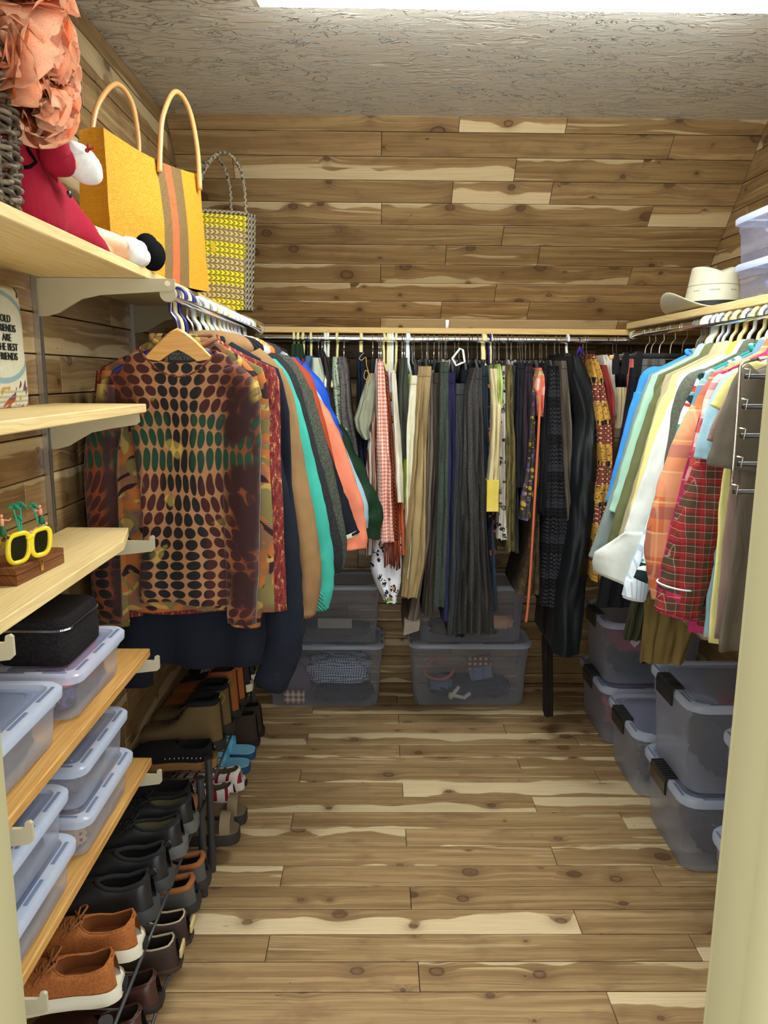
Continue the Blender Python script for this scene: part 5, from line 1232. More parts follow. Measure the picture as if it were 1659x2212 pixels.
# lilac boxes on the right shelf
GS = 'lilac boxes on the right shelf'
storage('sweater_box', 'lower lilac plastic box of jeans on the right shelf', 1.0, 1.315, 1.74, 2.195, 1.6485, .103, GS, body='pl_lilac', lid='pl_lilac', rim='pl_rim', rr=.02, taper=.96, ridge=False)
storage('sweater_box', 'upper lilac plastic box with folded knits on the right shelf', 1.0, 1.315, 1.74, 2.215, 1.752, .128, GS, body='pl_lilac', lid='pl_lilac', rim='pl_rim', rr=.02, taper=.96, ridge=False)
crumple('folded_clothing', 'faded blue jeans in the lower lilac box', 'clothing', (1.15, 1.99, 1.652), (.115, .165, .036), P_('heather', (120, 132, 176), (150, 160, 200)), CG, amp=.3)
crumple('folded_clothing', 'white folded knit at the top of the upper lilac box', 'clothing', (1.15, 2.0, 1.808), (.115, .17, .024), P_('plain', (224, 226, 232)), CG, amp=.3)
crumple('folded_clothing', 'grey folded knit in the upper lilac box', 'clothing', (1.15, 1.99, 1.757), (.115, .17, .026), P_('plain', (132, 136, 152)), CG, amp=.3)

# ================================================================== STRAW HAT
hat_m = NT('straw'); 
_p = hat_m.obj(); hx_, hy_, hz_ = hat_m.sep(_p)[:3]
_w = hat_m.m('MULTIPLY', hat_m.m('SINE', hat_m.m('MULTIPLY', hx_, 900.)), hat_m.m('SINE', hat_m.m('MULTIPLY', hz_, 900.)))
ang = hat_m.m('ARCTAN2', hy_, hx_)
_row = hat_m.m('MAXIMUM', hat_m.m('MULTIPLY', hat_m.ss(hz_, .080, .081), hat_m.ss(hz_, .085, .084)), hat_m.m('MULTIPLY', hat_m.m('MULTIPLY', hat_m.ss(hz_, .062, .063), hat_m.ss(hz_, .067, .066)), hat_m.m('GREATER_THAN', hat_m.m('SINE', hat_m.m('MULTIPLY', ang, 9.)), .1)))
_hole = hat_m.m('MULTIPLY', _row, hat_m.m('GREATER_THAN', hat_m.m('SINE', hat_m.m('MULTIPLY', ang, 120.)), .2))
straw = hat_m.done(hat_m.bsdf(hat_m.mix(_hole, srgb(214, 210, 186), srgb(70, 62, 46)), .65, normal=hat_m.bump(_w, .2, .001)))
hc_ = Vector((1.085, 2.50, 1.6485))
ht = thing('cowboy_hat', 'cream straw cowboy hat with a thin black band on the right shelf', 'hat', hc_)
NA = 48
def brim(a, f):
    x = math.cos(a); y = math.sin(a)
    rx_ = lerp(.082, .168, f); ry_ = lerp(.098, .190, f)
    curl = .050 * (abs(x) ** 4) * f ** 1.8 - .010 * abs(y) ** 3 * f
    return Vector((hc_.x + rx_ * x * (1 - .10 * f * abs(x)), hc_.y + ry_ * y, hc_.z + .012 + max(curl, -.0105)))
bm = B()
up = [[brim(2 * PI * k / NA, f) for k in range(NA)] for f in [i / 8 for i in range(9)]]
loft(bm, up + [[v - Vector((0, 0, .003)) for v in r] for r in reversed(up)], (False, False)); finish(bm, 'brim', straw, ht)
bm = B(); rings = []
for f in [i / 12 for i in range(13)]:
    z = lerp(.010, .128, f); rx_ = lerp(.084, .066, f ** 1.3); ry_ = lerp(.100, .078, f ** 1.3)
    rings.append([hc_ + Vector((rx_ * math.cos(a) , ry_ * math.sin(a), z + (.016 * math.cos(a) ** 2 * 0 + .026 * smooth((f - .6) / .4) * (abs(math.cos(a)) - .5 )) )) for a in [2 * PI * k / NA for k in range(NA)]])
for g, dz in ((.75, .005), (.5, -.010), (.25, -.020)):
    rings.append([hc_ + Vector((.066 * g * math.cos(a), .078 * g * math.sin(a), .128 + dz + .026 * (abs(math.cos(a)) - .5) * g)) for a in [2 * PI * k / NA for k in range(NA)]])
loft(bm, rings, (False, True)); finish(bm, 'crown', straw, ht)
bm = B(); loft(bm, [[hc_ + Vector((.0875 * math.cos(a), .1035 * math.sin(a), z)) for a in [2 * PI * k / NA for k in range(NA)]] for z in (.016, .032)], (False, False)); bd = finish(bm, 'hat_band', m_plain('black_ribbon', (.012, .012, .012, 1), .6), ht)
bm = B(); tube(bm, spline([hc_ + Vector((-.06, -.075, .024)), hc_ + Vector((-.02, -.103, .021)), hc_ + Vector((.01, -.115, .014))], 4), .0016, 6); finish(bm, 'band_tail', m_plain('black_cord', (.012, .012, .012, 1), .6), bd)
# ================================================================== TOP-LEFT SHELF
ST = SH['top'] + .0008
# ---- wicker basket
wick = m_pine('dark_wicker', srgb(96, 80, 60), srgb(58, 46, 34), .6)
wick2 = m_pine('grey_wicker', srgb(140, 124, 98), srgb(86, 72, 54), .6)
bc = Vector((-.563, 1.055, ST)); br_, bh_ = .088, .30
bk_ = thing('wicker_basket', 'dark woven wicker basket holding the peach roses on the top left shelf', 'basket', bc)
bm = B()
for k in range(22):
    a = 2 * PI * k / 22; tube(bm, [bc + Vector((br_ * lerp(.9, 1.04, f) * math.cos(a), br_ * lerp(.9, 1.04, f) * math.sin(a), .002 + bh_ * f)) for f in (0, .33, .66, 1)], .0028, 6)
finish(bm, 'stakes', wick2, bk_)
for r_ in range(42):
    bm = B(); f = (r_ + .5) / 42; pts = []
    for k in range(88):
        a = 2 * PI * k / 88; rr_ = br_ * lerp(.9, 1.04, f) + .0055 * math.sin(a * 11 + (PI if r_ % 2 else 0)) + .0015 * nz(a * 3, r_, 0)
        pts.append(bc + Vector((rr_ * math.cos(a), rr_ * math.sin(a), .004 + bh_ * f + .003 * nz(a * 2, r_ * 3, 7) + .004 * math.sin(a * 11 / 2 + r_))))
    tube(bm, pts, .0036, 6, closed=True); finish(bm, 'woven_strand', wick if r_ % 3 else wick2, bk_)
bm = B(); loft(bm, [[bc + Vector((br_ * .86 * math.cos(2 * PI * k / 24), br_ * .86 * math.sin(2 * PI * k / 24), z)) for k in range(24)] for z in (.001, .006)]); finish(bm, 'base', wick, bk_)
# ---- big paper roses
def m_petal():
    t = NT('peach_crepe_petal'); p = t.obj(); x, y, z = t.sep(p)[:3]
    n_ = t.noise(t.comb(t.m('MULTIPLY', x, 60.), t.m('MULTIPLY', y, 60.), t.m('MULTIPLY', z, 25.)), 1., 3.)
    inf = t.t.nodes.new('ShaderNodeObjectInfo')
    base = t.mix(inf.outputs['Random'], srgb(255, 200, 160), srgb(255, 218, 186))
    col = t.mix(t.ss(n_, .5, .75), base, srgb(246, 152, 112))
    pr_ = t.bsdf(col, .7, spec=.2, normal=t.bump(n_, .3, .002)); tl = t.n('ShaderNodeBsdfTranslucent', {0: col})
    return t.done(t.n('ShaderNodeMixShader', {0: .25, 1: pr_, 2: tl}))
MP = m_petal()
petal_me = []
for v_ in range(4):
    bm = B(); g = 8; V = {}
    for i in range(g + 1):
        for j in range(g + 1):
            u = i / g * 2 - 1; w = j / g
            wd = .74 * math.sin(PI * (.16 + .70 * w)) ** .7
            x = u * wd; cup = .30 * u * u
            ruff = (.07 * math.sin(u * 6 + v_ * 2) + .06 * nz(u * 3, w * 3, v_ * 7)) * w ** 2
            z = w * 1.0 - .10 * u * u * w; y = cup - .34 * w ** 3 + ruff
            V[i, j] = bm.verts.new((x, y, z))
    for i in range(g):
        for j in range(g): bm.faces.new((V[i, j], V[i + 1, j], V[i + 1, j + 1], V[i, j + 1]))
    bmesh.ops.solidify(bm, geom=list(bm.faces), thickness=.012)
    me = bpy.data.meshes.new('petal'); bm.to_mesh(me); bm.free(); me.materials.append(MP); me.shade_smooth(); petal_me.append(me)
def rose(c, rad, axis, label):
    t = thing('paper_rose', label, 'flower', c, 'peach roses in the wicker basket')
    q = Vector(axis).normalized().to_track_quat('Z', 'Y').to_matrix().to_4x4()
    k = 0
    for ring, (n_, open_, sz, off) in enumerate(((3, .10, .55, .06), (4, .38, .78, .14), (5, .72, 1.0, .20), (6, 1.05, 1.2, .24), (6, 1.45, 1.3, .26))):
        for i in range(n_):
            a = 2 * PI * (i + .37 * ring) / n_ + R.uniform(-.15, .15)
            m_ = q @ Matrix.Rotation(a, 4, 'Z') @ Matrix.Translation((0, -off * rad * .6, -.35 * rad)) @ Matrix.Rotation(open_ + R.uniform(-.12, .12), 4, 'X') @ Matrix.Scale(rad * sz * R.uniform(.9, 1.1), 4)
            o = bpy.data.objects.new('petal', petal_me[k % 4]); COL.objects.link(o); o.parent = t; o.matrix_local = m_; k += 1
    return t
rose(atY(58, 78, 1.075), .050, (.45, -.75, -.1), 'large peach paper rose facing the camera above the basket')
rose(atY(110, 132, 1.10), .040, (.9, -.35, .1), 'peach paper rose on the right side of the bunch')
rose(atY(98, 232, 1.10), .037, (.55, -.55, -.35), 'lowest peach paper rose, above the doll coat')
rose(atY(-4, 110, 1.04), .045, (-.3, -.8, -.1), 'peach paper rose at the left edge of the picture')
rose(atY(40, -25, 1.05), .045, (.2, -.6, .5), 'topmost peach paper rose, cut off by the top edge')
bm = B()
for px, py, Y in ((58, 78, 1.08), (110, 132, 1.11), (98, 232, 1.11), (-4, 110, 1.05), (40, -25, 1.06)):
    e = atY(px, py, Y) + Vector((0, .012, 0)); s = bc + Vector((.02 * nz(px, 0, 0), .01, .02))
    m_ = bc + Vector((.03, .02, bh_ * .8)); tube(bm, spline([s, m_, e], 5), .003, 6)
tag(finish(bm, 'rose_stems', m_plain('green_stem', srgb(70, 90, 50), .7), origin=bc + Vector((0, 0, .02))), 'bundle of green wire stems running down into the wicker basket', 'stems')

# ---- doll in a red coat
felt = P_('plain', (158, 22, 48), rough=.95); skin = m_plain('doll_skin', srgb(236, 196, 164), .6, bump=.03); wht = P_('plain', (238, 236, 230)); fur = None
tf = NT('white_fur'); fn = tf.noise(tf.obj(), 160., 4., .8); fur = tf.done(tf.bsdf(tf.mix(fn, srgb(214, 212, 206), srgb(250, 250, 248)), .95, normal=tf.bump(fn, .5, .004), sheen=.4))
vel = m_plain('black_velvet', (.004, .004, .005, 1), .9, spec=.08)
dc_ = Vector((-.592, 1.27, ST))
dl = thing('doll', 'cloth doll in a red felt coat with white muff, sitting on the top left shelf', 'doll', dc_)
bm = B(); rings = []
for z, a, b, oy in ((.0, .075, .075, .03), (.03, .078, .080, .028), (.07, .066, .066, .018), (.12, .055, .052, .008), (.165, .050, .042, .0), (.19, .040, .034, -.002), (.205, .022, .022, -.002)):
    rings.append([dc_ + Vector((a * math.cos(q) * (1 + .06 * nz(math.cos(q) * 2, math.sin(q) * 2, z * 14)), oy + b * math.sin(q) * (1 + .06 * nz(math.cos(q) * 2, math.sin(q) * 2, z * 14 + 5)), z + .001)) for q in [2 * PI * k / 32 for k in range(32)]])
loft(bm, rings); bvs = [BVHTree.FromBMesh(bm)]; co = finish(bm, 'coat_body', felt, dl)
# skirt of the coat spread over the lap
bm = B(); rings = []
for f in [i / 10 for i in range(11)]:
    cy_ = 1.27 + .02 + f * .175; w = lerp(.062, .082, f); hgt = lerp(.165, .045, f ** 1.7); xo = lerp(0, .012, f)
    ring = []
    for k in range(24):
        a = 2 * PI * k / 24; zz = max(0., math.sin(a)) * hgt
        ring.append(Vector((dc_.x + xo + w * math.cos(a) * (1 + .08 * math.sin(f * 9 + a * 3) * f), cy_ + .012 * math.sin(a * 3) * f, ST + .002 + zz + (.004 * math.sin(a * 5) * f if zz > .01 else 0))))
    rings.append(ring)
loft(bm, rings); bvs.append(BVHTree.FromBMesh(bm)); finish(bm, 'coat_skirt', felt, dl)
def on_coat(px, py, lift=.002):
    d_ = ray(px, py).normalized(); hs = [h for h in (b.ray_cast(CAMP, d_) for b in bvs) if h[0] is not None]
    return min(hs, key=lambda h: h[3])[0] - d_ * lift if hs else atX(px, py, -.54)
for px, py in ((150, 420),):
    bm = B(); p = on_coat(px, py); ico(bm, p, 1., 2, (.004, .0075, .0075)); finish(bm, 'button', M['black_pl'], co)
# collar with black piping
bm = B(); loft(bm, [[dc_ + Vector((.045 * math.cos(q), .04 * math.sin(q), .185)) for q in [2 * PI * k / 24 for k in range(24)]], [dc_ + Vector((.064 * math.cos(q), .055 * math.sin(q) , .165 - .03 * max(0, math.cos(q - .4)))) for q in [2 * PI * k / 24 for k in range(24)]]], (False, False))
bmesh.ops.solidify(bm, geom=list(bm.faces), thickness=.004); finish(bm, 'collar', felt, dl)
bm = B(); a = atX(52, 342, -.528); pts = [on_coat(52, 362), on_coat(66, 360), on_coat(78, 350), on_coat(66, 332), on_coat(58, 318)]; tube(bm, pts, .0028, 6); finish(bm, 'piping', vel, co)
# arms
sh_ = dc_ + Vector((.045, .01, .168)); el = atY(120, 345, 1.29); mf = atY(176, 352, 1.335)
bm = B(); tube(bm, spline([sh_, (sh_ + el) / 2 + Vector((.012, 0, 0)), el, el + (mf - el) * .35], 5), [.026] * 6 + [.025] * 5 + [.024] * 5, 14); finish(bm, 'arm_sleeve', felt, dl)
bm = B(); tube(bm, spline([el + (mf - el) * .3, el + (mf - el) * .75, mf], 4), .015, 12); finish(bm, 'arm', skin, dl)
bm = B(); sh2 = dc_ + Vector((-.045, .01, .168)); tube(bm, spline([sh2, sh2 + Vector((-.005, .04, -.05)), mf + Vector((-.05, .02, -.005))], 6), .025, 12); finish(bm, 'arm_sleeve', felt, dl)
bm = B(); a, b = atY(138, 318, 1.31), atY(212, 388, 1.37); d = (b - a).normalized(); rings = []
ax1 = d.orthogonal().normalized(); ax2 = d.cross(ax1)
for i in range(15):
    f = i / 14; rr_ = .027 * (math.sin(PI * (.10 + .84 * f)) ** .55)
    rings.append([a.lerp(b, f) + (ax1 * math.cos(q) + ax2 * math.sin(q)) * rr_ * (1 + .06 * nz(q * 2, f * 9, 1)) for q in [2 * PI * k / 20 for k in range(20)]])
loft(bm, rings); mo = finish(bm, 'muff', fur, dl)
bm = B(); e = atY(188, 325, 1.315); ico(bm, e, .004, 1); tube(bm, [e, e + Vector((.012, .0, .004))], .002, 5); tube(bm, [e, e + Vector((.004, -.002, .010))], .002, 5); finish(bm, 'bow', m_plain('red_ribbon', srgb(176, 20, 40), .4), mo)
# head (mostly behind the roses), hair
bm = B(); hd = dc_ + Vector((0, 0, .262)); ico(bm, hd, 1., 3, (.045, .047, .056)); tube(bm, [dc_ + Vector((0, 0, .19)), hd], .018, 12); hdo = finish(bm, 'head', skin, dl)
bm = B(); ico(bm, hd + Vector((0, -.006, .008)), 1., 3, (.051, .050, .056), .004, 60); finish(bm, 'hair', m_plain('dark_brown_yarn', srgb(46, 28, 20), .9, bump=.8, bscale=300.), hdo)
for s in (-1, 1):
    bm = B(); ico(bm, hd + Vector((s * .016, .043, .0)), 1., 1, (.005, .003, .006)); finish(bm, 'eye', M['black_pl'], hdo)
bm = B(); ico(bm, hd + Vector((0, .046, -.010)), 1., 1, (.004, .005, .004)); finish(bm, 'nose', skin, hdo)
bm = B(); tube(bm, [hd + Vector((-.012, .041, -.026)), hd + Vector((0, .045, -.030)), hd + Vector((.012, .041, -.026))], .0018, 5); finish(bm, 'mouth', m_plain('doll_lips', srgb(176, 70, 70), .6), hdo)
# legs, socks, shoes
for (k0, k1, k2), (s0, s1), sc_, z_ in ((((200, 508), (240, 522), (270, 535)), ((262, 535), (300, 540)), (317, 538), 0), (((235, 540), (262, 556), (285, 568)), ((276, 566), (308, 575)), (331, 567), 1)):
    X0, X1 = -.545 + .012 * z_, -.505 + .012 * z_
    a, b, c = atX(*k0, X0), atX(*k1, (X0 + X1) / 2), atX(*k2, X1)
    for v in (a, b, c): v.z = max(v.z, ST + .0185)
    bm = B(); tube(bm, spline([a + Vector((-.01, -.05, .005)), a, b, c], 4), .018, 14); lg = finish(bm, 'leg', skin, dl)
    e, g = atX(*s0, X1 - .004), atX(*s1, X1 + .006)
    for v in (e, g): v.z = max(v.z, ST + .020)
    bm = B(); tube(bm, [e, e.lerp(g, .25), e.lerp(g, .3), e.lerp(g, .5), e.lerp(g, .55), e.lerp(g, .8), g], [.0195, .0195, .024, .0205, .024, .020, .019], 16); finish(bm, 'sock', wht, lg)
    sc = atX(*sc_, X1 + .012); sc.z = max(sc.z, ST + .033)
    bm = B(); ico(bm, sc, 1., 3, (.026, .034, .0325), mtx=Matrix.Rotation(.5, 3, 'X')); finish(bm, 'shoe', vel, lg)

# ---- totes
def vplane(A, Bp, off=0.):
    A, Bp = Vector((A[0], A[1], 0)), Vector((Bp[0], Bp[1], 0)); d = (Bp - A).normalized(); n_ = Vector((-d.y, d.x, 0))   # left normal, towards the wall
    A = A + n_ * off
    def f(px, py):
        r_ = ray(px, py); t_ = (A - CAMP).dot(n_) / r_.dot(n_); return CAMP + r_ * t_
    return A, d, n_, f
A, d, n_, onp = vplane((-.595, 1.63), (-.47, 2.03))
tl = .42
def m_tote():
    t = NT('striped_raffia'); p = t.obj(); x, y, z = t.sep(p)[:3]
    wv = t.m('MULTIPLY', t.m('SINE', t.m('MULTIPLY', x, 1100.)), t.m('SINE', t.m('MULTIPLY', z, 1300.)))
    n1 = t.noise(t.comb(t.m('MULTIPLY', x, 30.), 0., t.m('MULTIPLY', z, 160.)), 1., 3.)
    yel = t.mix(n1, srgb(206, 138, 14), srgb(226, 166, 36))
    brn = t.mix(t.m('GREATER_THAN', wv, .05), srgb(104, 80, 48), srgb(150, 120, 64))
    org = t.mix(n1, srgb(216, 92, 46), srgb(228, 116, 66))
    def bd(a, b): return t.m('MULTIPLY', t.m('GREATER_THAN', x, a), t.m('LESS_THAN', x, b))
    col = t.mix(bd(.272, .385), yel, brn); col = t.mix(bd(.308, .340), col, org)
    return t.done(t.bsdf(col, .7, normal=t.bump(t.m('ADD', wv, n1), .5, .002)))
rotm = Matrix(((d.x, n_.x, 0), (d.y, n_.y, 0), (0, 0, 1)))
tt = thing('straw_tote', 'yellow woven tote with brown and orange stripes and round handles on the top left shelf', 'bag', A + Vector((0, 0, ST)))
bm = B(); rings = []
x0, x1, dep, hh = .085, .475, .085, .295
for f in [i / 10 for i in range(11)]:
    z = hh * f + .0005; bul = .012 * math.sin(PI * f); dp = dep * lerp(1.0, .72, f); xe = lerp(.010, 0, f)
    ring = []
    for k in range(13): s = k / 12; ring.append((lerp(x0 - xe, x1 + xe, s), (dep - dp) / 2 - bul * math.sin(PI * s) + .002 * nz(s * 5, f * 5, 1), z - (.014 * math.sin(PI * s) * f)))
    for k in range(5): s = (k + 1) / 6; ring.append((x1 + xe - .006 * math.sin(PI * s), (dep - dp) / 2 + dp * s, z + .006 * math.sin(PI * s) * f))
    for k in range(13): s = 1 - k / 12; ring.append((lerp(x0 - xe, x1 + xe, s), (dep + dp) / 2 + bul * .5 * math.sin(PI * s), z - (.014 * math.sin(PI * s) * f)))
    for k in range(5): s = 1 - (k + 1) / 6; ring.append((x0 - xe + .010 * math.sin(PI * s), (dep - dp) / 2 + dp * s, z + .006 * math.sin(PI * s) * f))
    rings.append([Vector(p) for p in ring])
inner = [[Vector((v.x * .985 + .003, dep / 2 + (v.y - dep / 2) * .92, v.z)) for v in r_] for r_ in reversed(rings)]
loft(bm, rings + inner, (True, True))
bmesh.ops.transform(bm, matrix=rotm.to_4x4(), verts=bm.verts); bmesh.ops.translate(bm, vec=A + Vector((0, 0, ST)), verts=bm.verts)
# keep the raffia coordinates along the panel: rotate the part instead of its mesh
me_o = finish(bm, 'body', m_tote(), tt, auto=60)
me_o.data.transform(rotm.to_4x4().inverted()); me_o.rotation_euler = rotm.to_euler()
bam = m_plain('honey_cane', srgb(224, 168, 104), .35, coat=.4)
_, _, _, onb = vplane((-.595, 1.63), (-.47, 2.03), .075)
for fn_, pts in ((onp, ((345, 372), (346, 320), (352, 250), (378, 198), (408, 235), (426, 320), (432, 410))), (onb, ((196, 335), (198, 290), (212, 225), (250, 181), (284, 220), (298, 290), (300, 345)))):
    bm = B(); tube(bm, spline([fn_(*p) for p in pts], 6), .0062, 10); finish(bm, 'handle', bam, tt)

def m_braid():
    t = NT('braided_straw'); p = t.obj(); x, y, z = t.sep(p)[:3]
    zz = t.m('ADD', z, t.m('MULTIPLY', t.m('MULTIPLY', x, x), .6))
    rw = t.m('MULTIPLY', zz, 54.); fr = t.m('FRACT', rw)
    v = t.m('ABSOLUTE', t.m('SUBTRACT', fr, .5))
    sl = t.m('FRACT', t.m('ADD', t.m('MULTIPLY', x, 66.), t.m('MULTIPLY', v, 1.2)))
    h = t.m('MULTIPLY', t.ss(t.m('ABSOLUTE', t.m('SUBTRACT', sl, .5)), .5, .2), t.ss(v, .5, .3))
    bandi = t.m('FRACT', t.m('ADD', t.m('MULTIPLY', zz, 54. / 5.), .1))
    col = t.mix(t.m('LESS_THAN', bandi, .5), srgb(204, 178, 118), srgb(232, 214, 34))
    col = t.mix(t.ss(h, .25, .0), col, srgb(110, 94, 34))
    return t.done(t.bsdf(col, .6, normal=t.bump(h, 1., .004)))
def m_crochet():
    t = NT('grey_crochet_cord'); p = t.obj(); x, y, z = t.sep(p)[:3]
    a = t.m('SINE', t.m('MULTIPLY', t.m('ADD', x, y), 330.)); b = t.m('SINE', t.m('MULTIPLY', z, 330.)); w = t.m('MULTIPLY', a, b)
    h = t.m('ADD', t.m('MULTIPLY', a, .5), w)
    return t.done(t.bsdf(t.mix(t.ss(h, -.6, .2), srgb(96, 88, 70), srgb(172, 160, 134)), .8, normal=t.bump(h, 1., .003)))
A2 = Vector((-.655, 2.60, ST)); B2 = Vector((-.452, 2.66, ST)); d2 = (B2 - A2).normalized(); n2 = Vector((-d2.y, d2.x, 0))
tt2 = thing('braided_tote', 'tote of yellow and straw braids with a grey crocheted edge on the top shelf', 'bag', (A2 + B2) / 2)
h2 = .315; L2 = (B2 - A2).length
bm = B(); rings = []
for f in [i / 8 for i in range(9)]:
    sp = lerp(0., .018, f); dp = lerp(.085, .075, f)
    row = [A2 - d2 * sp + Vector((0, 0, h2 * f + .001)) + d2 * ((L2 + 2 * sp) * s) - n2 * (.010 * math.sin(PI * s) * math.sin(PI * f)) for s in [k / 8 for k in range(9)]]
    back = [p + n2 * dp for p in reversed(row)]
    rings.append(row + back)
loft(bm, rings, (True, False)); finish(bm, 'body', m_braid(), tt2, auto=60)
bm = B(); rings = []
for f in [i / 8 for i in range(9)]:
    sp = lerp(0., .018, f); dp = lerp(.085, .075, f); c = A2 - d2 * sp + d2 * (L2 + 2 * sp) + Vector((0, 0, h2 * f + .001))
    rings.append([c - d2 * .004 - n2 * .004, c + d2 * .030 - n2 * .004 + n2 * .02, c + d2 * .034 + n2 * dp, c - d2 * .004 + n2 * (dp + .004)])
loft(bm, rings); crm = m_crochet(); finish(bm, 'side_gusset', crm, tt2, auto=60)
bm = B(); ring = [A2 - d2 * .018 + Vector((0, 0, h2)) + d2 * ((L2 + .036) * s) for s in [k / 10 for k in range(11)]]; ring += [p + n2 * .075 for p in reversed(ring)]
tube(bm, ring, .007, 8, closed=True); finish(bm, 'rim', crm, tt2)
for off, pts in ((.0, ((418, 480), (430, 400), (462, 338), (498, 335), (524, 380), (532, 465))), (.075, ((410, 470), (424, 385), (450, 345), (478, 350), (496, 400), (500, 460)))):
    An, _, _, fn_ = vplane((A2.x, A2.y), (B2.x, B2.y), off)
    bm = B(); pp = spline([fn_(*p) for p in pts], 8); tube(bm, pp, [.0058 + .0008 * math.sin(i * 2.2) for i in range(len(pp))], 8); finish(bm, 'handle', crm, tt2)
tagm = m_plain('yellow_leather', srgb(226, 196, 40), .5)
An, _, _, fn_ = vplane((A2.x, A2.y), (B2.x, B2.y), -.008); tg = fn_(456, 534)
bm = B(); box(bm, tg - Vector((.014, .001, .016)), tg + Vector((.014, .001, .016)), .001); finish(bm, 'leather_tag', tagm, tt2, False)

# ================================================================== SECOND SHELF: needlepoint pillow
def m_needle():
    t = NT('needlepoint'); p = t.obj(); x, y, z = t.sep(p)[:3]
    st = t.m('MULTIPLY', t.m('SINE', t.m('MULTIPLY', z, 1500.)), t.m('SINE', t.m('MULTIPLY', y, 1500.)))
    yy = t.m('ADD', y, .005)
    r = t.m('SQRT', t.m('ADD', t.m('POWER', t.m('DIVIDE', yy, .118), 2.), t.m('POWER', t.m('DIVIDE', t.m('SUBTRACT', z, .128), .080), 2.)))
    ringm = t.m('MULTIPLY', t.ss(r, .90, .93), t.ss(r, 1.06, 1.03))
    col = t.mix(ringm, srgb(226, 226, 206), srgb(150, 184, 196))
    n1 = t.noise(t.comb(0., t.m('MULTIPLY', y, 40.), t.m('MULTIPLY', z, 40.)), 1., 1.)
    out = t.m('GREATER_THAN', r, 1.12)
    col = t.mix(t.m('MULTIPLY', out, t.ss(n1, .60, .63)), col, srgb(110, 64, 92))
    col = t.mix(t.m('MULTIPLY', out, t.ss(n1, .36, .33)), col, srgb(206, 170, 70))
    rw = t.m('MULTIPLY', t.ss(z, .036, .034), t.m('GREATER_THAN', t.m('SINE', t.m('MULTIPLY', z, 700.)), .2))
    col = t.mix(t.m('MULTIPLY', rw, .5), col, srgb(150, 146, 126))
    col = t.mix(t.m('MULTIPLY', t.ss(z, .018, .012), t.ss(n1, .5, .55)), col, srgb(180, 90, 60))
    return t.done(t.bsdf(col, .85, normal=t.bump(st, .6, .002)))
pc = Vector((XL + .0135 + .024, 1.372, SH['s2'] + .001))
pl = thing('needlepoint_pillow', 'cream needlepoint pillow lettered about old friends, leaning on the left wall', 'pillow', pc)
hw_, ph_ = .125, .222
bm = B(); rings = []
for i in range(21):
    f = i / 20; z = ph_ * f; e = math.sin(PI * min(max(f, .0), 1.)) ** .42
    w = hw_ * (.90 + .10 * abs(2 * f - 1)) * (1 - .10 * f)
    ring = []
    for k in range(40):
        a = 2 * PI * k / 40; c, s = math.cos(a), math.sin(a)
        ring.append(pc + Vector((.0235 * e * math.copysign(abs(c) ** .9, c) * (1 - abs(s) ** 6 * .6), w * math.copysign(abs(s) ** .7, s), z)))
    rings.append(ring)
loft(bm, rings); finish(bm, 'cushion', m_needle(), pl)
wool = m_plain('dark_wool', srgb(34, 34, 30), .9)
RX = Matrix(((0, 0, 1), (1, 0, 0), (0, 1, 0)))      # text right = +Y, up = +Z, facing +X
for s_, z in (('OLD', .158), ('FRIENDS', .1415), ('ARE', .125), ('THE BEST', .1085), ('FRIENDS', .092)):
    text(s_, .0185, pc + Vector((.0242, .004, z)), RX, wool, pl, .0008)

# ================================================================== THIRD SHELF: carved box and novelty sunglasses
S3 = SH['s3'] + .0008
pa, pb = atZ(38, 1267, SH['s3']), atZ(140, 1216, SH['s3'])
dd = (pb - pa); dd.z = 0; Lb = dd.length; dd.normalize(); nn_ = Vector((-dd.y, dd.x, 0))
wb = thing('wooden_box', 'small dark wooden box with a brass catch on the third left shelf', 'box', (pa.x, pa.y, S3))
mw = m_pine('oiled_walnut', srgb(128, 76, 40), srgb(94, 52, 26), .45)
mtx = Matrix(((dd.x, nn_.x, 0, pa.x), (dd.y, nn_.y, 0, pa.y), (0, 0, 1, S3), (0, 0, 0, 1)))
bm = B(); box(bm, (0, 0, 0), (Lb, .078, .0165), .0012, mtx=mtx); finish(bm, 'box_base', mw, wb, auto=40)
bm = B(); box(bm, (0, 0, .0172), (Lb, .078, .029), .0014, mtx=mtx); finish(bm, 'box_lid', mw, wb, auto=40)
bm = B(); box(bm, (Lb * .46, -.002, .006), (Lb * .46 + .009, .0002, .024), .0008, mtx=mtx); finish(bm, 'catch', m_plain('brass', srgb(196, 164, 84), .3, 1.), wb, auto=40)
ycol = m_plain('yellow_frame', srgb(238, 214, 28), .35, coat=.4); lensm = m_plain('dark_lens', srgb(26, 30, 16), .08, spec=.8)
sg = thing('novelty_sunglasses', 'yellow novelty sunglasses topped with palm trees and hula dancers, on the wooden box', 'sunglasses', (pa.x, pa.y + .06, S3 + .03))
GY = 1.245
def gp(px, py, dy=0.): return atY(px, py, GY + (px - 60) * .0007 + dy)
def shapeloop(cx, cy, w, h, sk=0.):
    out = []
    for k in range(28):
        a = 2 * PI * k / 28; c, s = math.cos(a), math.sin(a)
        x = math.copysign(abs(c) ** .6, c) * w * (1 - .16 * (s if s > 0 else 0)); y = math.copysign(abs(s) ** .6, s) * h
        out.append((cx + x, cy + y + x * sk))
    return out
for cx_, cy_, w_, h_ in ((40, 1184, 23, 31), (88, 1170, 20, 28)):
    pts = [gp(*q) for q in shapeloop(cx_, cy_, w_, h_, -.28)]
    bm = B(); tube(bm, pts, .0044, 8, closed=True); fr = finish(bm, 'frame_rim', ycol, sg)
    bm = B(); vs_ = [bm.verts.new(p) for p in pts]; bm.faces.new(vs_); bmesh.ops.solidify(bm, geom=list(bm.faces), thickness=.0015); finish(bm, 'lens', lensm, fr, False)
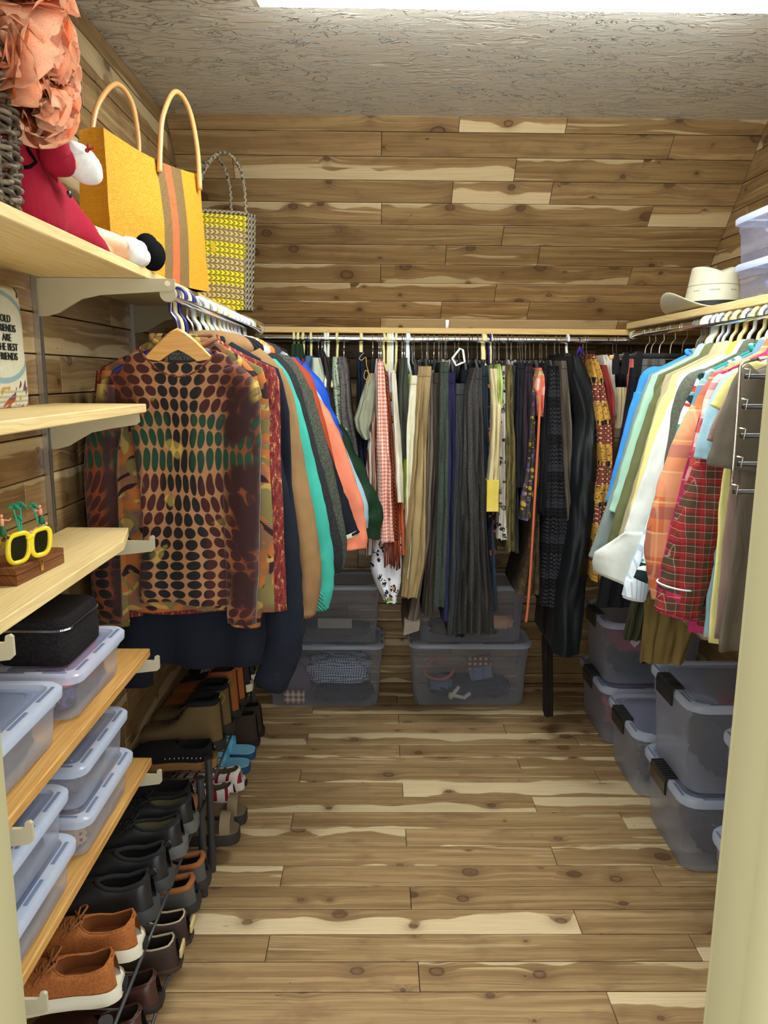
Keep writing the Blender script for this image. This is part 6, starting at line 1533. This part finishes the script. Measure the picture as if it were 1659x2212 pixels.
bm = B(); tube(bm, spline([gp(58, 1165), gp(66, 1158), gp(72, 1157)], 3), .005, 8); finish(bm, 'bridge', ycol, sg)
bm = B(); tube(bm, spline([gp(18, 1160), gp(4, 1168, .02), gp(-6, 1190, .06), gp(-8, 1210, .10)], 4), .004, 8); finish(bm, 'temple', ycol, sg)
bm = B(); tube(bm, spline([gp(107, 1148), gp(104, 1160, .03), gp(98, 1175, .09)], 4), .004, 8); finish(bm, 'temple', ycol, sg)
shell = m_plain('shell_beads', srgb(190, 168, 120), .6); coco = m_plain('brown_beads', srgb(66, 34, 26), .5)
for (a, b, n_b, mt) in (((22, 1160), (46, 1152), 9, shell), ((66, 1150), (98, 1132), 11, shell), ((4, 1168), (20, 1160), 5, coco), ((98, 1134), (108, 1140), 4, coco)):
    bm = B()
    for i in range(n_b):
        f = i / max(1, n_b - 1); p = gp(lerp(a[0], b[0], f) + R.uniform(-2, 2), lerp(a[1], b[1], f) + R.uniform(-2, 2)); ico(bm, p, R.uniform(.0024, .0036), 1)
    finish(bm, 'bead_cluster', mt, sg)
teal = m_plain('teal_palm', srgb(44, 150, 112), .45)
for (bx0, by0), (tx, ty_), rr_ in (((42, 1152), (28, 1098), 16), ((46, 1152), (43, 1094), 16), ((44, 1150), (38, 1120), 10), ((83, 1132), (70, 1095), 14)):
    b_, t_ = gp(bx0, by0), gp(tx, ty_)
    bm = B(); tube(bm, spline([b_, b_.lerp(t_, .5) + Vector((.001, 0, 0)), t_], 4), .0016, 6)
    for k in range(8):
        a = math.radians(-15 + k * 30 + (150 if k > 6 else 0)); L_ = rr_ * .00072
        p1_ = t_ + Vector((math.cos(a) * L_ * .6, 0, math.sin(a) * L_ * .5 + .002)); p2_ = t_ + Vector((math.cos(a) * L_, 0, math.sin(a) * L_ * .6 - .004))
        tube(bm, [t_, p1_, p2_], [.0012, .0020, .0004], 5)
    finish(bm, 'palm_tree', teal, sg)
flesh = m_plain('figurine_flesh', srgb(226, 160, 120), .5); grass = m_plain('grass_skirt', srgb(24, 92, 56), .6); pink = m_plain('flamingo_pink', srgb(232, 140, 120), .5)
for (x_, yb, yt, arm) in ((8, 1158, 1112, 24), (91, 1130, 1092, 78)):
    b_, t_ = gp(x_, yb), gp(x_ - 6, yt)
    bm = B(); tube(bm, [b_, b_.lerp(t_, .15), b_.lerp(t_, .5)], [.0052, .0055, .0026], 8); dn = finish(bm, 'grass_skirt', grass, sg)
    bm = B(); tube(bm, [b_.lerp(t_, .45), b_.lerp(t_, .6), b_.lerp(t_, .78), b_.lerp(t_, .84)], [.0026, .0032, .0034, .0014], 8); ico(bm, b_.lerp(t_, .94), .0032, 2)
    sh3 = b_.lerp(t_, .76); tube(bm, [sh3, gp(arm - 4, yt + 12), gp(arm, yt + 7)], [.0014, .0012, .001], 6); finish(bm, 'dancer', flesh if x_ < 50 else pink, sg)
# ================================================================== SHOE RACKS
def rack(label, y0, y1, zu, zl, xh=-.475, xw=-.70):
    t = thing('shoe_rack', label, 'shoe rack', ((xh + xw) / 2, (y0 + y1) / 2, 0), 'grey wire shoe racks')
    for y in (y0, y1):
        for x in (xh, xw):
            bm = B(); hp = .355 if y > 1.5 else zu + .012; tube(bm, [(x, y, .0005), (x, y, hp)], .0105, 14); po = finish(bm, 'post', M['wire_dark'], t, auto=40)
            bm = B(); tube(bm, [(x, y, hp), (x, y, hp + .006)], .0125, 14); finish(bm, 'post_cap', M['wire_dark'], po, auto=40)
    for z, in ((zu,), (zl,)):
        bm = B(); tube(bm, [(xh + .012, y0 + .004, z), (xh + .012, y1 - .004, z)], .0036, 8); tube(bm, [(xw, y0, z + .004), (xw, y1, z + .004)], .0036, 8)
        for y in (y0, y1): tube(bm, [(xh + .012, y, z), (xw, y, z + .004)], .0036, 8)
        ti = finish(bm, 'tier_frame', M['wire_dark'], t)
        k = int((y1 - y0) / .042)
        bm = B()
        for i in range(1, k): y = lerp(y0, y1, i / k); tube(bm, [(xh + .012, y, z - .001), (xw, y, z + .003)], .0017, 6)
        finish(bm, 'cross_wires', M['wire_dark'], ti)
ZU, ZL = .292, .098
rack('grey wire shoe rack nearest the door under the left shelves', 1.155, 1.885, ZU, ZL)
rack('grey wire shoe rack at the far end under the hanging sweaters', 1.992, 2.752, ZU, .064)

# ================================================================== SHOES
WT = [(0, .14), (.02, .24), (.07, .33), (.16, .375), (.32, .36), (.48, .39), (.62, .455), (.74, .48), (.85, .45), (.93, .34), (.98, .18), (1, .05)]
SS = [0, .015, .04, .08, .13, .19, .25, .31, .37, .42, .47, .52, .57, .62, .68, .74, .80, .86, .91, .95, .98, 1.]
def fl(bm, name, mat, parent, auto=None, smooth_=True):
    me = bpy.data.meshes.new(name); bm.normal_update(); bm.to_mesh(me); bm.free(); me.materials.append(mat)
    if smooth_: me.shade_smooth()
    if auto: me.set_sharp_from_angle(angle=math.radians(auto))
    o = bpy.data.objects.new(name, me); COL.objects.link(o); o.parent = parent; return o
def sole(L, W, t, flare=1.06, arch=0.):
    bm = B(); rings = []
    for z, k in ((0.0006, flare * .97), (t * .25, flare), (t * .8, flare * .995), (t, flare * .96)):
        ring = [Vector((s * L * 1.0 - (flare - 1) * L * .25 + s * (flare - 1) * L * .4, interp(WT, s) * W * k, z)) for s in SS]
        ring += [Vector((v.x, -v.y * .96, v.z)) for v in reversed(ring)]
        rings.append(ring)
    loft(bm, rings); return bm
def shoe_proto(L=.25, W=.095, st=.022, hh=.075, ah=.058, vh=.066, th=.04, oe=.50, ow=.62, up=None, so=None, li=None, laces=None, collar=None, foxing=None, patch=None, toe=None, boot=0., shaft=None, strap=None, studs=None, name='shoe', tab=None):
    """one shoe, heel at the origin, toe along +x; returns its root empty"""
    t = bpy.data.objects.new(name, None); COL.objects.link(t)
    fl(sole(L, W, st), 'sole', so, t, 45)
    def hgt(s):
        if boot: return interp([(0, hh), (.05, hh * 1.02), (.30, hh), (.36, hh * .97), (.42, lerp(hh, vh, .35)), (.50, vh * 1.05), (.62, vh * .86), (.80, th * 1.15), (.92, th), (1, th * .5)], s)
        return interp([(0, hh * .97), (.04, hh), (.12, hh * .92), (.24, ah), (.38, ah * 1.02), (oe, vh), (oe + .14, lerp(vh, th, .35)), (.80, th * 1.12), (.92, th * .92), (1, st + .004)], s)
    def opn(s, w):
        e = (oe if not boot else .40)
        if s >= e or s <= .012: return 0.
        return w * ow * (smooth((s - .012) / .06)) * smooth((e - s) / (.16 if not boot else .05)) ** .6
    n_ = 9; grid = []; edge = []
    for s in SS:
        w = interp(WT, s) * W; h = max(hgt(s), st + .006); o = opn(s, w)
        row = []
        for sd in (1, -1):
            half = []
            for k in range(n_):
                q = k / (n_ - 1) * PI / 2
                y = o + (w - o) * (max(0., math.cos(q)) ** (.62 if not boot else .42)); z = st * .8 + (h - st * .8) * (math.sin(q) ** .85)
                half.append(Vector((s * L + (.010 * (1 - s) * (1 - min(1, s * 9)) * (z / hh)), sd * y, z)))
            row.append(half)
        grid.append(row[0] + list(reversed(row[1]))); edge.append((row[0][-1], row[1][-1], o))
    bm = B(); vr = loft(bm, grid, closed=False)
    for i in range(len(SS) - 1):
        if edge[i][2] > .0005 or edge[i + 1][2] > .0005:
            for fc in set(vr[i][n_ - 1].link_faces) & set(vr[i][n_].link_faces):
                if vr[i + 1][n_] in fc.verts: bm.faces.remove(fc)
    uo = fl(bm, 'upper', up, t, 70)
    op = [(a, b) for a, b, o in edge if o > .0005]
    if op:
        loop = [a for a, b in op] + [b for a, b in reversed(op)]
        # lining wall and insole
        bm = B(); rings = []
        for f in (0., .35, .75, 1.):
            rings.append([Vector((lerp(v.x, L * .25 + (v.x - L * .25) * .93, f), v.y * lerp(.985, .93, f) * (1 + .35 * f * (1 if not boot else .1)), lerp(v.z - .0008, st + .004, f))) for v in loop])
        loft(bm, rings, (False, True)); fl(bm, 'lining', li or up, t, 60)
        bm = B(); tube(bm, loop, (collar[1] if collar else .0022), 6, closed=True); fl(bm, 'collar', collar[0] if collar else up, t)
    if foxing:      # coloured band round the foot
        bm = B(); rings = []
        for z, k in ((st * .55, 1.055), (st + .004, 1.05)):
            ring = [Vector((s * L * 1.02 - .004, interp(WT, s) * W * k, z)) for s in SS]; rings.append(ring + [Vector((v.x, -v.y * .97, v.z)) for v in reversed(ring)])
        loft(bm, rings, (False, False)); fl(bm, 'foxing', foxing, t, 45)
    if laces:
        e = oe if not boot else .44
        bm = B(); k = 5 if not boot else 6
        for i in range(k):
            s = e - .03 + i * .05; w = .016
            for sg_ in (1, -1):
                z0_ = hgt(s) + .0015; z1_ = hgt(s + .045) + .0015
                tube(bm, spline([(s * L, -sg_ * w, z0_ - .006), ((s + .02) * L, 0, (z0_ + z1_) / 2 + .003), ((s + .045) * L, sg_ * w, z1_ - .006)], 3), .0022, 5)
        s = e - .02; z0_ = hgt(s) + .004
        for sg_ in (1, -1): tube(bm, spline([(s * L, 0, z0_), (s * L - .012, sg_ * .022, z0_ + .012), (s * L + .006, sg_ * .034, z0_ + .002), (s * L + .004, sg_ * .012, z0_ + .002), (s * L + .02, sg_ * .04, z0_ - .012)], 4), .0022, 5)
        fl(bm, 'laces', laces, t)
        bm = B()
        for i in range(k):
            s = e - .03 + i * .05
            for sg_ in (1, -1): ico(bm, (s * L, sg_ * .0175, hgt(s) - .005), .0026, 1)
        fl(bm, 'eyelets', M['steel'], t)
    if patch:       # heel badge
        bm = B(); box(bm, (-.0105, -.011, st * .35), (-.0035, .011, st * .9), .001); pb_ = fl(bm, 'heel_badge', patch, t, 40)
    if tab:
        bm = B(); tube(bm, spline([(.006, 0, hh * .92), (-.004, 0, hh * 1.04), (.004, 0, hh * 1.14), (.014, 0, hh * 1.02)], 4), .0035, 6); fl(bm, 'pull_tab', tab, t)
    if studs:
        bm = B()
        for i in range(11):
            s = .04 + i * .05; w = interp(WT, s) * W
            for sg_ in (1, -1): bmesh.ops.create_uvsphere(bm, u_segments=6, v_segments=5, radius=.0032, matrix=Matrix.Translation((s * L, sg_ * w * 1.04, st + .012)))
        fl(bm, 'studs', studs, t)
    return t
def place_shoe(root, label, cat, heel, yaw=0., group=None, mirror=False, first=False, pitch=0.):
    if first: o = root
    else:
        o = root.copy(); COL.objects.link(o)
        for ch in list(root.children):
            c = ch.copy(); COL.objects.link(c); c.parent = o
    o.location = heel; o.rotation_euler = (0, pitch, PI + yaw); o.scale = (1, -1 if mirror else 1, 1)
    return tag(o, label, cat, group)
def pair(root, what, cat, h1, h2, yaw=(0., 0.), pitch=0., group=None):
    place_shoe(root, 'nearer ' + what, cat, h1, yaw[0], group, False, True, pitch)
    place_shoe(root, 'farther ' + what, cat, h2, yaw[1], group, True, False, pitch)
mp = lambda n, c, r=.6, **k: m_plain(n, srgb(*c), r, **k)
blk = mp('black_leather', (26, 26, 28), .45, bump=.1); blkm = mp('black_mesh', (18, 18, 20), .9, bump=.4, bscale=500.); dsole = mp('dark_rubber', (54, 56, 58), .6); wsole = mp('white_rubber', (224, 218, 196), .5)
tanc = cloth('heather', (146, 84, 40), (164, 100, 52)); brn = mp('brown_leather', (66, 38, 30), .42, bump=.15, bscale=90.); dbr = mp('dark_brown_suede', (52, 36, 26), .85); tanl = mp('tan_leather', (150, 84, 40), .5, bump=.1)
olv = mp('olive_nubuck', (104, 84, 50), .85); crm_ = mp('cream_lining', (190, 170, 130), .8); gry = mp('grey_suede', (80, 78, 76), .85)
FU, FLO = ZU + .0045, ZL + .0045; FL2 = .064 + .0045
GSH = 'shoes on the left racks'
pr1 = shoe_proto(L=.245, W=.098, st=.026, hh=.078, ah=.062, vh=.070, th=.046, oe=.52, ow=.74, up=tanc, so=wsole, li=mp('tan_canvas_lining', (128, 72, 30), .9), laces=mp('tan_lace', (140, 84, 38), .8), foxing=wsole, patch=blkm, name='canvas_sneaker')
pair(pr1, 'tan canvas sneaker with white rubber sole on the near rack', 'shoe', (-0.473, 1.233, FU), (-0.466, 1.336, FU), (.10, .04), group=GSH)
pr2 = shoe_proto(L=.26, W=.100, st=.030, hh=.092, ah=.074, vh=.080, th=.050, oe=.50, up=blk, so=dsole, li=blkm, collar=(blkm, .006), strap=1, tab=blk, name='black_shoe')
pair(pr2, 'black leather strap shoe next to the tan sneakers', 'shoe', (-0.466, 1.443, FU), (-0.460, 1.540, FU), (.06, .03), group=GSH)
pr3 = shoe_proto(L=.26, W=.098, st=.032, hh=.088, ah=.070, vh=.078, th=.050, oe=.50, up=blk, so=mp('grey_rubber', (92, 92, 90), .6), li=mp('silver_lining', (120, 112, 84), .35), laces=blkm, collar=(blkm, .005), name='lace_up_shoe')
pair(pr3, 'black lace-up walking shoe with a grey sole', 'shoe', (-0.458, 1.658, FU), (-0.454, 1.753, FU), (.05, .02), group=GSH)
pr4 = shoe_proto(L=.255, W=.104, st=.028, hh=.070, ah=.062, vh=.074, th=.056, oe=.46, ow=.8, up=mp('black_shearling', (14, 13, 13), .95, bump=.8, bscale=120.), so=mp('cork', (150, 106, 60), .8), li=blkm, studs=M['steel'], name='shearling_clog')
pair(pr4, 'black shearling clog with a studded rim and cork sole', 'clog', (-0.478, 1.840, FU + .001), (-0.472, 2.073, FU), (.03, 0.), group=GSH)
pr5 = shoe_proto(L=.275, W=.108, st=.034, hh=.155, ah=.13, vh=.092, th=.062, boot=1, ow=.78, up=olv, so=mp('boot_rubber', (36, 34, 32), .7), li=blkm, laces=mp('brown_lace', (60, 46, 34), .8), collar=(blkm, .010), tab=mp('yellow_black_loop', (120, 104, 40), .8), name='hiking_boot')
pair(pr5, 'olive nubuck hiking boot on the far rack', 'boot', (-0.468, 2.183, FU), (-0.462, 2.293, FU), (.03, 0.), group=GSH)
for o in [c for c in pr5.children if c.name.startswith('upper')]: pass
pr6 = shoe_proto(L=.27, W=.100, st=.028, hh=.165, ah=.14, vh=.086, th=.058, boot=1, ow=.82, up=tanl, so=mp('black_boot_sole', (24, 22, 22), .6), li=dbr, name='chelsea_boot', tab=tanl)
pair(pr6, 'tan leather ankle boot behind the hiking boots', 'boot', (-0.458, 2.403, FU), (-0.454, 2.498, FU), (.02, -.02), group=GSH)
pr7 = shoe_proto(L=.26, W=.098, st=.026, hh=.10, ah=.085, vh=.085, th=.054, oe=.5, up=mp('dark_sneaker', (34, 32, 34), .7), so=wsole, li=blkm, laces=mp('white_lace', (210, 206, 190), .8), foxing=wsole, name='sneaker')
pair(pr7, 'dark sneaker with white laces at the far end of the far rack', 'shoe', (-0.454, 2.618, FU), (-0.452, 2.708, FU), (.02, -.02), group=GSH)
# lower tiers
pr8 = shoe_proto(L=.25, W=.094, st=.016, hh=.068, ah=.052, vh=.060, th=.042, oe=.42, up=brn, so=mp('brown_sole', (36, 24, 20), .6), li=dbr, name='loafer', collar=(brn, .003))
pair(pr8, 'dark brown leather loafer on the lower tier of the near rack', 'shoe', (-0.460, 1.322, FLO), (-0.456, 1.412, FLO), (.05, .02), group=GSH)
pr9 = shoe_proto(L=.245, W=.096, st=.012, hh=.066, ah=.054, vh=.060, th=.044, oe=.46, up=dbr, so=mp('moccasin_sole', (60, 40, 28), .8), li=mp('moc_lining', (40, 28, 20), .9), collar=(mp('thong_lace', (180, 160, 130), .8), .0026), name='moccasin')
pair(pr9, 'dark brown moccasin with a laced collar and cream heel tab', 'shoe', (-0.443, 1.522, FLO), (-0.438, 1.600, FLO), (.05, .02), group=GSH)
tabm = mp('cream_heel_tab', (206, 184, 130), .7)
for o in [q for q in COL.objects if q.name.startswith('moccasin')]:
    bm = B(); box(bm, (-.007, -.020, .030), (-.001, .020, .050), .0015); fl(bm, 'heel_tab', tabm, o, 40)
pr10 = shoe_proto(L=.25, W=.102, st=.024, hh=.072, ah=.060, vh=.070, th=.050, oe=.46, ow=.72, up=gry, so=mp('charcoal_sole', (44, 42, 40), .7), li=mp('dark_felt', (40, 30, 24), .95), collar=(mp('tan_fleece', (150, 92, 46), .95, bump=.6, bscale=260.), .0085), name='slipper_clog')
pair(pr10, 'grey slipper with a tan fleece collar on the near lower tier', 'slipper', (-0.446, 1.715, FLO), (-0.440, 1.805, FLO), (.04, .02), group=GSH)
# sandals
def sandal_proto(L, W, st, sm, bed, band, name, thong=False):
    t = bpy.data.objects.new(name, None); COL.objects.link(t)
    fl(sole(L, W, st, 1.04), 'sole', sm, t, 45)
    bm = B(); loft(bm, [[Vector((s * L, sd * interp(WT, s) * W * .96, st + dz)) for s, sd in [(s, 1) for s in SS] + [(s, -1) for s in reversed(SS)]] for dz in (0, .004)]); fl(bm, 'footbed', bed, t, 45)
    def strap_(s0, s1, hgt_):
        bm = B(); rings = []
        for k in range(13):
            a = PI * k / 12; rings.append([Vector((s * L, math.cos(a) * interp(WT, s) * W * e_, st + .002 + math.sin(a) ** .8 * hgt_ * e_)) for s, e_ in ((s0, 1.02), (s1, 1.02), (s1, .97), (s0, .97))])
        loft(bm, rings); fl(bm, 'strap', band, t, 45)
    if thong:
        for sd in (1, -1):
            bm = B(); pts = spline([(.76 * L, 0, st + .006), (.66 * L, sd * .012, st + .028), (.48 * L, sd * .034, st + .034), (.34 * L, sd * W * .37, st + .006)], 5); tube(bm, pts, [.004 + .004 * smooth(i / 5) for i in range(len(pts))], 8); fl(bm, 'thong_strap', band, t)
        strap_(.30, .42, .05)
    else:
        strap_(.52, .68, .05); strap_(.08, .20, .052)
    return t
sp = sandal_proto(.255, .100, .034, mp('sandal_sole', (44, 38, 36), .7), mp('sandal_bed', (110, 92, 70), .7), mp('taupe_strap', (128, 110, 82), .7), 'slide_sandal')
pair(sp, 'taupe strapped slide sandal jutting from the far lower tier', 'sandal', (-.405, 2.045, FL2), (-.400, 2.140, FL2), (.0, -.02), group=GSH)
pr11 = shoe_proto(L=.25, W=.096, st=.026, hh=.070, ah=.056, vh=.066, th=.046, oe=.48, up=cloth('stripes', (228, 222, 214), (150, 28, 44), scale=1.25), so=mp('white_sole', (226, 222, 214), .5), li=mp('slipon_lining', (120, 108, 90), .9), foxing=mp('white_foxing', (228, 224, 216), .5), patch=blkm, name='slip_on_shoe')
pair(pr11, 'red and white striped slip-on shoe on the far lower tier', 'shoe', (-.446, 2.235, FL2), (-.440, 2.335, FL2), (.02, -.01), group=GSH)
sp2 = sandal_proto(.25, .098, .026, mp('blue_foam', (30, 74, 118), .6), mp('aqua_bed', (120, 180, 206), .6), mp('sky_strap', (104, 186, 220), .5), 'flip_flop', True)
pair(sp2, 'sky blue sandal with thong straps on the far lower tier', 'sandal', (-.440, 2.445, FL2), (-.436, 2.540, FL2), (.02, -.02), group=GSH)
pr12 = shoe_proto(L=.26, W=.1, st=.024, hh=.12, ah=.10, vh=.085, th=.055, boot=1, up=dbr, so=mp('dark_sole2', (26, 22, 20), .7), li=blkm, name='ankle_boot')
pair(pr12, 'dark brown suede ankle boot at the far end of the lower tier', 'boot', (-.436, 2.640, FL2), (-.430, 2.715, FL2), group=GSH)
pr13 = shoe_proto(L=.25, W=.096, st=.02, hh=.08, ah=.06, vh=.066, th=.046, up=mp('camo_canvas', (92, 88, 76), .9), so=dsole, li=blkm, name='canvas_shoe')
place_shoe(pr13, 'grey canvas shoe standing alone beside the posts on the near lower tier', 'shoe', (-0.458, 1.235, FLO), .03, GSH, False, True)
